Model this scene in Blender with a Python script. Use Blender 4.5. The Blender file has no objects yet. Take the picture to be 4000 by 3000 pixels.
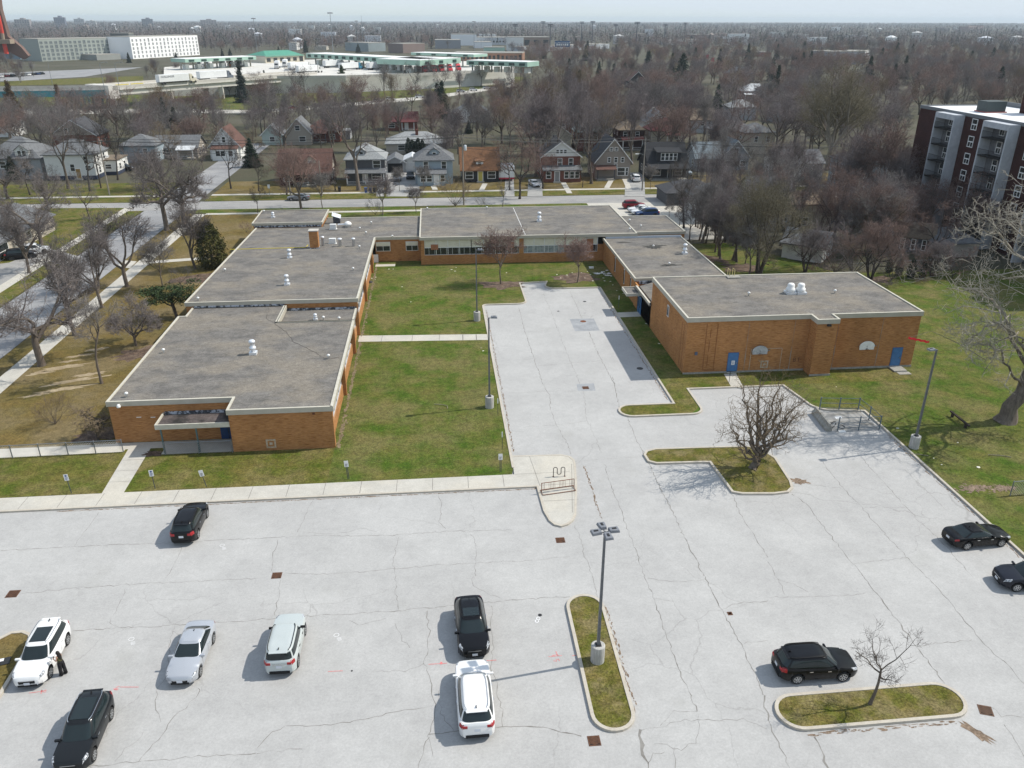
import bpy, bmesh, math, random
import numpy as np
from mathutils import Vector, Matrix
R = math.radians
scene = bpy.context.scene
col = scene.collection
random.seed(7)
CAM_H = 34.7
F_PX = 3150.0                      # focal length in pixels of the 4000 px wide photograph
PITCH, ROLL, YAW = R(24.341), -0.003, R(5.411)
def cam_axes():
  cy, sy = math.cos(YAW), math.sin(YAW)
  f0 = np.array([sy, cy, 0.0]); r0 = np.array([cy, -sy, 0.0]); u0 = np.array([0, 0, 1.0])
  f = f0 * math.cos(PITCH) - u0 * math.sin(PITCH)
  d = -(u0 * math.cos(PITCH) + f0 * math.sin(PITCH))
  x = r0 * math.cos(ROLL) + d * math.sin(ROLL)
  y = -r0 * math.sin(ROLL) + d * math.cos(ROLL)
  return x, y, f
AX, AY, AF = cam_axes()
cam_data = bpy.data.cameras.new("camera")
cam = bpy.data.objects.new("camera", cam_data)
col.objects.link(cam)
cam_data.sensor_width = 36.0
cam_data.lens = F_PX / 4000.0 * 36.0
cam_data.clip_start = 0.5
cam_data.clip_end = 20000.0
mw = Matrix.Identity(4)
for i in range(3):
  mw[i][0] = AX[i]; mw[i][1] = -AY[i]; mw[i][2] = -AF[i]
mw[2][3] = CAM_H
cam.matrix_world = mw
scene.camera = cam
SUN_EL, SUN_AZ = R(48.0), R(8.5)   # azimuth measured from +X towards +Y
world = bpy.data.worlds.new("World")
scene.world = world
world.use_nodes = True
wn = world.node_tree
wn.nodes.clear()
w_out = wn.nodes.new("ShaderNodeOutputWorld")
w_bg = wn.nodes.new("ShaderNodeBackground")
w_sky = wn.nodes.new("ShaderNodeTexSky")
w_sky.sky_type = 'NISHITA'
w_sky.sun_disc = False
w_sky.sun_elevation = SUN_EL
w_sky.sun_rotation = R(90) - SUN_AZ
w_sky.altitude = 200
w_sky.air_density = 1.0
w_sky.dust_density = 0.6
w_sky.ozone_density = 1.2
w_bg.inputs["Strength"].default_value = 0.15
# spring haze: the bright band at the horizon is capped and the dome is paled towards a milky blue
w_cap = wn.nodes.new("ShaderNodeVectorMath"); w_cap.operation = 'MINIMUM'; w_cap.inputs[1].default_value = (3.4, 3.85, 4.25)
w_mix = wn.nodes.new("ShaderNodeMix"); w_mix.data_type = 'RGBA'; w_mix.inputs[0].default_value = .52; w_mix.inputs[7].default_value = (3.2, 3.55, 3.85, 1)
wn.links.new(w_sky.outputs[0], w_cap.inputs[0]); wn.links.new(w_cap.outputs[0], w_mix.inputs[6])
wn.links.new(w_mix.outputs[2], w_bg.inputs[0])
wn.links.new(w_bg.outputs[0], w_out.inputs[0])
sun_data = bpy.data.lights.new("sun", 'SUN')
sun_data.energy = 3.25
sun_data.angle = R(0.5)
sun_data.color = (1.0, 0.95, 0.87)
sun = bpy.data.objects.new("sun", sun_data)
col.objects.link(sun)
sdir = Vector((math.cos(SUN_EL) * math.cos(SUN_AZ), math.cos(SUN_EL) * math.sin(SUN_AZ), math.sin(SUN_EL)))
sun.rotation_euler = sdir.to_track_quat('Z', 'Y').to_euler()
sun.location = (60, 20, 80)
vs = scene.view_settings
vs.view_transform = 'Standard'
vs.look = 'None'
vs.exposure = 0.55
vs.gamma = 1.0
vs.use_curve_mapping = False
scene.render.engine = 'CYCLES'
cy = scene.cycles
cy.use_denoising = True
cy.max_bounces = 5
cy.diffuse_bounces = 3
cy.glossy_bounces = 3
cy.transmission_bounces = 3
cy.volume_bounces = 0
cy.transparent_max_bounces = 4
cy.use_adaptive_sampling = True
cy.adaptive_threshold = 0.01
def P(px, py, z=0.0):
  """world point on the plane of height z that the photograph shows at pixel (px, py)"""
  d = AX * ((px - 2000) / F_PX) + AY * ((py - 1500) / F_PX) + AF
  t = (z - CAM_H) / d[2]
  return Vector((d[0] * t, d[1] * t, z))
def Z(ox, oy, x, y):               # point of an enlarged crop -> photograph pixel
  return (ox + x / 2.212, oy + y / 2.212)
def hgt(bx, by, ty):
  """height of an upright thing whose base is at pixel (bx, by) and whose top reaches row ty"""
  g = P(bx, by)
  lo, hi = 0.0, 80.0
  for _ in range(40):
    m = (lo + hi) / 2
    v = np.array([g.x, g.y, m - CAM_H])
    y = 1500 + F_PX * (v @ AY) / (v @ AF)
    if y > ty: lo = m
    else: hi = m
  return lo
def tag(o, label=None, cat=None, group=None, kind=None):
  if label: o["label"] = label
  if cat: o["category"] = cat
  if group: o["group"] = group
  if kind: o["kind"] = kind
  return o
def empty(name, loc=(0, 0, 0), rz=0.0, label=None, cat=None, group=None, scale=1.0):
  o = bpy.data.objects.new(name, None)
  col.objects.link(o)
  o.location = loc
  o.rotation_euler = (0, 0, rz)
  o.scale = (scale,) * 3
  o.empty_display_size = 0.3
  return tag(o, label, cat, group)
KIDS = {}
def link(o, parent=None):
  col.objects.link(o)
  if parent is not None:
    o.parent = parent
    KIDS.setdefault(parent.name, []).append(o)
  return o
def copy_tree(o, parent=None):
  c = o.copy()
  link(c, parent)
  for ch in list(KIDS.get(o.name, [])):
    copy_tree(ch, c)
  return c
class MB:
  """collects shapes and links them as ONE mesh object"""
  def __init__(s):
    s.v = []; s.f = []; s.m = []; s.mi = 0
  def add(s, vs, fs):
    b = len(s.v)
    s.v.extend(vs)
    for f in fs:
      s.f.append(tuple(i + b for i in f)); s.m.append(s.mi)
    return s
  def box(s, x0, y0, z0, x1, y1, z1, rz=0, c=None):
    vs = [(x, y, z) for z in (z0, z1) for y in (y0, y1) for x in (x0, x1)]
    if rz or c:
      c = c or ((x0 + x1) / 2, (y0 + y1) / 2)
      ca, sa = math.cos(rz), math.sin(rz)
      vs = [(c[0] + (x - c[0]) * ca - (y - c[1]) * sa, c[1] + (x - c[0]) * sa + (y - c[1]) * ca, z) for x, y, z in vs]
    return s.add(vs, [(0, 2, 3, 1), (4, 5, 7, 6), (0, 1, 5, 4), (2, 6, 7, 3), (0, 4, 6, 2), (1, 3, 7, 5)])
  def cbox(s, cx, cy_, cz, sx, sy, sz, rz=0):
    return s.box(cx - sx / 2, cy_ - sy / 2, cz - sz / 2, cx + sx / 2, cy_ + sy / 2, cz + sz / 2, rz)
  def poly(s, pts):
    return s.add([tuple(p) for p in pts], [tuple(range(len(pts)))])
  def prism(s, pts, z0, z1, top=True, bottom=False):
    n = len(pts)
    vs = [(p[0], p[1], z0) for p in pts] + [(p[0], p[1], z1) for p in pts]
    fs = [(i, (i + 1) % n, n + (i + 1) % n, n + i) for i in range(n)]
    if top: fs.append(tuple(range(n, 2 * n)))
    if bottom: fs.append(tuple(range(n - 1, -1, -1)))
    return s.add(vs, fs)
  def tube(s, pts, rad, n=6, cap=False):
    if not hasattr(rad, '__len__'): rad = [rad] * len(pts)
    pts = [Vector(p) for p in pts]
    vs = []
    t0 = (pts[1] - pts[0]).normalized()
    u = t0.cross(Vector((0, 0, 1)) if abs(t0.z) < .9 else Vector((1, 0, 0))).normalized()
    for i, p in enumerate(pts):
      t = (pts[min(i + 1, len(pts) - 1)] - pts[max(i - 1, 0)]).normalized()
      u = (u - t * u.dot(t)).normalized()
      w = t.cross(u)
      for k in range(n):
        a = 2 * math.pi * k / n
        q = p + (u * math.cos(a) + w * math.sin(a)) * rad[i]
        vs.append((q.x, q.y, q.z))
    fs = []
    for i in range(len(pts) - 1):
      for k in range(n):
        k2 = (k + 1) % n
        fs.append((i * n + k, i * n + k2, (i + 1) * n + k2, (i + 1) * n + k))
    if cap:
      fs.append(tuple(range(n - 1, -1, -1)))
      fs.append(tuple(range((len(pts) - 1) * n, len(pts) * n)))
    return s.add(vs, fs)
  def lathe(s, prof, c=(0, 0, 0), n=16):
    """prof: (radius, z) pairs from bottom to top"""
    vs = []
    for r, z in prof:
      for k in range(n):
        a = 2 * math.pi * k / n
        vs.append((c[0] + r * math.cos(a), c[1] + r * math.sin(a), c[2] + z))
    fs = []
    m = len(prof)
    for i in range(m - 1):
      for k in range(n):
        k2 = (k + 1) % n
        fs.append((i * n + k, i * n + k2, (i + 1) * n + k2, (i + 1) * n + k))
    fs.append(tuple(range(n - 1, -1, -1)))
    fs.append(tuple(range((m - 1) * n, m * n)))
    return s.add(vs, fs)
  def strip(s, pts, w, z):
    """flat ribbon along a ground polyline"""
    pts = [Vector((p[0], p[1])) for p in pts]
    vs = []
    for i, p in enumerate(pts):
      t = (pts[min(i + 1, len(pts) - 1)] - pts[max(i - 1, 0)])
      t = t.normalized() if t.length > 1e-9 else Vector((1, 0))
      nrm = Vector((-t.y, t.x))
      ww = w[i] if hasattr(w, '__len__') else w
      a, b = p + nrm * ww / 2, p - nrm * ww / 2
      vs += [(a.x, a.y, z), (b.x, b.y, z)]
    return s.add(vs, [(2 * i, 2 * i + 1, 2 * i + 3, 2 * i + 2) for i in range(len(pts) - 1)])
  def xform(s, M_):
    s.v = [tuple(M_ @ Vector(p)) for p in s.v]
    return s
  def mesh(s, name, mats):
    me = bpy.data.meshes.new(name)
    me.from_pydata(s.v, [], s.f)
    mats = mats if isinstance(mats, (list, tuple)) else [mats]
    for m in mats: me.materials.append(m)
    if len(mats) > 1:
      me.polygons.foreach_set("material_index", s.m)
    return me
  def build(s, name, mats, parent=None, smooth=False, loc=None, bevel=0):
    me = s.mesh(name, mats)
    if smooth:
      me.polygons.foreach_set("use_smooth", [True] * len(me.polygons))
    me.update()
    o = bpy.data.objects.new(name, me)
    link(o, parent)
    if loc is not None: o.location = loc
    if bevel:
      b = o.modifiers.new("bevel", 'BEVEL'); b.width = bevel; b.segments = 2; b.limit_method = 'ANGLE'
    return o
MATS = {}
def srgb(r, g, b):
  f = lambda c: (c / 255 / 12.92) if c / 255 <= .04045 else ((c / 255 + .055) / 1.055) ** 2.4
  return (f(r), f(g), f(b))
def nd(nt, t, **k):
  n = nt.nodes.new(t)
  for a, b in k.items():
    if a in n.inputs.keys() if hasattr(n.inputs, 'keys') else False: n.inputs[a].default_value = b
    else: setattr(n, a, b)
  return n
def mat(name, c, c2=None, scale=4.0, rough=.85, metal=0.0, bump=0.0, bscale=None, coat=0.0, detail=5, c3=None, scale3=.3,
    amt3=.5, spec=.3, stretch=None, rnd=0.0, alpha=None, emit=0.0, speck=0.0, lo=.35, hi=.65):
  """procedural surface: noise between c and c2, larger patches of c3, optional bump, fine speckle and per-object tint"""
  if name in MATS: return MATS[name]
  m = bpy.data.materials.new(name); m.use_nodes = True
  nt = m.node_tree; L = nt.links
  b = nt.nodes["Principled BSDF"]
  b.inputs["Roughness"].default_value = rough
  b.inputs["Metallic"].default_value = metal
  b.inputs["Specular IOR Level"].default_value = spec
  if coat:
    b.inputs["Coat Weight"].default_value = coat; b.inputs["Coat Roughness"].default_value = .06
  tc = nt.nodes.new("ShaderNodeTexCoord")
  vec = tc.outputs["Object"]
  if stretch:
    mp = nt.nodes.new("ShaderNodeMapping"); mp.inputs["Scale"].default_value = stretch
    L.new(vec, mp.inputs[0]); vec = mp.outputs[0]
  def noise(sc, det):
    n = nt.nodes.new("ShaderNodeTexNoise"); n.inputs["Scale"].default_value = sc; n.inputs["Detail"].default_value = det
    n.inputs["Roughness"].default_value = .6
    L.new(vec, n.inputs["Vector"]); return n.outputs["Fac"]
  def ramp(fac, lo, hi):
    r = nt.nodes.new("ShaderNodeMapRange"); r.inputs[1].default_value = lo; r.inputs[2].default_value = hi
    L.new(fac, r.inputs[0]); return r.outputs[0]
  def mix(fac, a, bb, mode='MIX'):
    x = nt.nodes.new("ShaderNodeMix"); x.data_type = 'RGBA'; x.blend_type = mode
    if isinstance(fac, float): x.inputs[0].default_value = fac
    else: L.new(fac, x.inputs[0])
    for s_, i in ((a, 6), (bb, 7)):
      if isinstance(s_, tuple): x.inputs[i].default_value = (*s_, 1)
      else: L.new(s_, x.inputs[i])
    return x.outputs[2]
  cur = tuple(c)
  if c2: cur = mix(ramp(noise(scale, detail), lo, hi), cur, tuple(c2))
  if c3:
    f = ramp(noise(scale3, 4), .45, .62)
    mm = nt.nodes.new("ShaderNodeMath"); mm.operation = 'MULTIPLY'; mm.inputs[1].default_value = amt3
    L.new(f, mm.inputs[0]); cur = mix(mm.outputs[0], cur, tuple(c3))
  if speck:
    for sc_, k_ in ((7, 1.0), (1.7, .6)):
      n = nt.nodes.new("ShaderNodeTexNoise"); n.inputs["Scale"].default_value = sc_; n.inputs["Detail"].default_value = 6
      n.inputs["Roughness"].default_value = .8
      L.new(vec, n.inputs["Vector"])
      r = nt.nodes.new("ShaderNodeMapRange"); r.inputs[1].default_value = .33; r.inputs[2].default_value = .67
      r.inputs[3].default_value = 1 - speck * k_; r.inputs[4].default_value = 1 + speck * k_
      L.new(n.outputs["Fac"], r.inputs[0])
      vm = nt.nodes.new("ShaderNodeVectorMath"); vm.operation = 'SCALE'
      if isinstance(cur, tuple): vm.inputs[0].default_value = cur
      else: L.new(cur, vm.inputs[0])
      L.new(r.outputs[0], vm.inputs["Scale"]); cur = vm.outputs[0]
  if rnd:
    oi = nt.nodes.new("ShaderNodeObjectInfo")
    hs = nt.nodes.new("ShaderNodeHueSaturation")
    r = nt.nodes.new("ShaderNodeMapRange"); r.inputs[3].default_value = 1 - rnd; r.inputs[4].default_value = 1 + rnd
    L.new(oi.outputs["Random"], r.inputs[0]); L.new(r.outputs[0], hs.inputs["Value"])
    if isinstance(cur, tuple): hs.inputs["Color"].default_value = (*cur, 1)
    else: L.new(cur, hs.inputs["Color"])
    cur = hs.outputs[0]
  if isinstance(cur, tuple): b.inputs["Base Color"].default_value = (*cur, 1)
  else: L.new(cur, b.inputs["Base Color"])
  if emit:
    b.inputs["Emission Color"].default_value = (*c, 1); b.inputs["Emission Strength"].default_value = emit
  if bump:
    bp = nt.nodes.new("ShaderNodeBump"); bp.inputs["Strength"].default_value = bump; bp.inputs["Distance"].default_value = .05
    L.new(noise(bscale or scale * 4, 6), bp.inputs["Height"]); L.new(bp.outputs[0], b.inputs["Normal"])
  MATS[name] = m
  return m
def brick_mat(name, c1, c2, mortar, streak, row=.075):
  """running bond laid on whichever way the wall faces, with streaky weathering"""
  m = bpy.data.materials.new(name); m.use_nodes = True
  nt = m.node_tree; L = nt.links; b = nt.nodes["Principled BSDF"]
  b.inputs["Roughness"].default_value = .9; b.inputs["Specular IOR Level"].default_value = .2
  tc = nt.nodes.new("ShaderNodeTexCoord"); sx = nt.nodes.new("ShaderNodeSeparateXYZ"); L.new(tc.outputs["Object"], sx.inputs[0])
  ge = nt.nodes.new("ShaderNodeNewGeometry"); sn = nt.nodes.new("ShaderNodeSeparateXYZ"); L.new(ge.outputs["Normal"], sn.inputs[0])
  ab = nt.nodes.new("ShaderNodeMath"); ab.operation = 'ABSOLUTE'; L.new(sn.outputs[0], ab.inputs[0])
  gt = nt.nodes.new("ShaderNodeMath"); gt.operation = 'GREATER_THAN'; gt.inputs[1].default_value = .5; L.new(ab.outputs[0], gt.inputs[0])
  mx = nt.nodes.new("ShaderNodeMix"); L.new(gt.outputs[0], mx.inputs[0]); L.new(sx.outputs[0], mx.inputs[2]); L.new(sx.outputs[1], mx.inputs[3])
  cb = nt.nodes.new("ShaderNodeCombineXYZ"); L.new(mx.outputs[0], cb.inputs[0]); L.new(sx.outputs[2], cb.inputs[1])
  bt = nt.nodes.new("ShaderNodeTexBrick")
  bt.inputs["Color1"].default_value = (*c1, 1); bt.inputs["Color2"].default_value = (*c2, 1); bt.inputs["Mortar"].default_value = (*mortar, 1)
  bt.inputs["Scale"].default_value = 1.0; bt.inputs["Mortar Size"].default_value = .008
  bt.inputs["Brick Width"].default_value = .26; bt.inputs["Row Height"].default_value = row; bt.inputs["Bias"].default_value = -.1
  L.new(cb.outputs[0], bt.inputs["Vector"])
  mp = nt.nodes.new("ShaderNodeMapping"); mp.inputs["Scale"].default_value = (.9, 9, 1); L.new(cb.outputs[0], mp.inputs[0])
  n = nt.nodes.new("ShaderNodeTexNoise"); n.inputs["Scale"].default_value = 1.6; n.inputs["Detail"].default_value = 6
  L.new(mp.outputs[0], n.inputs["Vector"])
  r = nt.nodes.new("ShaderNodeMapRange"); r.inputs[1].default_value = .5; r.inputs[2].default_value = .68; r.inputs[4].default_value = .85
  L.new(n.outputs["Fac"], r.inputs[0])
  x = nt.nodes.new("ShaderNodeMix"); x.data_type = 'RGBA'; L.new(r.outputs[0], x.inputs[0])
  L.new(bt.outputs["Color"], x.inputs[6]); x.inputs[7].default_value = (*streak, 1)
  n2 = nt.nodes.new("ShaderNodeTexNoise"); n2.inputs["Scale"].default_value = .35; n2.inputs["Detail"].default_value = 4
  L.new(cb.outputs[0], n2.inputs["Vector"])
  r2 = nt.nodes.new("ShaderNodeMapRange"); r2.inputs[1].default_value = .3; r2.inputs[2].default_value = .7; r2.inputs[3].default_value = .82; r2.inputs[4].default_value = 1.12
  L.new(n2.outputs["Fac"], r2.inputs[0])
  vm = nt.nodes.new("ShaderNodeVectorMath"); vm.operation = 'SCALE'; L.new(x.outputs[2], vm.inputs[0]); L.new(r2.outputs[0], vm.inputs["Scale"])
  L.new(vm.outputs[0], b.inputs["Base Color"])
  bp = nt.nodes.new("ShaderNodeBump"); bp.inputs["Strength"].default_value = .3; bp.inputs["Distance"].default_value = .01
  L.new(bt.outputs["Fac"], bp.inputs["Height"]); bp.invert = True; L.new(bp.outputs[0], b.inputs["Normal"])
  MATS[name] = m
  return m
BRICK = brick_mat("orange_brick", (.47, .22, .075), (.36, .155, .048), (.36, .21, .11), (.21, .082, .026))
BRICK_RED = brick_mat("red_brick", (.2, .06, .04), (.15, .045, .032), (.2, .13, .1), (.1, .035, .028))
BRICK_DARK = brick_mat("maroon_brick", (.062, .019, .016), (.045, .014, .012), (.055, .03, .028), (.03, .011, .01))
GRAVEL_ROOF = mat("gravel_roof", (.18, .168, .152), (.115, .108, .1), scale=.5, c3=(.25, .215, .165), scale3=.17, amt3=.5, speck=.4, rough=.95, stretch=(1, 1.5, 1))
FASCIA = mat("fascia_metal", (.45, .42, .35), (.4, .37, .3), scale=1.2, rough=.6)
EDGE = mat("roof_edge_metal", (.55, .52, .44), (.47, .44, .36), scale=2, rough=.6)
FLASH = mat("torn_flashing", (.42, .45, .5), (.05, .055, .065), scale=2.6, rough=.6, lo=.44, hi=.54)
CONC = mat("concrete", (.5, .475, .43), (.43, .41, .37), scale=1.3, rough=.9, speck=.1, c3=(.56, .53, .47), scale3=.5)
CONC_OLD = mat("weathered_concrete", (.34, .325, .29), (.25, .24, .21), scale=3, rough=.92, speck=.15)
KERB = mat("kerb_concrete", (.5, .46, .39), (.4, .36, .3), scale=1.7, rough=.9, speck=.12)
STEEL = mat("galvanised_steel", (.3, .32, .34), (.22, .24, .26), scale=6, rough=.45, metal=.6)
ALU = mat("bright_aluminium", (.8, .82, .84), (.68, .7, .73), scale=5, rough=.35, metal=.35)
POLE_GREY = mat("grey_lamp_paint", (.16, .165, .175), (.12, .125, .13), scale=5, rough=.5, metal=.2)
LAMP_GREY = mat("grey_lamp_head", (.2, .21, .23), (.16, .17, .19), scale=5, rough=.45)
BLUE_DOOR = mat("blue_door_paint", (.06, .17, .36), (.05, .135, .29), scale=3, rough=.5)
WHITE = mat("white_paint", (.8, .8, .78), (.7, .7, .68), scale=3, rough=.6)
CREAM = mat("cream_panel", (.7, .67, .55), (.62, .59, .47), scale=1.5, rough=.65)
DARKGLASS = mat("dark_window_glass", (.012, .016, .018), (.03, .035, .036), scale=.8, rough=.08, spec=.6)
CURTAIN = mat("curtained_glass", (.32, .36, .36), (.16, .19, .2), scale=2.5, rough=.25, spec=.5)
RUST = mat("rusty_iron", (.2, .07, .03), (.1, .04, .022), scale=9, rough=.9)
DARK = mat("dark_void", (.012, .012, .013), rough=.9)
BLACK = mat("black_paint", (.02, .02, .021), (.03, .03, .03), scale=5, rough=.5)
RED_SPRAY = mat("red_spray_paint", (.6, .1, .1), (.62, .3, .29), scale=9, rough=.8)
WHITE_SPRAY = mat("white_spray_paint", (.8, .8, .8), (.65, .65, .65), scale=9, rough=.8)
YELLOW = mat("yellow_paint", (.62, .5, .05), (.5, .4, .04), scale=5, rough=.6)
def lot_material():
  m = mat("pale_lot_asphalt", (.392, .386, .374), (.362, .357, .346), scale=.5, rough=.92, speck=.115, c3=(.45, .445, .43), scale3=.13, amt3=.5, bump=.15, bscale=30)
  nt = m.node_tree; L = nt.links; b = nt.nodes["Principled BSDF"]
  src = b.inputs["Base Color"].links[0].from_socket
  tc = nt.nodes.new("ShaderNodeTexCoord")
  nz = nt.nodes.new("ShaderNodeTexNoise"); nz.inputs["Scale"].default_value = .5; nz.inputs["Detail"].default_value = 5
  L.new(tc.outputs["Object"], nz.inputs["Vector"])
  ad = nt.nodes.new("ShaderNodeMix"); ad.data_type = 'VECTOR'; ad.inputs[0].default_value = .35
  L.new(tc.outputs["Object"], ad.inputs[4]); L.new(nz.outputs["Color"], ad.inputs[5])
  sc = nt.nodes.new("ShaderNodeVectorMath"); sc.operation = 'MULTIPLY_ADD'
  sc.inputs[1].default_value = (2.2, 2.2, 0); L.new(nz.outputs["Color"], sc.inputs[0]); L.new(tc.outputs["Object"], sc.inputs[2])
  vo = nt.nodes.new("ShaderNodeTexVoronoi"); vo.feature = 'DISTANCE_TO_EDGE'; vo.inputs["Scale"].default_value = .13
  L.new(sc.outputs[0], vo.inputs["Vector"])
  th = nt.nodes.new("ShaderNodeMapRange"); th.inputs[1].default_value = .0015; th.inputs[2].default_value = .0045; th.inputs[3].default_value = 1; th.inputs[4].default_value = 0
  L.new(vo.outputs["Distance"], th.inputs[0])
  mk = nt.nodes.new("ShaderNodeTexNoise"); mk.inputs["Scale"].default_value = .09; L.new(tc.outputs["Object"], mk.inputs["Vector"])
  mr = nt.nodes.new("ShaderNodeMapRange"); mr.inputs[1].default_value = .46; mr.inputs[2].default_value = .58; mr.inputs[4].default_value = .3; L.new(mk.outputs["Fac"], mr.inputs[0])
  mu = nt.nodes.new("ShaderNodeMath"); mu.operation = 'MULTIPLY'; L.new(th.outputs[0], mu.inputs[0]); L.new(mr.outputs[0], mu.inputs[1])
  # oil-dark drips and dusty stains
  st = nt.nodes.new("ShaderNodeTexNoise"); st.inputs["Scale"].default_value = .22; st.inputs["Detail"].default_value = 3
  L.new(tc.outputs["Object"], st.inputs["Vector"])
  sr = nt.nodes.new("ShaderNodeMapRange"); sr.inputs[1].default_value = .62; sr.inputs[2].default_value = .75; sr.inputs[4].default_value = .3; L.new(st.outputs["Fac"], sr.inputs[0])
  x0 = nt.nodes.new("ShaderNodeMix"); x0.data_type = 'RGBA'; L.new(sr.outputs[0], x0.inputs[0]); L.new(src, x0.inputs[6]); x0.inputs[7].default_value = (.3, .295, .27, 1)
  x = nt.nodes.new("ShaderNodeMix"); x.data_type = 'RGBA'; L.new(mu.outputs[0], x.inputs[0]); L.new(x0.outputs[2], x.inputs[6]); x.inputs[7].default_value = (.17, .165, .15, 1)
  L.new(x.outputs[2], b.inputs["Base Color"])
  return m
LOT = lot_material()
GRASS = mat("patchy_green_grass", (.054, .094, .011), (.118, .113, .031), scale=.42, c3=(.16, .132, .058), scale3=.19, amt3=.6, spec=.08, rough=.95, speck=.55, bump=.6, bscale=14, lo=.36, hi=.68)
GRASS_MID = mat("spring_grass", (.066, .09, .012), (.125, .108, .03), scale=.45, spec=.08, c3=(.16, .13, .055), scale3=.3, amt3=.65, rough=.95, speck=.58, bump=.6, bscale=14)
GRASS_BROWN = mat("winter_brown_grass", (.15, .108, .038), (.105, .088, .026), spec=.08, scale=.3, c3=(.19, .145, .08), scale3=.15, amt3=.7, rough=.95, speck=.45, bump=.5, bscale=12)
GRASS_ISLAND = mat("island_grass", (.08, .09, .014), (.145, .118, .038), spec=.08, scale=.9, c3=(.2, .16, .085), scale3=.7, amt3=.6, rough=.95, speck=.6, bump=.7, bscale=16)
TOWN = mat("neighbourhood_ground", (.07, .062, .036), (.052, .053, .026), scale=.09, c3=(.13, .115, .09), scale3=.035, amt3=.4, rough=.95, speck=.3)
STREET = mat("street_asphalt", (.26, .26, .263), (.21, .21, .213), scale=.25, rough=.92, speck=.15, c3=(.36, .355, .345), scale3=.12)
STREET_OLD = mat("patched_street_asphalt", (.31, .3, .285), (.22, .22, .22), scale=.4, rough=.92, speck=.2, c3=(.38, .36, .33), scale3=.2, stretch=(.5, 1, 1))
WALK = mat("sidewalk_concrete", (.48, .46, .41), (.42, .4, .355), scale=.6, rough=.9, speck=.1, c3=(.52, .48, .4), scale3=.25)
SAND = mat("bare_sandy_soil", (.36, .29, .19), (.26, .2, .12), scale=.8, rough=.95, speck=.25)
MULCH = mat("leaf_mulch", (.12, .08, .055), (.07, .046, .034), scale=2, rough=.95, speck=.6, c3=(.2, .15, .11), scale3=1.2)
LITTER = mat("dead_leaf_litter", (.24, .18, .13), (.14, .1, .07), scale=5, rough=.95, speck=.5)
CRACK = mat("crack_filler", (.16, .15, .135), (.27, .26, .24), scale=1.2, rough=.95)
DRIVE = mat("blacktop_drive", (.07, .07, .075), (.1, .1, .1), scale=.5, rough=.9, speck=.15)
def st(name, mb, m, smooth=False):
  return tag(mb.build(name, m, smooth=smooth), kind="structure")
def arc(cx, cy_, r, a0, a1, n=8):
  return [(cx + r * math.cos(R(a0 + (a1 - a0) * i / n)), cy_ + r * math.sin(R(a0 + (a1 - a0) * i / n))) for i in range(n + 1)]
g = MB()
g.poly([(-9000, -200, -.06), (9000, -200, -.06), (9000, 14000, -.06), (-9000, 14000, -.06)])
st("ground", g, TOWN)
st("parking_lot", MB().poly([(-44.6, 2, 0), (41.2, 2, 0), (41.2, 113, 0), (0, 113, 0), (0, 58.5, 0), (-44.6, 58.5, 0)]), LOT)
LZ = .10
inner = [(5.7, 59.0), (5.7, 100.4)] + arc(6.3, 101.4, .6, 180, 90, 4) + [(10.4, 102.0)] + arc(10.4, 103.2, 1.2, 270, 360, 5) + \
    [(11.6, 111.2), (15.6, 111.6)] + arc(16.4, 109.6, 1.3, 160, 270, 5) + [(22.75, 108.2)]
east_edge = [(22.75, 108.2), (22.75, 70.1), (18.2, 70.1)] + arc(18.2, 68.9, 1.2, 90, 270, 8) + [(23.9, 67.7)] + arc(23.9, 68.9, 1.2, 270, 360, 6) + \
      [(25.1, 73.4), (35.3, 73.4), (36.0, 69.3)] + arc(38.0, 69.3, 2.0, 180, 250, 6) + [(40.8, 66.9), (40.8, 62.6), (40.75, 43.0), (40.75, 4)]
lawn = [(-44.5, 57.9), (5.5, 57.9)] + inner + [(22.75, 131), (33, 131), (33, 160.2), (-44.5, 160.2)]
st("school_lawn", MB().prism(lawn, -.05, LZ), GRASS)
st("west_lawn", MB().prism([(-44.5, 65.9), (-29.3, 65.9), (-29.3, 128), (-26, 160.2), (-44.5, 160.2)], LZ, LZ + .006), GRASS_BROWN)
st("front_lawn", MB().prism([(-44.5, 57.9), (-9.7, 57.9), (-9.7, 66.3), (-29.3, 65.9), (-44.5, 65.9)], LZ, LZ + .004), GRASS_MID)
st("side_lawn", MB().prism(east_edge + [(220, 4), (220, 112), (60, 112), (50, 131), (22.75, 131)], -.05, LZ), GRASS)
st("side_strip_lawn", MB().prism([(22.9, 74), (22.9, 70), (18.2, 70)] + arc(18.2, 68.9, 1.05, 90, 270, 6) + [(23.9, 67.85), (24.9, 69), (24.9, 73.5), (50, 73.5), (50, 77), (25, 77.4)], LZ, LZ + .004), GRASS_MID)
KB = MB()
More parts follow.
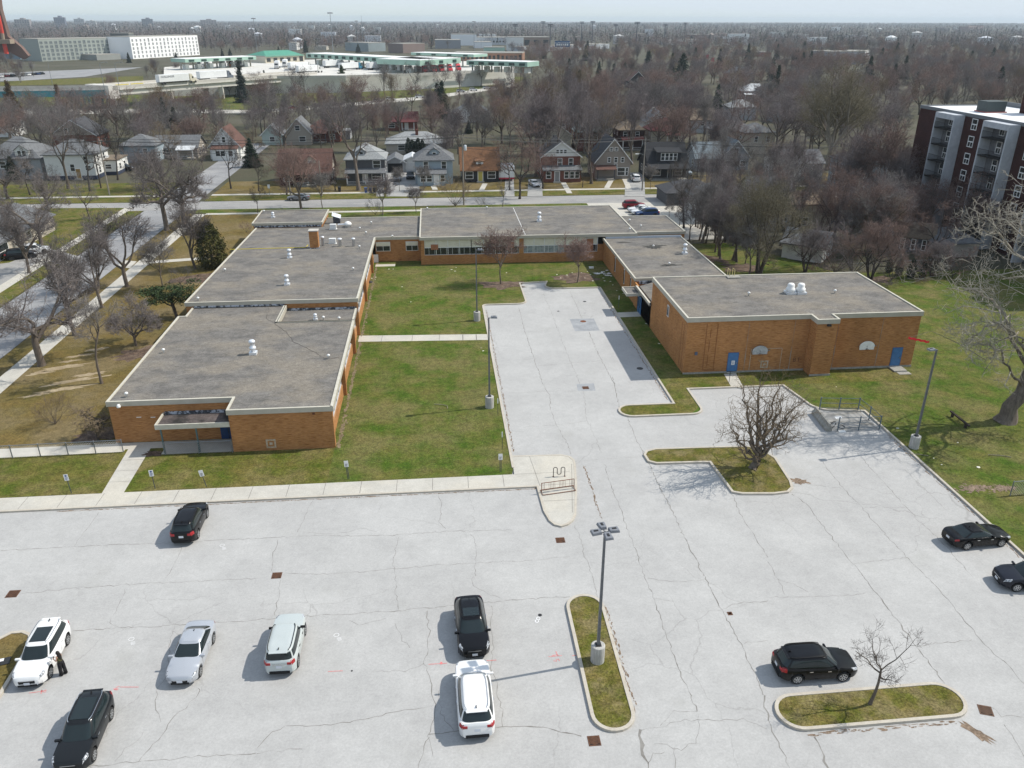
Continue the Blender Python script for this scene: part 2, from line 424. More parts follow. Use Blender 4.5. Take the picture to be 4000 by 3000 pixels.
def kerb(pts, w=.2, h=.15, z0=-.02, mb=None):
  """kerb with a real step along a polyline"""
  mb = mb or KB
  pts = [Vector((p[0], p[1])) for p in pts]
  A, B_ = [], []
  closed = (pts[0] - pts[-1]).length < 1e-6
  n = len(pts)
  for i, p in enumerate(pts):
    a = pts[i - 1] if i > 0 else (pts[n - 2] if closed else p)
    c = pts[i + 1] if i < n - 1 else (pts[1] if closed else p)
    t1 = (p - a).normalized() if (p - a).length > 1e-6 else (c - p).normalized()
    t2 = (c - p).normalized() if (c - p).length > 1e-6 else t1
    t = (t1 + t2).normalized(); nr = Vector((-t.y, t.x))
    k = 1 / max(.5, nr.dot(Vector((-t1.y, t1.x))))
    A.append(p + nr * w / 2 * k); B_.append(p - nr * w / 2 * k)
  vs = []
  for a, b_ in zip(A, B_):
    vs += [(a.x, a.y, z0), (a.x, a.y, h), (b_.x, b_.y, h), (b_.x, b_.y, z0)]
  fs = []
  for i in range(n - 1):
    o, q = 4 * i, 4 * i + 4
    fs += [(o, o + 1, q + 1, q), (o + 1, o + 2, q + 2, q + 1), (o + 2, o + 3, q + 3, q + 2)]
  if not closed: fs += [(0, 3, 2, 1), (4 * n - 4, 4 * n - 3, 4 * n - 2, 4 * n - 1)]
  mb.add(vs, fs)
kerb(inner); kerb(east_edge)
st("kerb", KB, KERB)
walk_edge = [(-80, 55.9), (7.4, 55.9), (7.5, 52.3), (7.75, 50.95), (8.05, 50.4), (8.5, 50.15), (9.0, 50.35), (9.45, 50.85), (9.8, 51.7), (10.5, 55.5), (11.0, 59.2), (11.0, 59.9), (10.75, 60.45), (10.1, 60.8), (5.75, 60.95)]
wk = MB().prism(walk_edge + [(5.7, 57.9), (-80, 57.8)], -.05, .12)
st("front_walk", wk, WALK)
wkerb = MB(); kerb(walk_edge, .18, .135, mb=wkerb)
st("walk_kerb", wkerb, KERB)
jn = MB()
for x in np.arange(-62, 5.4, 2.9): jn.strip([(x, 56.05), (x + .02, 57.85)], .035, .125)
for y in (57.9, 56.0, 53.6): jn.strip([(5.75 if y > 56 else 7.6, y), (10.4, y)], .03, .125)
jn.strip([(7.6, 55.9), (7.3, 60.8)], .03, .125); jn.strip([(9.6, 51.8), (10.75, 59.2)], .03, .126)
GUT = mat("dark_joint", (.12, .11, .1), (.2, .18, .16), scale=4)
def slab(name, pts, z=.112, z0=.02, m=WALK):
  return st(name, MB().prism(pts, z0, z), m)
slab("entrance_path", [(-27.4, 57.85), (-25.7, 57.85), (-25.85, 65.2), (-27.75, 65.2)])
for y in (59.6, 61.4, 63.2): jn.strip([(-27.6, y), (-25.7, y)], .03, .117)
slab("entrance_pad", [(-40, 65.2), (-24.6, 65.2), (-24.6, 64.0), (-18.4, 64.0), (-18.4, 66.4), (-29.2, 66.4), (-29.2, 66.3), (-40, 66.2)], .114)
slab("fence_walk", [(-60, 64.3), (-28.0, 64.75), (-28.0, 65.2), (-40, 65.2), (-40, 66.2), (-60, 65.8)], .116)
slab("courtyard_path", [(-9.7, 89.7), (5.6, 89.0), (5.6, 90.9), (-9.7, 91.7)])
for x in (-7, -3.4, -.2, 2.6, 4.2): jn.strip([(x, 89.3 - x * .045), (x + .05, 91.1 - x * .05)], .05 if x < 2 else .1, .117)
slab("gym_side_path", [(22.85, 97.3), (25.65, 97.4), (25.65, 95.6), (22.85, 95.5)])
slab("gym_door_path", [tuple(P(*Z(2000, 750, 1830, 1572), .1)[:2]), tuple(P(*Z(2000, 750, 1935, 1566), .1)[:2]), tuple(P(2905, 1515, .1)[:2]), tuple(P(2857, 1512, .1)[:2])])
slab("courtyard_stoop", [(-9.6, 121.4), (-6.6, 121.4), (-6.6, 122.6), (-9.6, 122.6)])
st("walk_joint", jn, GUT)
ISL_K = MB()
def island(name, pts, bed=GRASS_ISLAND):
  kerb(pts + [pts[0]], .2, .16, mb=ISL_K)
  return st(name, MB().prism(pts, 0, .12), bed)
def capsule(a, b, r):
  a, b = Vector(a), Vector(b); t = math.degrees(math.atan2(b.y - a.y, b.x - a.x))
  return arc(b.x, b.y, r, t - 90, t + 90, 12) + arc(a.x, a.y, r, t + 90, t + 270, 12)
pL = [P(*Z(2000, 2250, 500, 240)), P(*Z(2000, 2250, 1045, 1200))]
A1 = [P(*Z(2000, 2250, 478, 260)), P(*Z(2000, 2250, 775, 250)), P(*Z(2000, 2250, 690, 1210)), P(*Z(2000, 2250, 1045, 1190))]
xm0, xm1 = (A1[0].x + A1[1].x) / 2, (A1[2].x + A1[3].x) / 2
r1 = (A1[1].x - A1[0].x) / 2
LAMP_ISLAND = capsule((xm1, P(*Z(2000, 2250, 870, 1345)).y + r1), (xm0, P(*Z(2000, 2250, 630, 178)).y - r1), r1)
island("lamp_island", LAMP_ISLAND)
B1 = [P(*Z(3000, 2250, 45, 1120)), P(*Z(3000, 2250, 1720, 1130)), P(*Z(3000, 2250, 700, 1000)), P(*Z(3000, 2250, 800, 1290))]
r2 = (B1[2].y - B1[3].y) / 2; ym = (B1[2].y + B1[3].y) / 2
OVAL = capsule((B1[0].x + r2, ym - .05), (B1[1].x - r2, ym + .05), r2)
island("oval_island", OVAL)
cP = lambda *a: tuple(P(*Z(*a))[:2])
LSH = [cP(2000, 1500, 1145, 620), cP(2000, 1500, 1165, 590), cP(2000, 1500, 1240, 572), cP(2000, 1500, 1700, 557), cP(2000, 1500, 2040, 550), cP(2000, 1500, 2160, 580), cP(3000, 1500, 60, 650),
   cP(3000, 1500, 190, 850), cP(3000, 1500, 205, 905), cP(3000, 1500, 170, 940), cP(3000, 1500, 50, 955), cP(2000, 1500, 1990, 955), cP(2000, 1500, 1905, 940), cP(2000, 1500, 1860, 880), cP(2000, 1500, 1712, 683), cP(2000, 1500, 1640, 682),
   cP(2000, 1500, 1250, 693), cP(2000, 1500, 1180, 675)]
island("willow_island", LSH[::-1])
WSL = [(-40, 30)] + [cP(0, 2250, -140, 640), cP(0, 2250, 0, 555), cP(0, 2250, 100, 505), cP(0, 2250, 200, 495), cP(0, 2250, 260, 520), cP(0, 2250, 268, 560), cP(0, 2250, 225, 660), cP(0, 2250, 130, 830), cP(0, 2250, 0, 1040), cP(0, 2250, -150, 1240)]
WSL = [p for p in WSL[1:]] + [cP(0, 2250, -420, 1200), cP(0, 2250, -380, 700)]
island("west_island", WSL[::-1], GRASS_BROWN)
st("island_kerb", ISL_K, KERB)
CR = MB(); rnd = random.Random(3)
def crack(o, pts, w=.05, jag=.09):
  q = [P(*Z(o[0], o[1], *p)) for p in pts]
  out = []
  for a, b in zip(q[:-1], q[1:]):
    L_ = (b - a).length; n = max(2, int(L_ / .3))
    for i in range(n):
      p = a.lerp(b, i / n)
      out.append((p.x + rnd.uniform(-jag, jag), p.y + rnd.uniform(-jag, jag)))
  out.append((q[-1].x, q[-1].y))
  CR.strip(out, [w * .6 * rnd.uniform(.25, 1.5) for _ in out], .004)
cA, cB_, cC, cD = (0, 1500), (1000, 1500), (2000, 1500), (3000, 1500)
cE, cF, cG, cHh = (0, 2250), (1000, 2250), (2000, 2250), (3000, 2250)
crack(cC, [(870, -60), (900, 90), (930, 210), (1000, 300), (1070, 470), (1140, 610), (1200, 720), (1290, 920), (1390, 1110), (1500, 1350), (1660, 1659)], .1)
crack(cG, [(1660, 0), (1800, 270), (1940, 520), (2060, 760), (2170, 1030)], .09)
crack(cG, [(2170, 1030), (2212, 1250)], .12)
crack(cHh, [(0, 1250), (90, 1440), (190, 1659)], .09)
crack(cC, [(270, 0), (330, 110), (330, 200), (370, 330), (480, 520), (510, 610)], .08)
crack(cC, [(540, 1215), (600, 1370), (640, 1520), (690, 1659)], .05); crack(cG, [(690, 0), (740, 180)], .05)
crack(cC, [(800, 690), (850, 860), (920, 1030), (1010, 1290), (1080, 1480), (1150, 1659)], .07)
crack(cG, [(1150, 0), (1220, 180), (1320, 480), (1410, 730), (1520, 990), (1600, 1170)], .08)
crack(cC, [(620, 60), (640, 290), (700, 420), (770, 600)], .04)
crack(cC, [(0, 78), (330, 62), (560, 58)], .04); crack(cC, [(100, 370), (420, 350), (640, 322)], .04)
crack(cC, [(540, 668), (800, 650), (1130, 628)], .03)
crack(cC, [(1900, 950), (1960, 1100), (2060, 1260), (2212, 1500)], .07); crack(cD, [(0, 1530), (60, 1659)], .06); crack(cD, [(210, 950), (330, 1030), (460, 1210), (640, 1430), (820, 1659)], .09)
crack(cHh, [(820, 0), (1000, 230), (1200, 500), (1370, 720), (1530, 930)], .1)
crack(cD, [(470, 670), (640, 890), (830, 1090), (960, 1240), (1150, 1440), (1360, 1659)], .07)
crack(cHh, [(1360, 0), (1520, 160), (1700, 380), (1920, 640), (2110, 810), (2212, 930)], .07)
crack(cD, [(600, 440), (740, 560), (950, 800), (1120, 980), (1300, 1180), (1500, 1360), (1640, 1520), (1760, 1659)], .06)
crack(cD, [(1170, 730), (1400, 950), (1560, 1120)], .04)
crack(cD, [(330, 865), (640, 900)], .05); crack(cD, [(840, 1065), (1210, 1068)], .04); crack(cD, [(740, 1545), (960, 1525), (1210, 1503)], .05)
crack(cHh, [(1300, 603), (1500, 580), (1760, 552)], .05)
crack(cHh, [(0, 185), (400, 175), (700, 170), (890, 138)], .05); crack(cHh, [(70, 0), (130, 120), (140, 160)], .05); crack(cHh, [(80, 30), (250, 80), (350, 140)], .05)
crack(cA, [(0, 1440), (640, 1405), (1400, 1375), (2212, 1335)], .06); crack(cB_, [(0, 1335), (500, 1310), (1150, 1310), (1650, 1275), (2212, 1262)], .06)
crack(cB_, [(450, 1290), (760, 1290), (900, 1245), (1040, 1275)], .04)
crack(cA, [(850, 1110), (760, 1240), (640, 1405)], .04); crack(cA, [(1570, 1400), (1520, 1530), (1440, 1659)], .04); crack(cB_, [(480, 1010), (430, 1130), (360, 1280)], .04)
crack(cB_, [(200, 1335), (140, 1480), (145, 1630)], .05); crack(cB_, [(1580, 960), (1605, 1080), (1580, 1190), (1640, 1250)], .05)
crack(cB_, [(1245, 1320), (1175, 1520), (1210, 1659)], .04); crack(cB_, [(1860, 1300), (1905, 1390), (1890, 1540), (1900, 1659)], .05)
crack(cB_, [(230, 1640), (700, 1640), (1100, 1605), (1500, 1570), (1900, 1545), (2212, 1530)], .05); crack(cC, [(0, 1535), (300, 1510), (500, 1492)], .04)
crack(cE, [(180, 155), (560, 110), (1100, 75), (2212, 20)], .05); crack(cE, [(620, 470), (1200, 440), (1600, 420), (2212, 380)], .07)
crack(cF, [(0, 375), (430, 345), (1000, 315), (1400, 285), (1720, 255)], .07); crack(cF, [(1960, 235), (2212, 205)], .06); crack(cG, [(0, 205), (300, 190), (500, 178)], .07)
crack(cE, [(760, 1640), (1300, 1600), (1700, 1560), (2212, 1530)], .05); crack(cF, [(0, 1528), (220, 1510), (400, 1495)], .05)
crack(cF, [(20, 1480), (150, 1340), (260, 1300), (500, 1290), (800, 1265), (1080, 1205), (1400, 1140), (1520, 1125)], .055)
crack(cF, [(1470, 305), (1500, 480), (1480, 640), (1455, 750), (1500, 900), (1540, 1060), (1540, 1240), (1490, 1390), (1530, 1560)], .06); crack(cF, [(1490, 1390), (1400, 1659)], .05)
crack(cF, [(1210, 0), (1210, 150), (1230, 290)], .05); crack(cF, [(1200, 410), (1260, 560), (1330, 620)], .04); crack(cF, [(800, 390), (900, 425), (1120, 365)], .035)
crack(cF, [(2040, 250), (2030, 450), (2045, 620), (2035, 800), (2090, 920), (2080, 1020), (2130, 1160), (2130, 1300)], .06); crack(cF, [(1870, 0), (1870, 80), (2000, 150), (2110, 190)], .05)
crack(cF, [(210, 30), (190, 180), (160, 340)], .05); crack(cF, [(1040, 820), (1280, 820), (1450, 755)], .04); crack(cF, [(1500, 1378), (1760, 1345), (2212, 1305)], .07); crack(cF, [(1580, 980), (1600, 1180), (1640, 1240), (1720, 1350)], .04)
crack(cE, [(1720, 960), (1720, 1010), (1600, 1140), (1480, 1230), (1400, 1370), (1200, 1600)], .06); crack(cE, [(1430, 870), (1360, 990), (1340, 1120), (1390, 1260)], .05); crack(cE, [(1240, 1340), (1190, 1430), (1080, 1490), (990, 1600)], .04)
crack(cE, [(1080, 120), (1020, 250), (960, 400), (1020, 440)], .04); crack(cE, [(1500, 480), (1450, 600), (1460, 720), (1440, 880)], .04)
crack(cG, [(1230, 190), (1400, 220)], .03); crack(cG, [(1180, 20), (1400, 50), (1640, 38)], .04); crack(cG, [(1830, 280), (1940, 235), (2212, 215)], .05); crack(cG, [(2000, 580), (2212, 555)], .04)
crack(cG, [(1090, 1320), (1100, 1420), (1150, 1560), (1180, 1659)], .28, .12); crack(cHh, [(400, 1390), (450, 1500), (520, 1659)], .16, .08)
crack(cG, [(0, 1300), (220, 1300), (420, 1345), (600, 1385)], .11, .05); crack(cG, [(1110, 1330), (1280, 1300), (1500, 1245), (2000, 1240), (2200, 1320)], .04); crack(cG, [(1270, 1290), (1400, 1170), (1600, 1170)], .035)
crack(cG, [(1620, 1200), (1610, 1330), (1580, 1440), (1450, 1500), (1400, 1490), (1270, 1440), (1230, 1450)], .04); crack(cG, [(1400, 1490), (1410, 1659)], .04); crack(cG, [(1180, 1620), (1230, 1540), (1320, 1520)], .05)
crack(cHh, [(1920, 1120), (2010, 1210), (2212, 1220)], .05); crack(cHh, [(2050, 1290), (2150, 1450), (2212, 1560)], .05)
crack((2000, 750), [(60, 1000), (110, 1200), (180, 1400), (265, 1659)], .09); crack((2000, 750), [(500, 860), (560, 980), (600, 1090)], .08); crack((2000, 750), [(660, 1205), (760, 1430), (885, 1659)], .1)
crack((2000, 750), [(270, 880), (340, 1040), (430, 1280), (520, 1500), (590, 1659)], .05); crack((2000, 750), [(230, 1500), (500, 1480), (770, 1455)], .05); crack((2000, 750), [(65, 1455), (190, 1437)], .04); crack((2000, 750), [(90, 885), (480, 880)], .04)
st("pavement_crack", CR, CRACK)
PT = MB(); PT.poly([(*cP(2000, 750, 497, 1097), .004), (*cP(2000, 750, 545, 1203), .004), (*cP(2000, 750, 758, 1198), .004), (*cP(2000, 750, 706, 1092), .004)][::-1])
PT.poly([(*cP(2000, 1500, 556, 0), .004), (*cP(2000, 1500, 570, 60), .004), (*cP(2000, 1500, 722, 57), .004), (*cP(2000, 1500, 708, -6), .004)][::-1])
st("pavement_patch", PT, mat("pavement_patch_asphalt", (.33, .34, .35), (.25, .26, .27), scale=.9, rough=.9, speck=.12))
def blob(mb, c, rx, ry, z, rz=0, n=18, rough=.25, seed=0):
  r_ = random.Random(seed); k = [1 + r_.uniform(-rough, rough) for _ in range(n)]
  ca, sa = math.cos(rz), math.sin(rz)
  pts = []
  for i in range(n):
    a = 2 * math.pi * i / n; x, y = rx * k[i] * math.cos(a), ry * k[i] * math.sin(a)
    pts.append((c[0] + x * ca - y * sa, c[1] + x * sa + y * ca, z))
  mb.poly(pts)
SO = MB()
for i, (o, x, y, rx, ry) in enumerate([((0, 750), 560, 1520, 2.2, .5), ((0, 750), 700, 1420, 1.5, .35), ((0, 750), 640, 1640, 2.6, .45), ((0, 750), 790, 1580, 1.6, .4), ((0, 750), 350, 1570, 1.3, .4), ((0, 750), 830, 1370, 1.2, .4), ((0, 1500), 560, 50, 2.5, .4), ((0, 1500), 330, 100, 1.6, .3), ((0, 750), 600, 1470, 1.2, .3)]):
  blob(SO, P(*Z(*o, x, y)), rx, ry, LZ + .011, rz=.35, seed=i, n=26, rough=.45)
r_ = random.Random(9); WE = MB()
for i in range(420):
  blob(WE, (-9.5 + abs(r_.gauss(0, .14)), r_.uniform(64, 124)), r_.uniform(.04, .13), r_.uniform(.08, .35), LZ + .008 + i * 1e-5, seed=i, n=9, rough=.5)
st("wall_edge_soil", WE, mat("bare_edge_soil", (.22, .17, .11), (.13, .105, .06), scale=4, rough=.95, speck=.4))
st("bare_soil_patch", SO, SAND)
MU = MB()
for i, (o, x, y, rx, ry, rz) in enumerate([((0, 750), 1230, 1390, 3.0, 1.8, .5), ((0, 750), 1700, 750, 3.5, 2.2, .4), ((0, 1500), 830, 440, 2.2, 1.3, .2), ((2000, 750), 560, 740, 3.2, 2.4, 0), ((1000, 750), 2130, 800, 3.0, 2.2, 0),
    ((0, 1500), 1330, 600, .9, .55, 0), ((3000, 750), 900, 760, 3.5, 1.6, .2), ((2000, 750), 1660, 560, 5, 1.5, -.95), ((2000, 750), 1990, 660, 3, 2.5, 0)]):
  blob(MU, P(*Z(*o, x, y), .1), rx, ry, LZ + .013, rz=rz, seed=40 + i, n=24, rough=.35)
st("mulch_bed", MU, MULCH)
LT = MB()
def litter_along(pts, w, seed, off=.0):
  r_ = random.Random(seed)
  for a, b in zip(pts[:-1], pts[1:]):
    a, b = Vector(a[:2]), Vector(b[:2]); n = max(1, int((b - a).length / .16)); t = (b - a).normalized(); nn = Vector((-t.y, t.x))
    for i in range(n):
      p = a.lerp(b, (i + r_.random()) / n) + nn * (off + r_.uniform(-w, w) * .5)
      blob(LT, p, r_.uniform(.03, .24), r_.uniform(.015, .06), .006 + .0004 * (r_.random()), rz=math.atan2(t.y, t.x), seed=r_.random(), n=9, rough=.5)
xk = LAMP_ISLAND
litter_along([(xm1 + r1 + .25, xk[24][1] + .5), (xm0 + r1 + .25, xk[12][1])], .2, 1)
litter_along([(OVAL[0][0], OVAL[0][1] - .3), (OVAL[-1][0], OVAL[-1][1] - .3)], .25, 2)
litter_along([(41.0 - .45, 62), (40.4, 36)], .3, 3); litter_along([(22.4, 106), (22.4, 71)], .2, 4); litter_along([(6.05, 62), (6.05, 100)], .15, 5)
litter_along([(-30, 55.65), (7.6, 55.65)], .1, 6); litter_along([(11.7, 51), (11.8, 59)], .15, 7)
for cx_, cy_, rx_, ry_ in ((1800, 900, 1.5, .6), (2050, 900, .8, .4), (900, 760, 2.5, .8)):
  o_ = (3000, 1500) if cx_ != 900 else (3000, 750); c_ = P(*Z(*o_, cx_, cy_), .1); r_ = random.Random(cx_)
  for i in range(130): blob(LT, (c_.x + r_.gauss(0, rx_ * .5), c_.y + r_.gauss(0, ry_ * .5)), r_.uniform(.04, .22), r_.uniform(.03, .12), LZ + .014 + i * 2e-5, rz=r_.uniform(0, 3), seed=i, n=8, rough=.5)
blob(LT, P(*Z(3000, 1500, 270, 840)), .75, .45, .006, rz=-.4, seed=77, n=22, rough=.4)
blob(LT, P(*Z(3000, 2250, 1800, 1350)), .85, .3, .006, rz=-1.0, seed=78, n=22, rough=.4)
st("leaf_litter", LT, LITTER)
def yn(x): return 165.4           # near kerb of the far street
def yf(x): return 173.6
fs = MB().poly([(-260, yn(-260), -.01), (260, yn(260), -.01), (260, yf(260), -.01), (-260, yf(-260), -.01)])
st("far_street", fs, STREET_OLD)
st("side_street", MB().poly([(-57.2, -20, 0), (-48.8, -20, 0), (-49.2, 165.4, 0), (-57.4, 165.4, 0)]), STREET)
st("boulevard_verge", MB().prism([(-48.6, -20), (-46.4, -20), (-46.6, 160), (-49.0, 164)], -.05, LZ - .02), GRASS_BROWN)
st("side_sidewalk", MB().prism([(-46.4, -20), (-44.5, -20), (-44.5, 161), (-46.6, 161)], -.05, LZ + .012), WALK)
st("west_verge", MB().prism([(-60.2, -20), (-57.5, -20), (-57.7, 165), (-60.4, 165)], -.05, LZ - .02), GRASS_MID)
st("west_sidewalk", MB().prism([(-61.9, -20), (-60.2, -20), (-60.4, 168), (-62.0, 168)], -.05, LZ + .012), WALK)
st("west_yard", MB().prism([(-120, 40), (-61.9, 40), (-62, 168), (-120, 172)], -.05, LZ - .01), GRASS_MID)
st("near_sidewalk", MB().prism([(-44.5, 160.2), (33, 160.2), (33, 161.6), (-44.5, 161.6)], -.05, LZ + .012), WALK)
st("near_verge", MB().prism([(-47, 161.6), (31, 161.6), (31, 165.2), (-47, 165.2)], -.05, LZ - .01), GRASS)
st("side_path", MB().prism([tuple(P(*Z(0, 750, 1250, 600), .1)[:2]), tuple(P(*Z(0, 750, 1800, 560), .1)[:2]), tuple(P(*Z(0, 750, 1800, 582), .1)[:2]), tuple(P(*Z(0, 750, 1250, 622), .1)[:2])][::-1], 0, LZ + .02), WALK)
st("side_apron", MB().prism([tuple(P(*Z(0, 750, 1070, 590), .1)[:2]), tuple(P(*Z(0, 750, 1180, 600), .1)[:2]), tuple(P(*Z(0, 750, 1120, 660), .1)[:2]), tuple(P(*Z(0, 750, 1010, 640), .1)[:2])][::-1], 0, LZ + .018), WALK)
st("rear_parking", MB().poly([(31, 134, .0), (50, 134, .0), (50, yn(45) + .1, .0), (31, yn(31) + .1, .0)]), WALK)
st("far_verge", MB().prism([(-48, 173.8), (130, 173.8), (130, 179.5), (-48, 179.5)], -.05, .03), GRASS_MID)
st("far_sidewalk", MB().prism([(-48, 179.5), (130, 179.5), (130, 181), (-48, 181)], -.05, .05), WALK)
st("house_yard", MB().prism([(-48, 181), (130, 181), (130, 196), (-48, 196)], -.05, .02), GRASS_BROWN)
st("corner_verge", MB().prism([(-260, 173.8), (-58, 173.8), (-58, 196), (-260, 196)], -.05, .025), GRASS_MID)
st("corner_sidewalk", MB().strip([(-260, 180.2), (-58, 180.2)], 1.5, .045), WALK)
st("side_street_beyond", MB().poly([(-57.4, 173.6, -.005), (-49.2, 173.6, -.005), (-49.2, 260, -.005), (-57.4, 260, -.005)]), STREET)
dw = MB()
for px0, px1, yy in ((1510, 1640, 690), (1470, 1500, 700), (2440, 2520, 690), (2060, 2120, 715), (1970, 2010, 705)):
  a, b = P(px0, 768), P(px1, 768); c, d = P(px1 - 4, yy - 15), P(px0 + 4, yy - 15)
  dw.prism([(a.x, a.y), (b.x, b.y), (c.x, c.y), (d.x, d.y)], 0, .06)
st("driveway", dw, mat("driveway_concrete", (.36, .35, .33), (.27, .27, .26), scale=.4, rough=.9, speck=.15))
wp = MB()
for px0, py0, px1, py1 in ((1880, 745, 1895, 718), (2225, 756, 2195, 705), (2460, 745, 2440, 700), (1700, 742, 1690, 722), (2370, 735, 2390, 700)):
  a, b = P(px0, py0), P(px1, py1)
  wp.strip([(a.x, a.y), (b.x, b.y)], 1.2, .07)
st("house_path", wp, WALK)
st("west_driveway", MB().prism([tuple(P(*p, .1)[:2]) for p in (Z(0, 750, -150, 640), Z(0, 750, 80, 610), Z(0, 750, 400, 480), Z(0, 750, 700, 560), Z(0, 750, 560, 640), Z(0, 750, 380, 590), Z(0, 750, 0, 850), Z(0, 750, -200, 850))][::-1], 0, LZ + .005), STREET_OLD)
RS = MB()
def spray(mb, o, pts, w=.045, z=.009):
  mb.strip([P(*Z(*o, *p)) for p in pts], w, z)
spray(RS, cG, [(316, 698), (432, 688)]); spray(RS, cG, [(345, 688), (392, 680)]); spray(RS, cG, [(378, 652), (392, 680), (402, 694)]); spray(RS, cG, [(358, 733), (385, 738), (380, 722), (402, 717), (410, 735)])
spray(RS, cG, [(520, 690), (580, 680)], .04)
spray(RS, cF, [(1490, 764), (1650, 754)]); spray(RS, cF, [(1950, 736), (2078, 727)]); spray(RS, cF, [(622, 826), (750, 820)])
RS.strip([P(*Z(*cF, 1590, 754)), P(*Z(*cF, 1610, 753))], .2, .0095)
spray(RS, cE, [(250, 1012), (345, 1000)], .04); spray(RS, cE, [(345, 1000), (400, 985), (395, 1005), (370, 1000), (360, 985), (355, 1018)], .05)
spray(RS, cE, [(1040, 960), (1200, 960)], .04); spray(RS, cE, [(980, 975), (1025, 975), (1015, 985), (985, 982)], .05); spray(RS, cE, [(1000, 965), (1035, 950)], .04)
st("red_survey_marking", RS, RED_SPRAY)
WS = MB()
for o, x, y in ((cE, 1135, 545), (cF, 695, 510), (cA, 1920, 1395)):
  p = P(*Z(*o, x, y))
  WS.strip([(p.x + .16 * math.cos(a), p.y + .15 * math.sin(a)) for a in np.linspace(0, 6.28, 12)], .03, .008)
  for k in range(3): WS.strip([(p.x + .05 + .04 * k, p.y - .3 - .1 * k), (p.x + .3 + .04 * k, p.y - .3 - .1 * k + .04)], .035, .008)
for dx, dy in ((0, 0), (.12, .24)):
  p = P(*Z(*cG, 215, 390)); WS.strip([(p.x + dx + .11 * math.cos(a), p.y + dy + .13 * math.sin(a)) for a in np.linspace(0, 6.28, 10)], .05, .008)
st("white_survey_marking", WS, WHITE_SPRAY)
SCH = empty("school_building", (0, 0, 0), 0, "long low orange brick school with flat gravel roofs around a courtyard", "school")
def wing(outline, z0, zr, name="wall", over=.12, fh=.46, skip=(), m=BRICK, zf=None, roof=True, north=None):
  """walls along the outline, a sunk gravel roof and a fascia with a pale metal edge; zr may differ towards the back (north)"""
  zz = (lambda p: zr) if north is None else (lambda p: zr + (north[1] - zr) * min(1, max(0, (p[1] - north[0]) / (north[2] - north[0]))))
  n = len(outline)
  w = MB(); f = MB(); e = MB()
  for i in range(n):
    if i in skip: continue
    a, b = outline[i], outline[(i + 1) % n]
    w.poly([(*a, z0), (*b, z0), (*b, zz(b) - .05), (*a, zz(a) - .05)])
    if (i + 1) % n in skip: w.build("wall", m, SCH); w = MB()
  # mitred offset
  off = []
  for i in range(n):
    p0, p1, p2 = Vector(outline[i - 1]), Vector(outline[i]), Vector(outline[(i + 1) % n])
    t1, t2 = (p1 - p0).normalized(), (p2 - p1).normalized()
    n1, n2 = Vector((t1.y, -t1.x)), Vector((t2.y, -t2.x))
    k = (n1 + n2) / (1 + n1.dot(n2))
    off.append((p1 + k * over, p1 + k * (over - .2)))
  for i in range(n):
    if i in skip: continue
    j = (i + 1) % n
    (ao, ai), (bo, bi) = off[i], off[j]
    za, zb = zz(outline[i]), zz(outline[j])
    f.poly([(*ao, za - fh), (*bo, zb - fh), (*bo, zb), (*ao, za)])
    f.poly([(*outline[i], za - fh), (*outline[j], zb - fh), (*bo, zb - fh), (*ao, za - fh)])
    if (i + 1) % n in skip: f.build("fascia", FASCIA, SCH); f = MB()
    e.poly([(*(ao), za + .004), (*(bo), zb + .004), (*bi, zb + .004), (*ai, za + .004)])
    e.poly([(*ai, za + .004), (*bi, zb + .004), (*bi, zb - .14), (*ai, za - .14)])
  if w.v: w.build("wall", m, SCH)
  if f.v: f.build("fascia", FASCIA, SCH)
  if e.v: e.build("roof_edge", EDGE, SCH)
  if roof:
    r = MB(); r.poly([(*Vector(outline[i]), zz(outline[i]) - .1) for i in range(n)])
    r.build("roof", GRAVEL_ROOF, SCH)
  return zz
# outlines run counter-clockwise seen from above
ZS = 4.2
wing([(-29.2, 66.5), (-18.4, 66.5), (-18.4, 63.9), (-9.6, 63.9), (-9.6, 85.9), (-17.9, 85.9), (-17.9, 91.6), (-28.4, 91.6), (-28.4, 88.7), (-29.2, 88.7)], 0, ZS, skip=(3, 6))
wing([(-17.9, 85.9), (-9.6, 85.9), (-9.6, 91.7), (-17.9, 91.7)], 0, 3.62, fh=.4, skip=(0, 1, 2, 3))
lw = MB(); lw.poly([(-9.72, 85.9, 3.2), (-9.72, 91.6, 3.2), (-9.72, 91.6, 3.62), (-9.72, 85.9, 3.62)]); lw.build("fascia", FASCIA, SCH)
le = MB(); le.poly([(-9.72, 85.9, 3.63), (-9.72, 91.6, 3.63), (-9.95, 91.6, 3.63), (-9.95, 85.9, 3.63)][::-1]); le.build("roof_edge", EDGE, SCH)
zmain = wing([(-29.2, 91.8), (-9.6, 91.8), (-9.6, 124.2), (-2.6, 124.2), (-2.6, 138.2), (-18.4, 138.2), (-18.4, 132.1), (-28.9, 132.1)], 0, 4.8, skip=(1, 3, 5, 6), north=(91.8, 4.0, 124.2))
me = MB(); me.poly([(-9.48, 91.7, 4.34), (-9.48, 124.2, 3.54), (-9.48, 124.2, 4.0), (-9.48, 91.7, 4.8)]); me.build("fascia", FASCIA, SCH)
me = MB(); me.poly([(-9.48, 91.7, 4.804), (-9.48, 124.1, 4.004), (-9.74, 124.1, 4.004), (-9.74, 91.7, 4.804)][::-1]); me.build("roof_edge", EDGE, SCH)
me = MB(); me.poly([(-9.48, 63.8, ZS - .46), (-9.48, 86.0, ZS - .46), (-9.48, 86.0, ZS), (-9.48, 63.8, ZS)]); me.build("fascia", FASCIA, SCH)
me = MB(); me.poly([(-9.48, 63.8, ZS + .004), (-9.48, 86.0, ZS + .004), (-9.74, 86.0, ZS + .004), (-9.74, 63.8, ZS + .004)][::-1]); me.build("roof_edge", EDGE, SCH)
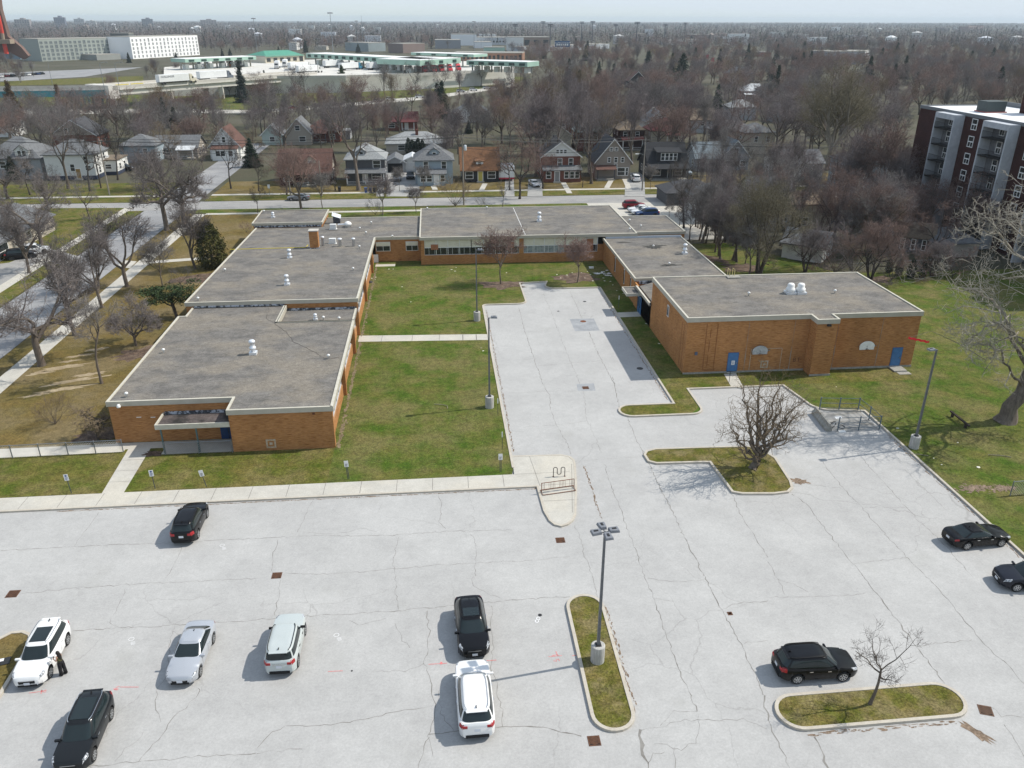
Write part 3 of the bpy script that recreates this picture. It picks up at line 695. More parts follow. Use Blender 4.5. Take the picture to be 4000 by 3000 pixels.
me = MB(); me.poly([(-18.14, 85.78, ZS + .004), (-9.5, 85.78, ZS + .004), (-9.5, 86.0, ZS + .004), (-18.14, 86.0, ZS + .004)]); me.poly([(-18.14, 86.0, 3.5), (-9.6, 86.0, 3.5), (-9.6, 86.0, ZS), (-18.14, 86.0, ZS)][::-1])
me.poly([(-18.14, 85.78, ZS + .004), (-18.14, 91.6, ZS + .004), (-17.9, 91.6, ZS + .004), (-17.9, 85.78, ZS + .004)][::-1]); me.build("roof_edge", EDGE, SCH)
me = MB(); me.poly([(-17.85, 86, 3.5), (-17.85, 91.6, 3.5), (-17.85, 91.6, ZS), (-17.85, 86, ZS)]); me.build("fascia", FASCIA, SCH)
wing([(-29.4, 132.1), (-18.6, 132.1), (-18.6, 141.5), (-29.6, 141.5)], 3.6, 4.72, over=.2, fh=.38)
bb = MB(); bb.box(-29.2, 132.3, 0, -18.7, 141.3, 4.4); bb.build("wall", BRICK, SCH)
wing([(-2.6, 121.8), (31.0, 121.8), (31.0, 142.5), (-2.6, 142.5)], 0, 4.4, skip=(0,))
wing([(31.0, 122.6), (38.9, 122.6), (38.9, 133.8), (31.0, 133.8)], 0, 4.38, skip=(3,))
wing([(25.8, 100.4), (38.1, 100.4), (38.1, 121.9), (25.8, 121.9)], 0, 3.72, skip=(2,), fh=.4)
wing([(25.7, 91.6), (28.4, 91.6), (28.4, 100.3), (25.7, 98.4)], 0, 3.3, over=.32, fh=.34, skip=(0, 1, 2))
wing([(25.7, 77.1), (39.0, 77.1), (39.0, 75.45), (41.2, 75.45), (41.2, 77.0), (51.2, 77.0), (51.2, 91.6), (25.7, 91.6)], 0, 6.5, fh=.5)
# front of the classroom wing and fascia above the glass
me = MB(); me.poly([(-2.72, 121.68, 3.94), (31.12, 121.68, 3.94), (31.12, 121.68, 4.4), (-2.72, 121.68, 4.4)]); me.poly([(-2.72, 121.8, 3.94), (31.12, 121.8, 3.94), (31.12, 121.68, 3.94), (-2.72, 121.68, 3.94)]); me.build("fascia", FASCIA, SCH)
me = MB(); me.poly([(-2.72, 121.68, 4.404), (31.12, 121.68, 4.404), (31.12, 121.94, 4.404), (-2.72, 121.94, 4.404)]); me.build("roof_edge", EDGE, SCH)
me = MB(); me.box(-2.6, 121.9, 0, 25.8, 122.2, 1.55); me.build("wall", BRICK, SCH)
for bx in ((-2.58, 121.85, 0, -2.0, 122.3, 3.96), (12.6, 121.86, 0, 13.3, 122.3, 3.96), (24.9, 121.95, 1.55, 25.8, 122.3, 2.7)): MB().box(*bx).build("brick_pier", BRICK, SCH)
bays = [(-2.0, 5.2, DARKGLASS), (5.2, 12.6, DARKGLASS), (13.3, 19.8, CURTAIN), (19.8, 24.9, DARKGLASS)]
for a, b, gm in bays:
  k = max(3, round((b - a) / 1.8))
  wf = MB()
  wf.box(a, 121.98, 1.5, b, 122.16, 1.6); wf.box(a, 121.98, 2.66, b, 122.16, 2.74)
  for i in range(k + 1):
    x = a + (b - a) * i / k; wf.box(x - .04, 121.96, 1.6, x + .04, 122.14, 3.94)
  for i in range(2 * k):
    x = a + (b - a) * (i + .5) / (2 * k) + .25 * (b - a) / (2 * k); wf.box(x - .02, 121.99, 1.6, x + .02, 122.1, 2.66)
  w = wf.build("window", ALU, SCH)
  MB().box(a, 122.04, 2.74, b, 122.1, 3.94).build("panel", CREAM, w)
  MB().box(a, 122.07, 1.6, b, 122.11, 2.66).build("pane", gm, w)
for bx in ((-1.0, 121.9, 2.4, .1, 122.02, 3.2), (10.9, 121.9, 2.5, 11.8, 122.02, 3.4), (23.2, 121.92, 1.7, 24.2, 122.02, 3.6)): MB().box(*bx).build("plywood_patch", mat("plywood", (.36, .16, .08), (.3, .12, .06), scale=3), SCH)
for xa, xb in ((-9.5, -7.3), (-4.9, -3.0)):                  # connector windows
  w = MB().box(xa, 124.12, 1.75, xb, 124.24, 3.2).build("window", WHITE, SCH)
  MB().box(xa + .06, 124.08, 2.6, xb - .06, 124.14, 3.15).build("panel", CREAM, w)
  MB().box(xa + .08, 124.08, 1.83, (xa + xb) / 2 - .04, 124.14, 2.55).build("pane", DARKGLASS, w)
  MB().box((xa + xb) / 2 + .04, 124.08, 1.83, xb - .08, 124.14, 2.55).build("pane", DARKGLASS, w)
# courtyard side: brick piers, aprons and recessed windows
def eave(y): return 4.2 if y < 86 else (3.6 if y < 91.6 else zmain((0, y)))
piers = [63.9, 74.8, 86.1, 91.8, 104.6, 117.9]
for y in piers:
  MB().box(-10.45, y + .015, 0, -9.62, y + (.45 if y > 64 else .6), eave(y + .3) - .3).build("brick_pier", BRICK, SCH)
spans = [(64.5, 74.8), (75.25, 86.1), (86.55, 91.8), (92.25, 104.6), (105.05, 117.9), (118.35, 124.2)]
for a, b in spans: MB().box(-10.35, a, 0, -9.95, b, 1.35).build("wall", BRICK, SCH)
for a, b in spans:
  top = min(eave(a + .1), eave(b - .1)) - .35
  w = MB().box(-10.3, a, 1.35, -10.06, b, 1.45)
  k = max(2, round((b - a) / 2))
  for i in range(k + 1):
    y = a + (b - a) * i / k; w.box(-10.3, max(a, y - .04), 1.45, -10.06, min(b, y + .04), top)
  w.box(-10.3, a, 2.45, -10.06, b, 2.53)
  wo = w.build("window", ALU, SCH)
  MB().box(-10.24, a, 1.45, -10.16, b, 2.45).build("pane", DARKGLASS, wo)
  MB().box(-10.25, a, 2.53, -10.13, b, top).build("panel", CREAM, wo)
# gym: plinth, painted lines, hoops, doors
pl = MB(); pl.box(25.66, 77.02, 0, 38.98, 77.1, .28); pl.box(38.94, 75.38, 0, 41.26, 75.46, .3); pl.box(41.24, 76.92, 0, 51.24, 77.0, .3); pl.build("plinth", CONC_OLD, SCH)
def wallbox(mb, xa, xb, za, zb, t=.03, y=77.08): mb.box(xa, y - t, za, xb, y, zb)
def gymxz(o, x, y, yy=77.08):
  px, py = Z(*o, x, y); d = AX * ((px - 2000) / F_PX) + AY * ((py - 1500) / F_PX) + AF
  t = yy / d[1]; return d[0] * t, CAM_H + d[2] * t
B3, D3 = (2000, 750), (3000, 750)
def door(o, pts, yy, sign=False, parent=SCH):
  q = [gymxz(o, *p, yy) for p in pts]
  xa, xb = min(p[0] for p in q), max(p[0] for p in q); zb = max(p[1] for p in q)
  xa, xb, zb = xa, xa + 1.05, 2.35
  d = MB().box(xa, yy - .06, .2, xb, yy, zb).build("door", BLUE_DOOR, parent)
  MB().box(xa - .06, yy - .045, .2, xb + .06, yy - .01, zb + .07).build("frame", mat("door_frame_blue", (.04, .12, .27), rough=.6), d)
  MB().box(xb - .17, yy - .12, 1.15, xb - .1, yy - .06, 1.3).build("handle", STEEL, d)
  MB().box(xa, yy - .1, .14, xb, yy, .2).build("sill", ALU, d)
  if sign:
    s = MB().box(xa + .38, yy - .075, 1.02, xa + .74, yy - .06, 1.5).build("notice", WHITE, d)
    ln = MB()
    for k in range(4): ln.box(xa + .43, yy - .079, 1.1 + k * .09, xa + .69 - .03 * (k % 2), yy - .075, 1.14 + k * .09)
    ln.build("lettering", mat("notice_blue", (.1, .16, .3)), s)
  return d
door(B3, [(1855, 1550), (1925, 1555), (1940, 1400)], 77.08, True)
door(D3, [(1050, 1503), (1125, 1500), (1160, 1348)], 76.99)
stp = MB(); xx = gymxz(D3, 1050, 1503, 76.9)[0]
stp.box(xx - .15, 75.6, 0, xx + 1.3, 76.95, .26); stp.box(xx + .1, 74.9, 0, xx + 1.45, 75.58, .14); stp.build("door_step", CONC_OLD, SCH)
PALE_LINE = mat("chalky_white_line", (.5, .43, .34), (.38, .28, .18), scale=6, rough=.9)
MORTAR_STRIP = mat("grey_mortar_strip", (.3, .27, .23), (.36, .2, .1), scale=1.5, rough=.9)
for o, x0, y0, yy in ((B3, 2000, 1540, 77.08), (D3, 175, 1535, 77.08), (D3, 545, 1525, 76.98), (D3, 920, 1505, 76.98)):
  cj = MB(); x, z_ = gymxz(o, x0, y0, yy); cj.box(x - .045, yy - .01, .28, x + .045, yy + .02, 2.9); cj.box(x - .015, yy - .008, 2.9, x + .015, yy + .02, 5.9); cj.build("control_joint", MORTAR_STRIP, SCH)
LN = MB()
x0, zb = gymxz(B3, 2045, 1545); x1, zt = gymxz(B3, 2070, 1370); x2, _ = gymxz(D3, 95, 1540)
LN.box(x0 - .03, 77.075, .3, x0 + .03, 77.09, 2.75); LN.box(x0, 77.075, 2.72, x2, 77.09, 2.77); LN.box(x2 - .02, 77.075, .3, x2 + .02, 77.09, 2.75)
LN.build("painted_line", PALE_LINE, SCH)
def target(o, x, y, s, yy=77.08, m=None):
  cx, cz = gymxz(o, x, y, yy); t = .07; mb = MB()
  mb.box(cx - s, yy - .006, cz - s, cx + s, yy + .01, cz - s + 2 * t); mb.box(cx - s, yy - .006, cz + s - 2 * t, cx + s, yy + .01, cz + s)
  mb.box(cx - s, yy - .006, cz - s + 2 * t, cx - s + 2 * t, yy + .01, cz + s - 2 * t); mb.box(cx + s - 2 * t, yy - .006, cz - s + 2 * t, cx + s, yy + .01, cz + s - 2 * t)
  mb.box(cx - .13, yy - .006, cz - .13, cx + .13, yy + .01, cz + .13)
  mb.build("painted_target", m or PALE_LINE, SCH)
target(B3, 2180, 1488, .42); target((1000, 1500), 130, 515, .42, 63.9)
def hoop(o, x, y, yy, m):
  cx, cz = gymxz(o, x, y, yy); b = MB()
  pts = [(-.8, -.35), (.8, -.35)] + [(.85 * math.cos(R(a)), .62 * math.sin(R(a))) for a in range(10, 180, 12)]
  b.add([(cx + p, yy - .22, cz + q) for p, q in pts] + [(cx + p, yy - .16, cz + q) for p, q in pts],
     [tuple(range(len(pts))), tuple(range(2 * len(pts) - 1, len(pts) - 1, -1))] + [(i, i + len(pts), (i + 1) % len(pts) + len(pts), (i + 1) % len(pts)) for i in range(len(pts))])
  bo = b.build("backboard", m, SCH)
  r = MB(); r.tube([(cx + .22 * math.cos(R(a)), yy - .46 + .22 * math.sin(R(a)), cz - .3) for a in range(0, 361, 20)], .014, 5); r.build("hoop", RUST, bo)
  br = MB(); br.box(cx - .1, yy - .24, cz - .36, cx + .1, yy - .22, cz - .18); br.box(cx - .04, yy - .22, cz - .1, cx + .04, yy, cz + .1); br.box(cx + .3, yy - .17, cz, cx + 1.1, yy, cz + .05); br.build("bracket", STEEL, bo)
hoop(B3, 2138, 1370, 77.08, mat("weathered_backboard", (.45, .46, .46), (.3, .31, .31), scale=3, rough=.7)); hoop(D3, 848, 1330, 76.98, WHITE)
gl = MB()                                                   # brick relief lines of the gym
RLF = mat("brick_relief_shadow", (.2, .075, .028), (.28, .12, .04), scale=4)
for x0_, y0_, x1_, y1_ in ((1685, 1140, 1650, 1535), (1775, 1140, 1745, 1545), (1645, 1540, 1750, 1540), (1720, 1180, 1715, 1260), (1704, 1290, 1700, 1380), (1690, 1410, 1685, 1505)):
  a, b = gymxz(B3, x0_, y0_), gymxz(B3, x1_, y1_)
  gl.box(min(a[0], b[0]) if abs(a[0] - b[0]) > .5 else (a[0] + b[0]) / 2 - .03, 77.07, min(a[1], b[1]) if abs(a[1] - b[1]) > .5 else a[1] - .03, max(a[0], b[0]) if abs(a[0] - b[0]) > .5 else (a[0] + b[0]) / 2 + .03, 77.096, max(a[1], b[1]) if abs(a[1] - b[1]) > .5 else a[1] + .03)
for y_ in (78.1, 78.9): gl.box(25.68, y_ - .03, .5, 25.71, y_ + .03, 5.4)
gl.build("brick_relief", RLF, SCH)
gx, gz = gymxz(B3, 1590, 1395); MB().box(gx - .14, 76.98, gz - .17, gx + .14, 77.08, gz + .17).build("wall_box", mat("blue_grey_box", (.1, .12, .17)), SCH)
gx, gz = gymxz(D3, 527, 1150, 75.4); MB().box(gx - .2, 75.2, gz - .1, gx + .2, 75.44, gz + .08).build("floodlight", BLACK, SCH)
# BT daubed by the pier
gx, gz = gymxz(D3, 218, 1450); bt = MB()
for dx0, dz0, dx1, dz1 in ((0, -.22, .05, .22), (.05, .17, .25, .22), (.05, -.03, .25, .02), (.05, -.22, .25, -.17), (.22, .02, .27, .17), (.22, -.17, .27, -.03), (.42, .17, .75, .22), (.56, -.22, .61, .17)):
  bt.box(gx + dx0, 77.07, gz + dz0, gx + dx1, 77.094, gz + dz1)
bt.build("graffiti", mat("dark_graffiti", (.12, .05, .025)), SCH)
w = MB().box(25.62, 84.0, 4.1, 25.74, 84.65, 5.4).build("window", ALU, SCH); MB().box(25.6, 84.08, 4.2, 25.66, 84.57, 5.3).build("pane", DARKGLASS, w)
# vestibule: parapet, roof, porch canopy, blue double door, tall slit windows
me = MB(); me.poly([(25.38, 91.8, 2.95), (25.38, 98.5, 2.95), (25.38, 98.5, 3.3), (25.38, 91.8, 3.3)][::-1]); me.build("fascia", FASCIA, SCH)
me = MB(); me.poly([(25.38, 91.65, 3.31), (25.62, 91.65, 3.31), (25.62, 98.5, 3.31), (25.38, 98.5, 3.31)]); me.build("roof_edge", EDGE, SCH)
MB().box(25.7, 91.6, 0, 25.9, 100.4, 3.2).build("wall", BRICK, SCH)
MB().box(25.9, 98.3, 0, 28.4, 98.5, 3.0).build("wall", BRICK, SCH)
fl = MB(); fl.box(26.0, 100.26, 3.3, 28.4, 100.3, 3.38); fl.box(26.3, 100.2, 2.95, 28.3, 100.3, 3.3); fl.build("flashing", FLASH, SCH)
d = MB().box(25.63, 96.2, .1, 25.7, 97.9, 2.35).build("door", BLUE_DOOR, SCH)
MB().box(25.6, 96.5, .9, 25.64, 96.68, 2.1).build("pane", DARKGLASS, d); MB().box(25.6, 97.4, .9, 25.64, 97.58, 2.1).build("pane", DARKGLASS, d); MB().box(25.6, 97.03, .1, 25.645, 97.07, 2.35).build("door_gap", BLACK, d)
cn = MB(); cn.box(23.85, 96.6, 2.55, 25.68, 99.4, 2.62); cn.box(23.8, 96.55, 2.5, 25.69, 96.65, 2.9); cn.box(23.8, 99.35, 2.5, 25.69, 99.45, 2.9); cn.box(23.8, 96.65, 2.5, 23.9, 99.35, 2.9)
co = cn.build("porch_canopy", EDGE, SCH); MB().box(23.92, 96.67, 2.63, 25.66, 99.33, 2.75).build("roof", GRAVEL_ROOF, co)
for y in (102.6, 106.5, 112.5):
  w = MB().box(25.74, y, 1.0, 25.82, y + .5, 3.1).build("window", ALU, SCH); MB().box(25.72, y + .07, 1.1, 25.78, y + .43, 3.0).build("pane", DARKGLASS, w)
fl = MB(); fl.box(26.1, 121.7, 3.62, 38.1, 121.82, 3.95); fl.build("flashing", mat("bluish_flashing", (.42, .48, .55), (.5, .54, .58), scale=2, rough=.5), SCH)
fl = MB(); fl.box(-28.3, 91.6, 4.15, -18.0, 91.72, 4.36); fl.box(-17.8, 91.6, 3.52, -9.8, 91.72, 3.78); fl.box(-29.2, 131.95, 4.0, -18.6, 132.05, 4.3); fl.build("flashing", FLASH, SCH)
sk = MB(); sk.box(-28.2, 91.55, 4.1, -18.0, 91.66, 4.18); sk.build("tar_strip", BLACK, SCH)
# entrance canopy at the front
cp = MB(); cp.box(-24.6, 64.1, 2.5, -18.45, 66.45, 2.58); cp.box(-24.7, 64.0, 2.5, -18.44, 64.12, 2.95); cp.box(-24.7, 64.12, 2.5, -24.58, 66.45, 2.95)
cpo = cp.build("entrance_canopy", EDGE, SCH)
MB().box(-24.56, 64.14, 2.58, -18.46, 66.44, 2.78).build("roof", mat("wet_gravel_roof", (.045, .04, .036), (.02, .018, .017), scale=1.5, c3=(.2, .16, .15), scale3=.6, amt3=.4, rough=.8, speck=.4), cpo)
MB().box(-24.5, 66.38, 2.78, -18.5, 66.46, 3.05).build("flashing", FLASH, cpo)
for x in (-24.3, -21.35):
  MB().box(x - .06, 64.1, .11, x + .06, 64.22, 2.5).build("post", mat("grey_green_post", (.09, .14, .14), rough=.5), cpo)
d = MB().box(-20.0, 66.42, .12, -18.6, 66.5, 2.35).build("door", mat("navy_door", (.02, .055, .16), (.016, .045, .13), scale=3, rough=.5), SCH); MB().box(-19.33, 66.4, .12, -19.27, 66.43, 2.35).build("door_gap", BLACK, d)
sm = MB(); sm.box(-27.0, 66.44, 2.55, -26.6, 66.5, 2.6); sm.box(-25.8, 66.44, 2.5, -25.4, 66.5, 2.55); sm.build("wall_bracket", WHITE, SCH)
MB().lathe([(.05, 0), (.16, .03), (.18, .12), (.12, .3), (.02, .34)], (-28.2, 66.2, 3.7), 12).build("floodlight", WHITE, SCH, smooth=True)
MB().lathe([(.05, 0), (.1, .03), (.1, .16), (.03, .18)], (-11.2, 63.82, 3.45), 10).build("alarm_bell", RUST, SCH, smooth=True)
def roof_z(x, y):
  if y < 86 and x < -9: return ZS - .1
  if y < 91.7 and -17.9 < x < -9: return 3.52
  if y < 91.7 and x < -9: return ZS - .1
  if y > 132 and x < -18.6: return 4.62
  if x < -2.6: return zmain((x, y)) - .1
  if y > 121.8: return 4.3
  if y > 100.4: return 3.62
  if x < 28.4 and y > 91.6: return 3.2
  return 6.4
def on_roof(o, x, y, z):
  for _ in range(4):
    q = P(*Z(*o, x, y), z); z = roof_z(q.x, q.y)
  return q.x, q.y, z
def mushroom(o, x, y, z, s=1.0, tall=True):
  x, y, z = on_roof(o, x, y, z)
  h = .35 if tall else 0
  v = MB().box(x - .38 * s, y - .38 * s, z, x + .38 * s, y + .38 * s, z + .28 * s).build("roof_vent", ALU, SCH)
  MB().lathe([(.22 * s, .28 * s), (.22 * s, .5 * s), (.34 * s, .56 * s), (.36 * s, .8 * s), (.24 * s, .86 * s), (.24 * s, (.9 + h) * s), (.33 * s, (.92 + h) * s), (.34 * s, (1.12 + h) * s), (.22 * s, (1.24 + h) * s), (.03, (1.26 + h) * s)], (x, y, z), 18).build("cap", ALU, v, smooth=True)
A3, C3 = (1000, 750), (0, 750)
mushroom(A3, 270, 805, 4.6, .85); mushroom(A3, 292, 575, 4.4, .85); mushroom(A3, 148, 222, 4.6, .75, False); mushroom((0, 750), 2190, 1400, 4.1, .95); mushroom((2000, 750), 235, 255, 4.3, 1.0); mushroom((2000, 750), 1492, 535, 3.6, .95)
mushroom(A3, 515, 1105, 3.5, .6, False)
for x in (190, 278):
  a, b, c = on_roof(D3, x, 875, 6.4)
  v = MB().box(a - .55, b - .55, c, a + .55, b + .55, c + .25).build("roof_vent", ALU, SCH)
  MB().lathe([(.45, .25), (.52, .3), (.52, .6), (.4, .66), (.4, 1.0), (.3, 1.16), (.03, 1.2)], (a, b, c), 20).build("cap", WHITE, v, smooth=True)
a, b, c = on_roof(A3, 795, 300, 3.9); v = MB().lathe([(.5, 0), (.5, .3), (.62, .36), (.6, .55), (.42, .75), (.2, .86), (.03, .9)], (a, b, c), 18).build("roof_vent", WHITE, SCH, smooth=True)
du = MB(); du.tube([(a - .4, b, c + .4), (a - 1.6, b - .1, c + .4)], .13, 8, True); du.build("duct", ALU, v)
small = [(A3, 898, 328), (A3, 951, 365), (A3, 997, 278), (A3, 895, 488), (A3, 840, 680), (A3, 1178, 398), (A3, 720, 1112), (A3, 584, 1106), (A3, 628, 1440), (A3, 70, 180), (C3, 1945, 690), (C3, 1714, 940), (C3, 1416, 1390), ((0, 1500), 1097, 112),
    (A3, 1480, 155), (A3, 1995, 148), ((2000, 750), 1016, 258), ((2000, 750), 1113, 308), ((2000, 750), 1016, 335), ((2000, 750), 1221, 484), ((2000, 750), 1358, 636), ((2000, 750), 2044, 897), (D3, 576, 876)]
for o, x, y in small:
  a, b, c = on_roof(o, x, y, 4.2)
  MB().lathe([(.09, 0), (.09, .28), (.16, .3), (.16, .42), (.02, .5)], (a, b, c), 10).build("vent_pipe", WHITE, SCH, smooth=True)
for x, y, h, r in ((580, 468, 1.35, .2), (728, 472, 1.15, .23), (845, 470, 1.15, .2)):
  a, b, c = on_roof(A3, x, y, 4.2)
  f = MB().lathe([(r, 0), (r, h), (r * 1.02, h)], (a, b, c), 14).build("flue", ALU, SCH, smooth=True)
  MB().lathe([(r * 1.35, h - .1), (r * 1.45, h + .02), (r * 1.2, h + .1), (.02, h + .16)], (a, b, c), 14).build("cap", ALU, f, smooth=True)
a, b, c = on_roof(A3, 507, 492, 4.2)
ch = MB().box(a - .62, b - .1, c, a + .62, b + 1.0, c + 2.6).build("chimney", BRICK, SCH); MB().box(a - .7, b - .18, c + 2.6, a + .7, b + 1.08, c + 2.72).build("cap", CONC, ch)
MB().box(a - .66, b - .14, c, a + .66, b + 1.04, c + .2).build("flashing", FLASH, ch)
a, b, c = on_roof(A3, 700, 268, 3.9); hd = MB(); hd.add([(a - .55, b - .4, c), (a + .55, b - .4, c), (a + .55, b + .5, c), (a - .55, b + .5, c), (a - .55, b + .5, c + 1.7), (a - .55, b - .4, c + 1.3), (a + .55, b + .5, c + 1.2), (a + .55, b - .4, c + .9)], [(0, 1, 7, 5), (1, 2, 6, 7), (2, 3, 4, 6), (3, 0, 5, 4)])
hd.build("roof_hatch", mat("dark_hatch", (.05, .055, .065), rough=.5), SCH); lid = MB(); lid.add([(a - .7, b - .5, c + 1.3), (a + .7, b - .5, c + .85), (a + .7, b + .6, c + 1.2), (a - .7, b + .6, c + 1.75)], [(0, 1, 2, 3)]); lid.build("roof_hatch_cover", ALU, SCH)
for x, y in ((668, 322), (663, 448)):
  a, b, c = on_roof(A3, x, y, 4.0); u = MB(); u.box(a - .5, b - .25, c + .12, a + .5, b + .25, c + .85); u.box(a - .6, b - .3, c, a + .6, b + .3, c + .1)
  u.build("condenser", WHITE, SCH, bevel=.03)
gp = MB(); q = [on_roof(C3, 1990, 505, 4.4), on_roof(A3, 430, 487, 4.3), on_roof(A3, 450, 466, 4.3)]
gp.tube([(p[0], p[1], p[2] + .15) for p in q], .055, 6); [gp.box(q[0][0] + t, q[0][1] + t * .02 - .08, q[0][2], q[0][0] + t + .2, q[0][1] + t * .02 + .08, q[0][2] + .12) for t in np.arange(.5, 10, 2.0)]
gp.build("gas_pipe", YELLOW, SCH)
dk = mat("damp_roof_patch", (.03, .028, .025), (.06, .05, .035), scale=1.5, rough=.6)
for o, x, y, rx, ry, sd in (((2000, 750), 1215, 470, 1.6, .8, 1), ((2000, 750), 1370, 632, 1.3, .55, 2), ((2000, 750), 1230, 475, .9, 1.0, 3), ((2000, 750), 970, 436, 1.2, .3, 4), ((2000, 750), 1290, 462, 1.0, .25, 9)):
  a, b, c = on_roof(o, x, y, 3.6); mb = MB(); blob(mb, (a, b), rx, ry, c + .006 + sd * .001, n=26, rough=.45, seed=sd); mb.build("damp_patch", dk, SCH)
rc = MB(); rr = random.Random(5)
for o, pts in ((A3, [(130, 935), (90, 1090), (250, 1200), (320, 1290), (480, 1370), (610, 1445)]), (A3, [(820, 485), (820, 520), (680, 655), (500, 735), (340, 785)]), (A3, [(230, 815), (285, 885)]), (A3, [(560, 330), (900, 345), (990, 340)]), (A3, [(640, 1445), (740, 1425)]), (A3, [(300, 605), (700, 670), (760, 695)])):
  q = [on_roof(o, *p, 4.3) for p in pts]; out = []
  for p0, p1 in zip(q[:-1], q[1:]):
    for t in np.linspace(0, 1, 8)[:-1]: out.append((p0[0] + (p1[0] - p0[0]) * t + rr.uniform(-.08, .08), p0[1] + (p1[1] - p0[1]) * t + rr.uniform(-.12, .12), p0[2] + (p1[2] - p0[2]) * t + .02))
  rc.tube(out, .013, 4)
rc.build("roof_cable", mat("weathered_cable", (.09, .07, .06)), SCH)
wl = MB(); a = P(*Z(2000, 750, 10, 135), 4.3); b = P(*Z(2000, 750, 115, 370), 4.3); wl.strip([(a.x, a.y), (b.x, b.y)], .07, 4.306); wl.build("roof_seam", WHITE, SCH)
hx, hy, hz = 43.2 - 10.6, 91.5, 6.5
hx = P(*Z(2000, 750, 1885, 715), 6.5).x
ld = MB()
for s_ in (-.3, .3):
  ld.tube([(hx + s_, 91.9, 4.5), (hx + s_, 91.9, 7.3), (hx + s_, 91.2, 7.3), (hx + s_, 91.2, 6.5)], .035, 6)
for z_ in np.arange(4.6, 6.6, .3): ld.tube([(hx - .3, 91.9, z_), (hx + .3, 91.9, z_)], .025, 5)
ld.build("roof_ladder", mat("pale_yellow_ladder", (.6, .5, .22), rough=.6), SCH)
MB().box(hx - .7, 90.5, 6.42, hx + .9, 91.3, 6.54).build("walkway_pad", CONC_OLD, SCH)
ROOFS = {k: mat("shingles_" + k, c, tuple(v * .72 for v in c), scale=2.5, rough=.92, speck=.3) for k, c in dict(
  grey=(.16, .165, .17), pale=(.3, .31, .31), dark=(.03, .031, .034), brown=(.2, .1, .05), redbrown=(.13, .07, .055), maroon=(.12, .035, .035), blue=(.15, .18, .2), teal=(.22, .27, .28), tan=(.2, .155, .11), char=(.07, .07, .075), white=(.6, .62, .63)).items()}
WALLS = {k: mat("siding_" + k, c, tuple(v * .88 for v in c), scale=1.2, rough=.8, stretch=(1, 1, 9)) for k, c in dict(
  white=(.72, .72, .69), cream=(.55, .5, .4), taupe=(.27, .235, .2), lightblue=(.3, .36, .4), grey=(.33, .34, .35), black=(.03, .03, .033), darkgrey=(.09, .09, .095), beige=(.5, .45, .37), stone=(.38, .34, .29), palegreen=(.42, .5, .46)).items()}
WALLS["brick"] = BRICK_RED; WALLS["maroon"] = BRICK_DARK; WALLS["orange"] = BRICK
TRIM = mat("white_trim", (.78, .78, .76), rough=.6)
GLASS = DARKGLASS
def window(par, x, z, w, h, y=0.0, face='f', W=0, trim=None, mull=True):
  """frame proud of the wall with a dark pane child; face f (front), l, r (sides of a house of width W)"""
  trim = trim or TRIM
  def bx(a0, b0, c0, a1, b1, c1):
    if face == 'f': return (a0, b0, c0, a1, b1, c1)
    if face == 'l': return (-W / 2 + b0, -a1, c0, -W / 2 + b1, -a0, c1)
    return (W / 2 - b1, a0, c0, W / 2 - b0, a1, c1)
  m = MB(); t = .11
  yy = y if face == 'f' else 0
  m.box(*bx(x - w / 2 - t, yy - .06, z - t, x + w / 2 + t, yy + .01, z)); m.box(*bx(x - w / 2 - t, yy - .06, z + h, x + w / 2 + t, yy + .01, z + h + t))
  m.box(*bx(x - w / 2 - t, yy - .06, z, x - w / 2, yy + .01, z + h)); m.box(*bx(x + w / 2, yy - .06, z, x + w / 2 + t, yy + .01, z + h))
  if mull: m.box(*bx(x - w / 2, yy - .05, z + h / 2 - .04, x + w / 2, yy + .01, z + h / 2 + .04))
  f = m.build("window", trim, par)
  MB().box(*bx(x - w / 2, yy - .035, z, x + w / 2, yy + .005, z + h)).build("pane", GLASS, f)
  return f
def gable_roof(mb, x0, x1, y0, y1, z, rise, axis='x', ov=.45, t=.18):
  """two slabs meeting at a ridge along the axis"""
  if axis == 'x':
    ym = (y0 + y1) / 2; k = rise / (ym - y0)
    for s, ye in ((-1, y0), (1, y1)):
      yo = ye + s * ov; zo = z - k * ov
      a = [(x0 - ov, yo, zo), (x1 + ov, yo, zo), (x1 + ov, ym, z + rise), (x0 - ov, ym, z + rise)]
      v = a + [(p[0], p[1], p[2] + t) for p in a]
      mb.add(v, [(0, 1, 2, 3), (4, 7, 6, 5), (0, 4, 5, 1), (1, 5, 6, 2), (3, 7, 4, 0), (2, 6, 7, 3)])
  else:
    xm = (x0 + x1) / 2; k = rise / (xm - x0)
    for s, xe in ((-1, x0), (1, x1)):
      xo = xe + s * ov; zo = z - k * ov
      a = [(xo, y0 - ov, zo), (xo, y1 + ov, zo), (xm, y1 + ov, z + rise), (xm, y0 - ov, z + rise)]
      v = a + [(p[0], p[1], p[2] + t) for p in a]
      mb.add(v, [(0, 1, 2, 3), (4, 7, 6, 5), (0, 4, 5, 1), (1, 5, 6, 2), (3, 7, 4, 0), (2, 6, 7, 3)])
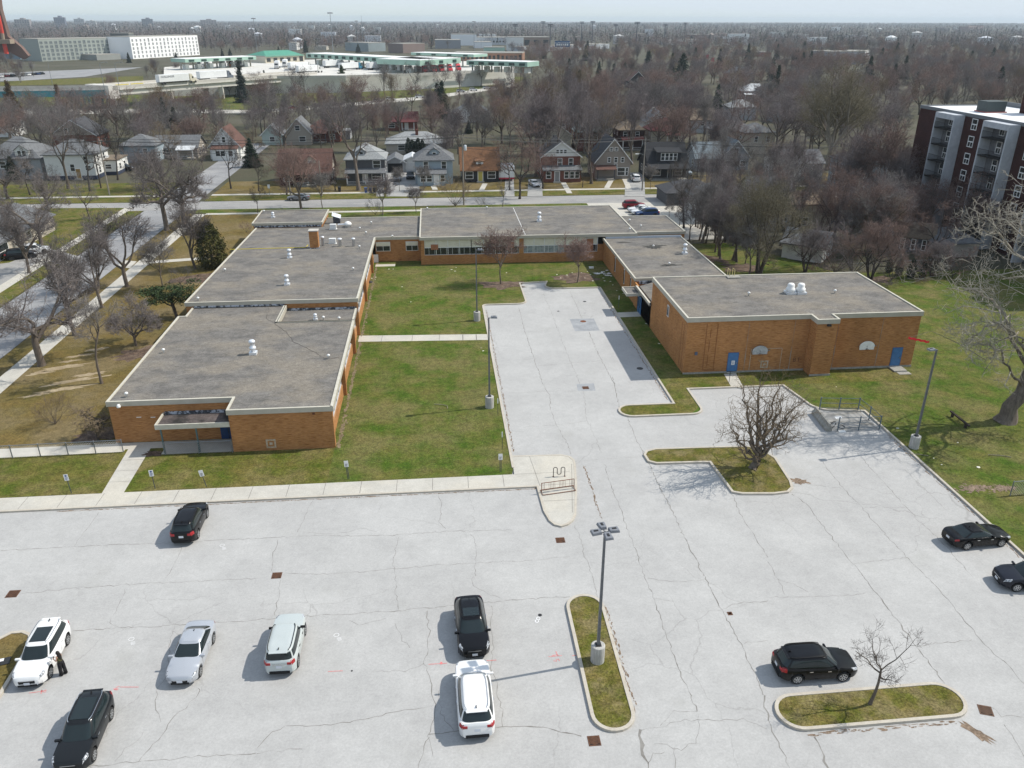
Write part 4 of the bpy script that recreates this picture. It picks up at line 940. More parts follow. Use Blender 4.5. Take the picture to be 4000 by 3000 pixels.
def hip_roof(mb, x0, x1, y0, y1, z, rise, ov=.45, ridge=None):
  x0 -= ov; x1 += ov; y0 -= ov; y1 += ov
  w, d = x1 - x0, y1 - y0
  if w >= d:
    r = d / 2 * .95; a, b = (x0 + r, (y0 + y1) / 2, z + rise), (x1 - r, (y0 + y1) / 2, z + rise)
    fs = [(0, 1, 5, 4), (1, 2, 5), (2, 3, 4, 5), (3, 0, 4)]
  else:
    r = w / 2 * .95; a, b = ((x0 + x1) / 2, y0 + r, z + rise), ((x0 + x1) / 2, y1 - r, z + rise)
    fs = [(0, 1, 4), (1, 2, 5, 4), (2, 3, 5), (3, 0, 4, 5)]
  v = [(x0, y0, z), (x1, y0, z), (x1, y1, z), (x0, y1, z), a, b]
  mb.add(v, fs); mb.box(x0, y0, z - .2, x1, y1, z - .002)
def house(px, py, w, d, h, label, roof='hip', rise=2.4, wall='white', rcol='grey', rz=0.0, porch=None, dormer=None, chimney=None,
     wins=(), door=None, axis=None, group=None, name="house", cat="house", base=None, gable_col=None, side_wins=True, at=None, z0=0.0):
  c = at or P(px, py)
  o = empty(name, (c.x, c.y, z0), rz, label, cat, group)
  wm = WALLS[wall]; hw = w / 2
  m = MB(); m.box(-hw, 0, 0, hw, d, h)
  m.build("wall", wm, o)
  if base: MB().box(-hw - .03, -.03, 0, hw + .03, d + .03, base[0]).build("foundation", base[1], o)
  rm = MB()
  if roof == 'hip': hip_roof(rm, -hw, hw, 0, d, h + .2, rise)
  elif roof == 'gx': gable_roof(rm, -hw, hw, 0, d, h, rise, 'x')
  elif roof == 'gy': gable_roof(rm, -hw, hw, 0, d, h, rise, 'y')
  elif roof == 'flat': rm.box(-hw - .25, -.25, h, hw + .25, d + .25, h + .22)
  ro = rm.build("roof", ROOFS[rcol], o)
  gm = WALLS[gable_col] if gable_col else wm
  if roof == 'gy':
    for yy in (0.0, d):
      MB().poly([(-hw, yy, h), (hw, yy, h), (0, yy, h + rise)]).build("gable", gm, o)
    rk = MB()
    for s in (-1, 1):
      rk.add([(s * (hw + .45), -.47, h - .45 * rise / hw - .06), (0, -.47, h + rise - .06), (0, -.47, h + rise + .2), (s * (hw + .45), -.47, h - .45 * rise / hw + .2)], [(0, 1, 2, 3)])
    rk.build("bargeboard", TRIM, o)
  if roof == 'gx':
    for xx in (-hw, hw):
      MB().poly([(xx, 0, h), (xx, d, h), (xx, d / 2, h + rise)]).build("gable", gm, o)
  if chimney:
    cx, cyy, ch = chimney
    MB().box(cx - .4, cyy - .4, h, cx + .4, cyy + .4, h + rise + ch).build("chimney", BRICK_RED if wall != 'white' else CONC_OLD, ro)
  if door is not None:
    dx, dm = door[0], door[1]
    yy = -(porch[0] if porch and porch[2] == 'closed' else 0)
    d0 = MB().box(dx - .5, yy - .07, .3, dx + .5, yy + .01, 2.45).build("door", dm, o)
    MB().box(dx - .65, yy - .05, .25, dx + .65, yy, 2.6).build("frame", TRIM, d0)
    sp = MB(); sp.box(dx - .9, yy - 1.0, 0, dx + .9, yy - .05, .28); sp.build("door_step", CONC_OLD, o)
  for wn_ in wins:
    window(o, *wn_[:4], y=(wn_[4] if len(wn_) > 4 else 0))
  if side_wins:
    for yy in (d * .3, d * .7):
      window(o, yy if c.x < 0 else -yy, 1.2, 1.0, 1.3, face='r' if c.x < 0 else 'l', W=w)
      if h > 4.5: window(o, yy if c.x < 0 else -yy, 3.9, .9, 1.3, face='r' if c.x < 0 else 'l', W=w)
  if porch:
    pd, ph, kind = porch[:3]; pw0, pw1 = porch[3:5] if len(porch) > 4 else (-hw, hw)
    po = MB().box(pw0, -pd, 0, pw1, -.01, .35).build("porch", CONC_OLD if kind != 'closed' else wm, o)
    pr = MB(); v = [(pw0 - .3, -pd - .3, ph), (pw1 + .3, -pd - .3, ph), (pw1 + .3, -.01, ph + .75), (pw0 - .3, -.01, ph + .75)]
    pr.add(v + [(p[0], p[1], p[2] + .14) for p in v], [(0, 3, 2, 1), (4, 5, 6, 7), (0, 1, 5, 4), (1, 2, 6, 5), (3, 0, 4, 7)])
    pr.build("roof", ROOFS[porch[5] if len(porch) > 5 else rcol], po)
    if kind == 'closed':
      MB().box(pw0 + .02, -pd, .35, pw1 - .02, -.02, ph + .02).build("wall", wm, po)
    else:
      for xx in (pw0 + .15, (pw0 + pw1) / 2, pw1 - .15) if pw1 - pw0 > 5 else (pw0 + .15, pw1 - .15):
        MB().box(xx - .12, -pd + .05, .35, xx + .12, -pd + .29, ph + .05).build("post", TRIM if kind == 'white' else WALLS['darkgrey'], po)
      MB().box(pw0, -pd + .06, .85, pw1, -pd + .12, .93).build("rail", TRIM if kind == 'white' else WALLS['darkgrey'], po)
  if dormer:
    dx, dy, dw, dz, dh, dt = dormer[:6]
    dmm = WALLS[dormer[6]] if len(dormer) > 6 else wm
    m = MB(); m.box(dx - dw / 2, dy, dz, dx + dw / 2, dy + d * .45, dz + dh)
    do = m.build("dormer", dmm, ro)
    r_ = MB()
    if dt == 'g':
      gable_roof(r_, dx - dw / 2, dx + dw / 2, dy, dy + d * .45, dz + dh, dw * .36, 'y', ov=.25, t=.1); 
      MB().poly([(dx - dw / 2, dy, dz + dh), (dx + dw / 2, dy, dz + dh), (dx, dy, dz + dh + dw * .36)]).build("gable", dmm, ro)
    else:
      v = [(dx - dw / 2 - .3, dy - .35, dz + dh), (dx + dw / 2 + .3, dy - .35, dz + dh), (dx + dw / 2 + .3, dy + d * .45, dz + dh + .9), (dx - dw / 2 - .3, dy + d * .45, dz + dh + .9)]
      r_.add(v + [(p[0], p[1], p[2] + .12) for p in v], [(4, 5, 6, 7), (0, 3, 2, 1), (0, 1, 5, 4), (1, 2, 6, 5), (2, 3, 7, 6), (3, 0, 4, 7)])
    r_.build("dormer_roof", ROOFS[rcol], ro)
    nwin = max(1, int(dw // 1.4))
    for k in range(nwin):
      xx = dx + (k - (nwin - 1) / 2) * min(1.0, dw / nwin * .8)
      window(o, xx, dz + .35, min(.75, dw / nwin * .6), dh - .55, y=dy)
  return o
DR = lambda n, c: mat("door_" + n, c, rough=.5)
W2 = [(-2.2, 1.3, 1.3, 1.4), (2.2, 1.3, 1.3, 1.4), (-2.2, 4.0, 1.0, 1.4), (2.2, 4.0, 1.0, 1.4)]
# first row along the far street, left to right
house(1195, 724, 11.5, 9.5, 3.0, "dark brick house under a big brown roof with a small two-window dormer", 'gx', 4.3, 'maroon', 'redbrown', porch=(2.0, 2.6, 'white', -2.5, 2.5), dormer=(1.2, 1.6, 2.6, 4.2, 1.1, 'g', 'cream'), wins=[(-3.8, 1.0, 1.8, 1.5), (3.8, 1.0, 1.8, 1.5)], door=(0, DR('brown', (.1, .05, .03))), gable_col='stone')
house(1432, 719, 8.8, 9.5, 5.4, "two-storey house with a pale grey hip roof and white porch columns behind the big trunk", 'hip', 3.0, 'darkgrey', 'pale', porch=(2.0, 2.7, 'white', -4.3, 4.3, 'grey'), dormer=(-.8, 1.0, 2.0, 5.7, 1.5, 'g', 'grey'), wins=[(2.6, 3.6, 1.6, 1.6), (2.4, 1.1, 2.0, 1.2)], door=(-.2, DR('white', (.7, .7, .68))))
house(1545, 674, 5.0, 7.0, 2.5, "open grey carport shed with a dark mouth beside the white garage", 'gy', 1.3, 'grey', 'grey', name="carport", cat="carport", side_wins=False)
house(1611, 672, 5.0, 7.0, 2.6, "white garage with a pale gable roof and closed roller door", 'gy', 1.1, 'white', 'white', name="garage", cat="garage", side_wins=False)
for pxx, wd, m_, nm in ((1545, 3.6, DARK, "painted_shade_panel"), (1611, 3.4, mat("roller_door", (.62, .63, .63), (.52, .53, .53), scale=2, stretch=(1, 1, 12)), "roller_door")):  # carport gets a dark panel: its shaded inside painted on the closed front
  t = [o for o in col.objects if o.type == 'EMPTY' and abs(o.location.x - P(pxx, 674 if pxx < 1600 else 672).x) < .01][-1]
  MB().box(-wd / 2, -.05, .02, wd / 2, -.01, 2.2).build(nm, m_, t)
house(1697, 719, 8.6, 9.0, 5.2, "pale blue two-storey house with a grey hip roof and glazed porch", 'hip', 3.2, 'lightblue', 'grey', porch=(2.4, 2.6, 'closed', -3.8, 2.6), dormer=(0.2, 1.2, 2.2, 5.6, 1.5, 'g', 'lightblue'), wins=[(-1.8, 3.5, 1.0, 1.5), (2.3, 3.5, 1.0, 1.5), (-2.5, 1.0, 1.1, 1.4, -2.4), (-1.1, 1.0, 1.1, 1.4, -2.4), (1.9, 1.0, .9, 1.4, -2.4)], door=(.5, DR('white', (.7, .7, .68))))
house(1877, 712, 8.6, 9.0, 3.0, "brown-roofed bungalow with a yellow front door and white-framed windows", 'gx', 4.2, 'black', 'brown', dormer=(-.1, .9, 1.7, 3.6, 1.0, 's', 'white'), wins=[(-2.6, .9, 1.7, 1.5), (2.6, .9, 1.7, 1.5)], door=(0, DR('yellow', (.5, .42, .1))))
house(2190, 706, 9.0, 10.0, 5.6, "red brick house with a white front gable holding three small windows", 'gy', 3.2, 'brick', 'char', porch=(2.2, 2.7, 'closed', -4.4, 4.4, 'grey'), wins=[(-.3, 3.4, .9, 1.7), (2.3, 3.4, .9, 1.7), (-.9, 6.3, .6, .8), (0, 6.3, .6, .8), (.9, 6.3, .6, .8), (1.0, 1.0, .9, 1.4, -2.2), (2.3, 1.0, .9, 1.4, -2.2), (3.5, 1.0, .9, 1.4, -2.2), (-3.2, 1.0, 1.0, 1.4, -2.2)], door=(-1.2, DR('grey', (.25, .25, .25))), gable_col='white')
house(2392, 700, 8.4, 10.0, 4.2, "taupe house with one tall steep front gable and a dark open porch", 'gy', 5.0, 'taupe', 'char', porch=(2.0, 2.5, 'dark', -4.1, .2, 'redbrown'), wins=[(-.6, 6.6, .6, .7), (.6, 6.6, .6, .7), (-1.0, 4.0, .6, 1.0), (.6, 4.0, .7, 1.0), (2.2, 4.0, .6, 1.0), (.6, 2.6, .6, .9), (2.0, .9, 1.7, 1.7), (3.4, .9, .5, 1.7)])
house(2606, 700, 9.2, 10.0, 3.2, "black house with a deep black roof and one broad dormer window", 'gx', 4.6, 'black', 'dark', porch=(2.4, 2.7, 'dark', -4.4, 4.4), dormer=(.2, .6, 5.6, 4.0, 2.1, 's', 'black'), wins=[(-2.6, 1.0, 1.6, 1.4), (2.6, 1.0, 1.6, 1.4)], door=(.6, DR('dark', (.05, .05, .05))))
house(2772, 668, 7.5, 9, 3.2, "grey house with a blue-grey roof half hidden behind the thicket", 'gx', 3.2, 'grey', 'blue', wins=[(-2, 1, 1.2, 1.3), (2, 1, 1.2, 1.3)])
house(2868, 665, 7.0, 9, 3.4, "grey front-gabled house with a white-framed attic window behind bare trees", 'gy', 3.8, 'grey', 'blue', wins=[(0, 3.8, 1.1, 1.6), (-2, 1, 1.2, 1.3), (2, 1, 1.2, 1.3)])
house(2705, 800, 11.0, 8, 2.3, "low house under a dark grey roof at the edge of the thicket", 'hip', 2.0, 'darkgrey', 'char', side_wins=False)
# second row and beyond
house(2603, 585, 9.5, 9, 5.2, "cream stucco house with a deep red hip roof behind the black house", 'hip', 3.2, 'cream', 'maroon', wins=[(-2.6, 3.0, .9, 1.6), (2.6, 3.0, .9, 1.6)], porch=(1.5, 4.2, 'white', -.5, 3.0, 'maroon'))
house(2572, 540, 8.5, 9, 5.2, "white house whose blue-grey gable roof rises over the red roof", 'gy', 3.0, 'white', 'blue', chimney=(-1.5, 3, .9), wins=[(0, 6.0, .7, .8)])
house(2465, 585, 7.5, 9, 5.4, "dark brick house with a tan roof and a red awning", 'hip', 2.4, 'maroon', 'tan', porch=(1.8, 2.9, 'white', -3, 3, 'maroon'), wins=[(-2, 3.6, 1, 1.4), (1.6, 3.6, 1, 1.4)])
house(2312, 590, 9.0, 9, 5.2, "brick house with a pale teal hip roof between two large trunks", 'hip', 3.0, 'brick', 'teal', wins=[(.5, 3.0, 1.8, 1.6), (3.0, 3.0, .8, 1.4)])
house(2165, 590, 9.5, 9, 4.6, "house with a faded pink-brown roof and a cream side gable", 'gy', 3.4, 'cream', 'tan', wins=[(0, 3, 1.2, 1.4)])
house(2222, 520, 10, 9, 4.2, "red brick house with a brown hip roof and square chimney", 'hip', 2.6, 'brick', 'redbrown', chimney=(-2.5, 3, 1.2), wins=[(-2, 1.5, 1.4, 1.4), (2, 1.5, 1.4, 1.4)])
house(1625, 600, 16.5, 11, 2.6, "wide bungalow with a pale silvery hip roof and stout grey chimney", 'hip', 2.6, 'stone', 'pale', chimney=(0.4, 4.0, .9), wins=[(-4, 1, 1.8, 1.3), (4, 1, 1.8, 1.3)])
house(1568, 510, 11, 9, 3.0, "red brick bungalow with a maroon roof, porch gable and white door", 'gx', 2.6, 'brick', 'maroon', wins=[(-3.2, 1.0, 2.0, 1.4)], door=(1.8, DR('white', (.7, .7, .68))), porch=(1.6, 2.8, 'white', .2, 4.5))
house(1822, 478, 10, 9, 3.0, "white cottage with a grey roof standing left of its twin gable", 'gy', 2.8, 'white', 'grey', wins=[(-2, 1, 1.2, 1.4), (1.8, 1, 1.6, 1.4)])
house(1868, 470, 8, 9, 3.0, "white cottage with a bay window beside the twin gable", 'gy', 2.6, 'white', 'blue', wins=[(0, 1, 1.8, 1.4)])
house(1168, 566, 7.5, 9.5, 3.4, "pale stone house with a steep cream gable and grey roof behind the brown roof", 'gy', 4.0, 'stone', 'grey', wins=[(0, 4.2, 1.3, 1.3), (1.2, 1, 1.8, 1.4)])
house(1262, 556, 10.5, 9, 3.2, "red brick house with a brown-grey roof and a shaded blue porch", 'hip', 2.9, 'brick', 'redbrown', wins=[(3, 1, 1.4, 1.3)], porch=(1.8, 2.7, 'dark', -3.2, 1.2))
house(1340, 545, 4.6, 6, 2.5, "white-posted carport with a flat grey roof beside the brick house", 'flat', .3, 'grey', 'pale', name="carport", cat="carport", side_wins=False)
house(1066, 566, 6.0, 8, 3.0, "small pale teal house with a front gable between bare trees", 'gy', 2.8, 'palegreen', 'grey', wins=[(0, 1, 1.4, 1.3)])
house(884, 622, 8.0, 9.5, 3.4, "white front-gabled house over a brick sun porch near the corner", 'gy', 4.6, 'white', 'redbrown', porch=(2.4, 2.9, 'closed', -3.0, 3.6), wins=[(0, 4.4, .8, 1.4), (-1.4, 1.2, 1.1, 1.3, -2.4), (-.1, 1.2, 1.1, 1.3, -2.4), (1.9, 1.2, 1.1, 1.3, -2.4)])
house(690, 618, 11.5, 9, 2.8, "low brick bungalow with a slate grey roof and a white awning porch", 'gx', 2.6, 'stone', 'grey', porch=(2.6, 2.4, 'white', 1.0, 5.2, 'white'), wins=[(-2.2, .9, 2.4, 1.4)])
house(545, 636, 9, 9, 4.2, "pale blue-grey house side seen through bare branches", 'hip', 2.4, 'lightblue', 'grey', wins=[(2, 2.4, 1, 1.2)])
house(285, 702, 11, 9.5, 5.6, "white two-storey house with a brown-grey hip roof and navy foundation", 'hip', 2.9, 'white', 'grey', base=(.9, mat("navy_foundation", (.035, .045, .075), rough=.8)), wins=[(3.8, 3.7, .9, 1.6), (.5, 2.0, .9, 1.5), (4.0, 2.2, 1.2, .9)], door=(1.6, DR('ochre', (.32, .19, .05))))
house(410, 684, 6.2, 8, 3.4, "flat-roofed white extension with a navy awning beside the white house", 'flat', .3, 'white', 'tan', base=(.8, MATS["navy_foundation"]), name="annex", cat="house", wins=[(1.2, 1.5, 1.3, 1.0)])
vic = house(60, 700, 13, 12, 4.6, "grey many-gabled house with white upper walls and blue solar panels", 'hip', 4.2, 'grey', 'grey', wins=[(-2, 2.6, 1.2, 1.4), (3, 2.6, 1.0, 1.4)], dormer=(2.6, .4, 3.0, 4.6, 2.0, 'g', 'white'))
SOLAR = mat("solar_panel", (.02, .05, .14), (.03, .07, .18), scale=1.5, rough=.2, spec=.6)
for i in range(3):
  for j in range(3):
    x0, s_ = -6.6 + i * 1.3, .35 + j * 1.05
    MB().add([(x0, s_ + .0, 4.9 + s_ * .62), (x0 + 1.2, s_, 4.9 + s_ * .62), (x0 + 1.2, s_ + .95, 4.9 + (s_ + .95) * .62), (x0, s_ + .95, 4.9 + (s_ + .95) * .62)], [(0, 1, 2, 3)]).build("solar_panel", SOLAR, vic)
house(300, 590, 12, 10, 4.4, "tall pebble-dash gable house with white bargeboards over red brick", 'gy', 4.0, 'brick', 'char', gable_col='stone', wins=[(-1.8, 4.6, 1.0, 1.6), (2.0, 1.4, 1.0, 1.6)])
house(6, 536, 8, 9, 4.0, "plain white house cut by the left edge below the viaduct", 'gx', 2.0, 'white', 'char')
house(0, 0, 22, 12, 2.8, "beige bungalow with a long dark grey roof by the side street", "gx", 2.0, "beige", "grey", rz=R(90), at=Vector((-68, 139, 0)), side_wins=False, wins=[(-8, .2, 3.4, 2.1), (-3, 1, 1.6, 1.2), (1, 1, 1.4, 1.2), (6, 1, 2.2, 1.2)])
house(3128, 1018, 6.2, 6.5, 2.6, "white clapboard shed with a grey gable roof behind the gym", 'gx', 1.6, 'white', 'grey', rz=R(-38), name="shed", cat="shed", side_wins=False)
house(3190, 900, 10, 8, 4.6, "cream house with a brown hip roof and dark upper window behind the shed", 'hip', 1.8, 'cream', 'tan', wins=[(1.5, 3.0, .8, 1.2), (-2.5, 1, 1, 1.3)])
house(3392, 745, 11, 9, 6.0, "blue-grey two-storey house behind the tall vase-shaped tree", 'hip', 2.4, 'lightblue', 'char', wins=[(-2, 1.2, .9, 1.4), (2, 1.2, .9, 1.4), (-2, 4.2, .9, 1.3)])
house(3120, 705, 11, 9, 4.0, "white house with a pale roof in the shade below the tall vase-shaped tree", 'gx', 2.4, 'white', 'grey', wins=[(-2, 1.2, .9, 1.4), (2, 1.2, .9, 1.4)])
house(3490, 925, 4.5, 7, 5.0, "narrow white house end beside the apartment block", 'gy', 2.0, 'white', 'grey', wins=[(0, 3.2, .9, 1.3)])
house(3010, 865, 8, 8, 5.0, "white house with a dark grey roof and paired windows behind the multi-stemmed tree", 'gx', 2.6, 'white', 'char', wins=[(0, 3.0, 1.8, 1.4), (0, .8, 1.8, 1.4)])
house(2790, 870, 7, 8, 4.4, "off-white house end glimpsed between thin trunks", 'hip', 2.0, 'white', 'blue', wins=[(0, 3, 1.4, 1.1)])
house(3560, 985, 5.5, 6, 2.6, "dark half-timbered garage with white panels below the apartment block", 'gx', 1.6, 'darkgrey', 'tan', rz=R(-30), name="garage", cat="garage", side_wins=False, wins=[(-1.6, .5, .5, 1.6), (0, .5, .5, 1.6), (1.6, .5, .5, 1.6)])
house(3735, 1005, 7, 7, 2.2, "low garage with a grey roof at the foot of the apartment block", 'hip', 1.8, 'stone', 'grey', name="garage", cat="garage", side_wins=False)
house(2955, 392, 13, 9, 4.0, "house with a bright white hip roof and dark porch at the right of the spruce", 'hip', 3.0, 'brick', 'white', porch=(2, 2.6, 'white'), wins=[(0, 1.2, 1.4, 1.3)])
house(3012, 398, 9, 9, 5.0, "dark brown house with a slate roof beside a narrow conifer", 'hip', 3.0, 'maroon', 'char', wins=[(0, 1.2, 1.4, 1.3)])
house(2895, 322, 16, 10, 5, "house with a broad navy roof above reddish treetops", 'hip', 3.5, 'taupe', 'blue')
house(2490, 345, 10, 9, 4, "dark steep-gabled house with a white side among tall trees", 'gy', 4.5, 'black', 'redbrown', gable_col='black', wins=[(0, 4, 1, 1.2)])
house(2740, 520, 9, 9, 4.4, "grey house with a mossy roof right of the cream house", 'gx', 3, 'grey', 'tan', wins=[(0, 2.4, 1.2, 1.3)])
house(2870, 590, 12, 9, 5.4, "cream two-storey house with a white lower band behind the thicket", 'hip', 2.4, 'cream', 'grey', wins=[(2.5, 3.2, 1, 1.5), (-2.5, 3.2, 1, 1.5)])
house(2960, 600, 9, 9, 5.6, "tall beige house with two dark windows behind the bare trees", 'hip', 2.2, 'beige', 'grey', wins=[(-1, 3.2, .9, 1.5), (2.5, 3.2, .9, 1.5)])
house(3075, 480, 9, 9, 4, "pale blue house with a porch under the great vase-shaped crown", 'gy', 2.6, 'lightblue', 'blue', wins=[(0, 1.2, 1.2, 1.3)])
house(2900, 470, 10, 9, 4.5, "light grey house with three dark windows up the slope of treetops", 'hip', 2.5, 'grey', 'pale', wins=[(-2, 2.4, 1, 1.3), (0, 2.4, 1, 1.3), (2, 2.4, 1, 1.3)])
# box trailer with a red stripe
tr = empty("box_trailer", P(1978, 709), R(0), "white box trailer with a red lower stripe parked beside the bungalow", "trailer")
MB().box(-1.9, 0, .9, 1.9, 5, 3.5).build("body", WHITE, tr, bevel=.05); MB().box(-1.9, -.01, .55, 1.9, 5, .9).build("skirt", mat("trailer_red", (.45, .05, .07)), tr)
for x in (-1.75, 1.75):
  wt = MB(); wt.tube([(x - .12, 2.5, .35), (x + .12, 2.5, .35)], .35, 14, True); wt.build("wheel", BLACK, tr)
AXF = P(3515, 828).x
def on_face(px, py, X=None):
  X = AXF if X is None else X
  d = AX * ((px - 2000) / F_PX) + AY * ((py - 1500) / F_PX) + AF
  t = X / d[0]; return d[1] * t, CAM_H + d[2] * t
ytop, ztop = on_face(3597, 416)
apt = empty("apartment_block", (0, 0, 0), 0, "dark red brick apartment block with white balcony walls and a bright white roof", "apartment")
y_end = 96
MB().box(AXF, y_end, 0, AXF + 16, ytop, ztop).build("wall", BRICK_DARK, apt)
MB().box(AXF + .25, y_end + .25, ztop, AXF + 15.7, ytop - .25, ztop + .12).build("roof", mat("white_roof_membrane", (.75, .76, .76), (.65, .66, .67), scale=.3, rough=.8), apt)
ed = MB(); ed.box(AXF - .08, y_end, ztop - .25, AXF + .2, ytop + .08, ztop + .3); ed.box(AXF + .2, ytop - .2, ztop - .25, AXF + 16.1, ytop + .08, ztop + .3); ed.box(AXF + 15.8, y_end, ztop - .2, AXF + 16.1, ytop - .2, ztop + .9); ed.build("parapet", mat("roof_coping", (.16, .17, .18), rough=.6), apt)
PIERW = mat("pale_render", (.5, .52, .55), (.42, .44, .47), scale=1.5, rough=.85, c3=(.36, .38, .4), scale3=.4)
yf0 = on_face(3827, 490); yf1 = on_face(3801, 556); yf2 = on_face(3774, 619)
sto = (yf0[1] - yf2[1]) / 2
NS = max(4, int(ztop // sto))
def aptwin(y, z, w=1.3, h=1.6, X=None):
  X = AXF if X is None else X
  m = MB(); t = .12
  m.box(X - .06, y - w / 2 - t, z - t, X + .01, y + w / 2 + t, z); m.box(X - .06, y - w / 2 - t, z + h, X + .01, y + w / 2 + t, z + h + t)
  m.box(X - .06, y - w / 2 - t, z, X + .01, y - w / 2, z + h); m.box(X - .06, y + w / 2, z, X + .01, y + w / 2 + t, z + h); m.box(X - .05, y - w / 2, z + h * .45, X, y + w / 2, z + h * .55); m.box(X - .045, y - .05, z, X, y + .05, z + h * .45)
  f = m.build("window", TRIM, apt); MB().box(X - .03, y - w / 2, z, X + .005, y + w / 2, z + h).build("pane", DARKGLASS, f)
stacks = []
for pa, pb in (((3696, 434), (3773, 447)), ((3885, 470), (3990, 487))):
  ya, yb = on_face(pa[0], pa[1])[0], on_face(pb[0], pb[1])[0]
  stacks.append((yb, ya))
bw = stacks[0][1] - stacks[0][0]
gapw = stacks[0][0] - stacks[1][1]
y = stacks[1][0]
while y > y_end + 14:
  y -= gapw + bw; stacks.append((y, y + bw))
for y0, y1 in stacks:
  pr = 1.9
  for yy in (y0, y1 - .3): MB().box(AXF - pr, yy, 0, AXF - .01, yy + .3, ztop - .1).build("balcony_wall", PIERW, apt)
  MB().box(AXF - pr, y0 + .3, ztop - 1.0, AXF - .01, y1 - .3, ztop - .1).build("balcony_hood", PIERW, apt)
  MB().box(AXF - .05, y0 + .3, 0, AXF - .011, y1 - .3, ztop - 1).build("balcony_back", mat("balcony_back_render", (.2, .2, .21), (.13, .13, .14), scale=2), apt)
  for k in range(NS):
    zf_ = yf0[1] - .5 - k * sto - .8
    if zf_ < .3: break
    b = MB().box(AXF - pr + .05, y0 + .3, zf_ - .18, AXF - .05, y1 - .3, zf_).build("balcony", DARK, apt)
    rl = MB(); rl.box(AXF - pr, y0 + .3, zf_ + .95, AXF - pr + .05, y1 - .3, zf_ + 1.0)
    for yy in np.arange(y0 + .4, y1 - .3, .28): rl.box(AXF - pr + .01, yy, zf_, AXF - pr + .04, yy + .03, zf_ + .95)
    rl.build("railing", BLACK, b)
    aptwin((y0 + y1) / 2 + .6, zf_ + .5, 1.1, 1.7, AXF - .05)
    aptwin(y1 + .8, zf_ + .9, .9, 1.5)
for k in range(NS):
  z_ = yf0[1] - .8 - k * sto
  if z_ < .3: break
  for y0, y1 in stacks[:-1]: aptwin(y0 - gapw * .38, z_)
u = P(3868, 438, ztop + .1); MB().box(u.x - 1.8, u.y - 1.4, ztop + .12, u.x + 1.8, u.y + 1.4, ztop + 2.0).build("rooftop_unit", mat("dark_green_unit", (.06, .075, .075), rough=.6), apt, bevel=.06)
MB().box(u.x - 2.0, u.y - 1.6, ztop + .12, u.x + 2.0, u.y + 1.6, ztop + .3).build("unit_curb", mat("red_curb", (.3, .1, .09)), apt)
q = P(3972, 452, ztop + .1); MB().box(q.x + 3.2, q.y, ztop + .1, q.x + 7, q.y + 4, ztop + 5.2).build("stair_tower", BRICK_DARK, apt)
def at_depth(px, py, Y):
  """point seen at pixel (px, py) on the upright plane at depth Y"""
  d = AX * ((px - 2000) / F_PX) + AY * ((py - 1500) / F_PX) + AF
  t = Y / d[1]; return Vector((d[0] * t, Y, CAM_H + d[2] * t))
def obox(mb, A, B, depth, z0, z1):
  """box on the ground segment A-B, going back by depth"""
  A, B = Vector((A[0], A[1])), Vector((B[0], B[1])); t = (B - A).normalized(); n = Vector((-t.y, t.x))
  q = [A, B, B + n * depth, A + n * depth]
  return mb.prism([tuple(p) for p in q], z0, z1, bottom=True)
CONCF = mat("viaduct_concrete", (.62, .6, .55), (.52, .5, .46), scale=.2, rough=.9)
TEAL = mat("teal_girder_paint", (.04, .24, .28), (.035, .19, .23), scale=.3, rough=.6)
MINT = mat("mint_cladding", (.36, .52, .43), (.3, .45, .37), scale=.1, rough=.6)
GREENR = mat("green_metal_roof", (.08, .3, .2), (.07, .26, .18), scale=.2, rough=.5)
# embankment road and grass
for nm, pts, m in (("service_road", [(0, 455), (500, 440), (1000, 443), (1250, 425), (1700, 385), (2010, 338), (2010, 328), (1700, 372), (1250, 412), (1000, 430), (500, 425), (0, 425)], WALK),
         ("embankment_grass", [(0, 424), (500, 424), (1000, 429), (1250, 411), (1700, 371), (2010, 327), (2080, 300), (1900, 300), (1500, 335), (1000, 362), (0, 380)], GRASS),
         ("cemetery_grass", [(0, 335), (560, 325), (560, 296), (0, 318)], GRASS_MID), ("far_car_park", [(0, 320), (330, 300), (560, 262), (0, 285)], STREET)):
  mb = MB(); mb.poly([tuple(P(x, y, -.03)) for x, y in pts]); st(nm, mb, m)
ZD = 8.3
a0, a1 = P(440, 343, ZD), P(1010, 303, ZD)
va = empty("viaduct", (0, 0, 0), 0, "pale concrete viaduct carrying lorries towards the border plaza", "bridge")
d = (a1 - a0); d.normalize(); nrm_ = Vector((-d.y, d.x, 0))
v0, v1 = a0 + d * 0, a0 + d * 118
mb = MB(); obox(mb, v0, v1, 16, ZD - 1.0, ZD - .2); mb.build("deck", CONCF, va)
mb = MB(); obox(mb, v0, v1, .4, ZD - .2, ZD + .8); mb.build("parapet", CONC, va); mb = MB(); obox(mb, v0 + nrm_ * 15.6, v1 + nrm_ * 15.6, .4, ZD - .2, ZD + .8); mb.build("parapet", CONC, va)
mb = MB(); obox(mb, v0 + nrm_ * .8, v1 + nrm_ * .8, 1.2, ZD - 3.0, ZD - 1.0); mb.build("girder", CONCF, va)
mb = MB(); obox(mb, v0 - d * 2, v0 + d * 2.5, 16, ZD - 4.2, ZD + .9); mb.build("pier_cap", CONCF, va)
for k in (0, 28, 56, 84, 112):
  for j in (2, 13):
    p = v0 + d * (k + .5) + nrm_ * j; MB().box(p.x - 1, p.y - 1, 0, p.x + 1, p.y + 1, ZD - .9).build("pier", CONCF, va)
for k, m in ((2, YELLOW), (9, YELLOW), (22, WHITE), (30, WHITE), (37, WHITE), (50, WHITE)):
  mb = MB(); obox(mb, v0 + d * k - nrm_ * -.5, v0 + d * (k + (6 if m is YELLOW else 4)) + nrm_ * .5, .3, ZD - .15, ZD + 1.1); mb.build("barrier", m, va)
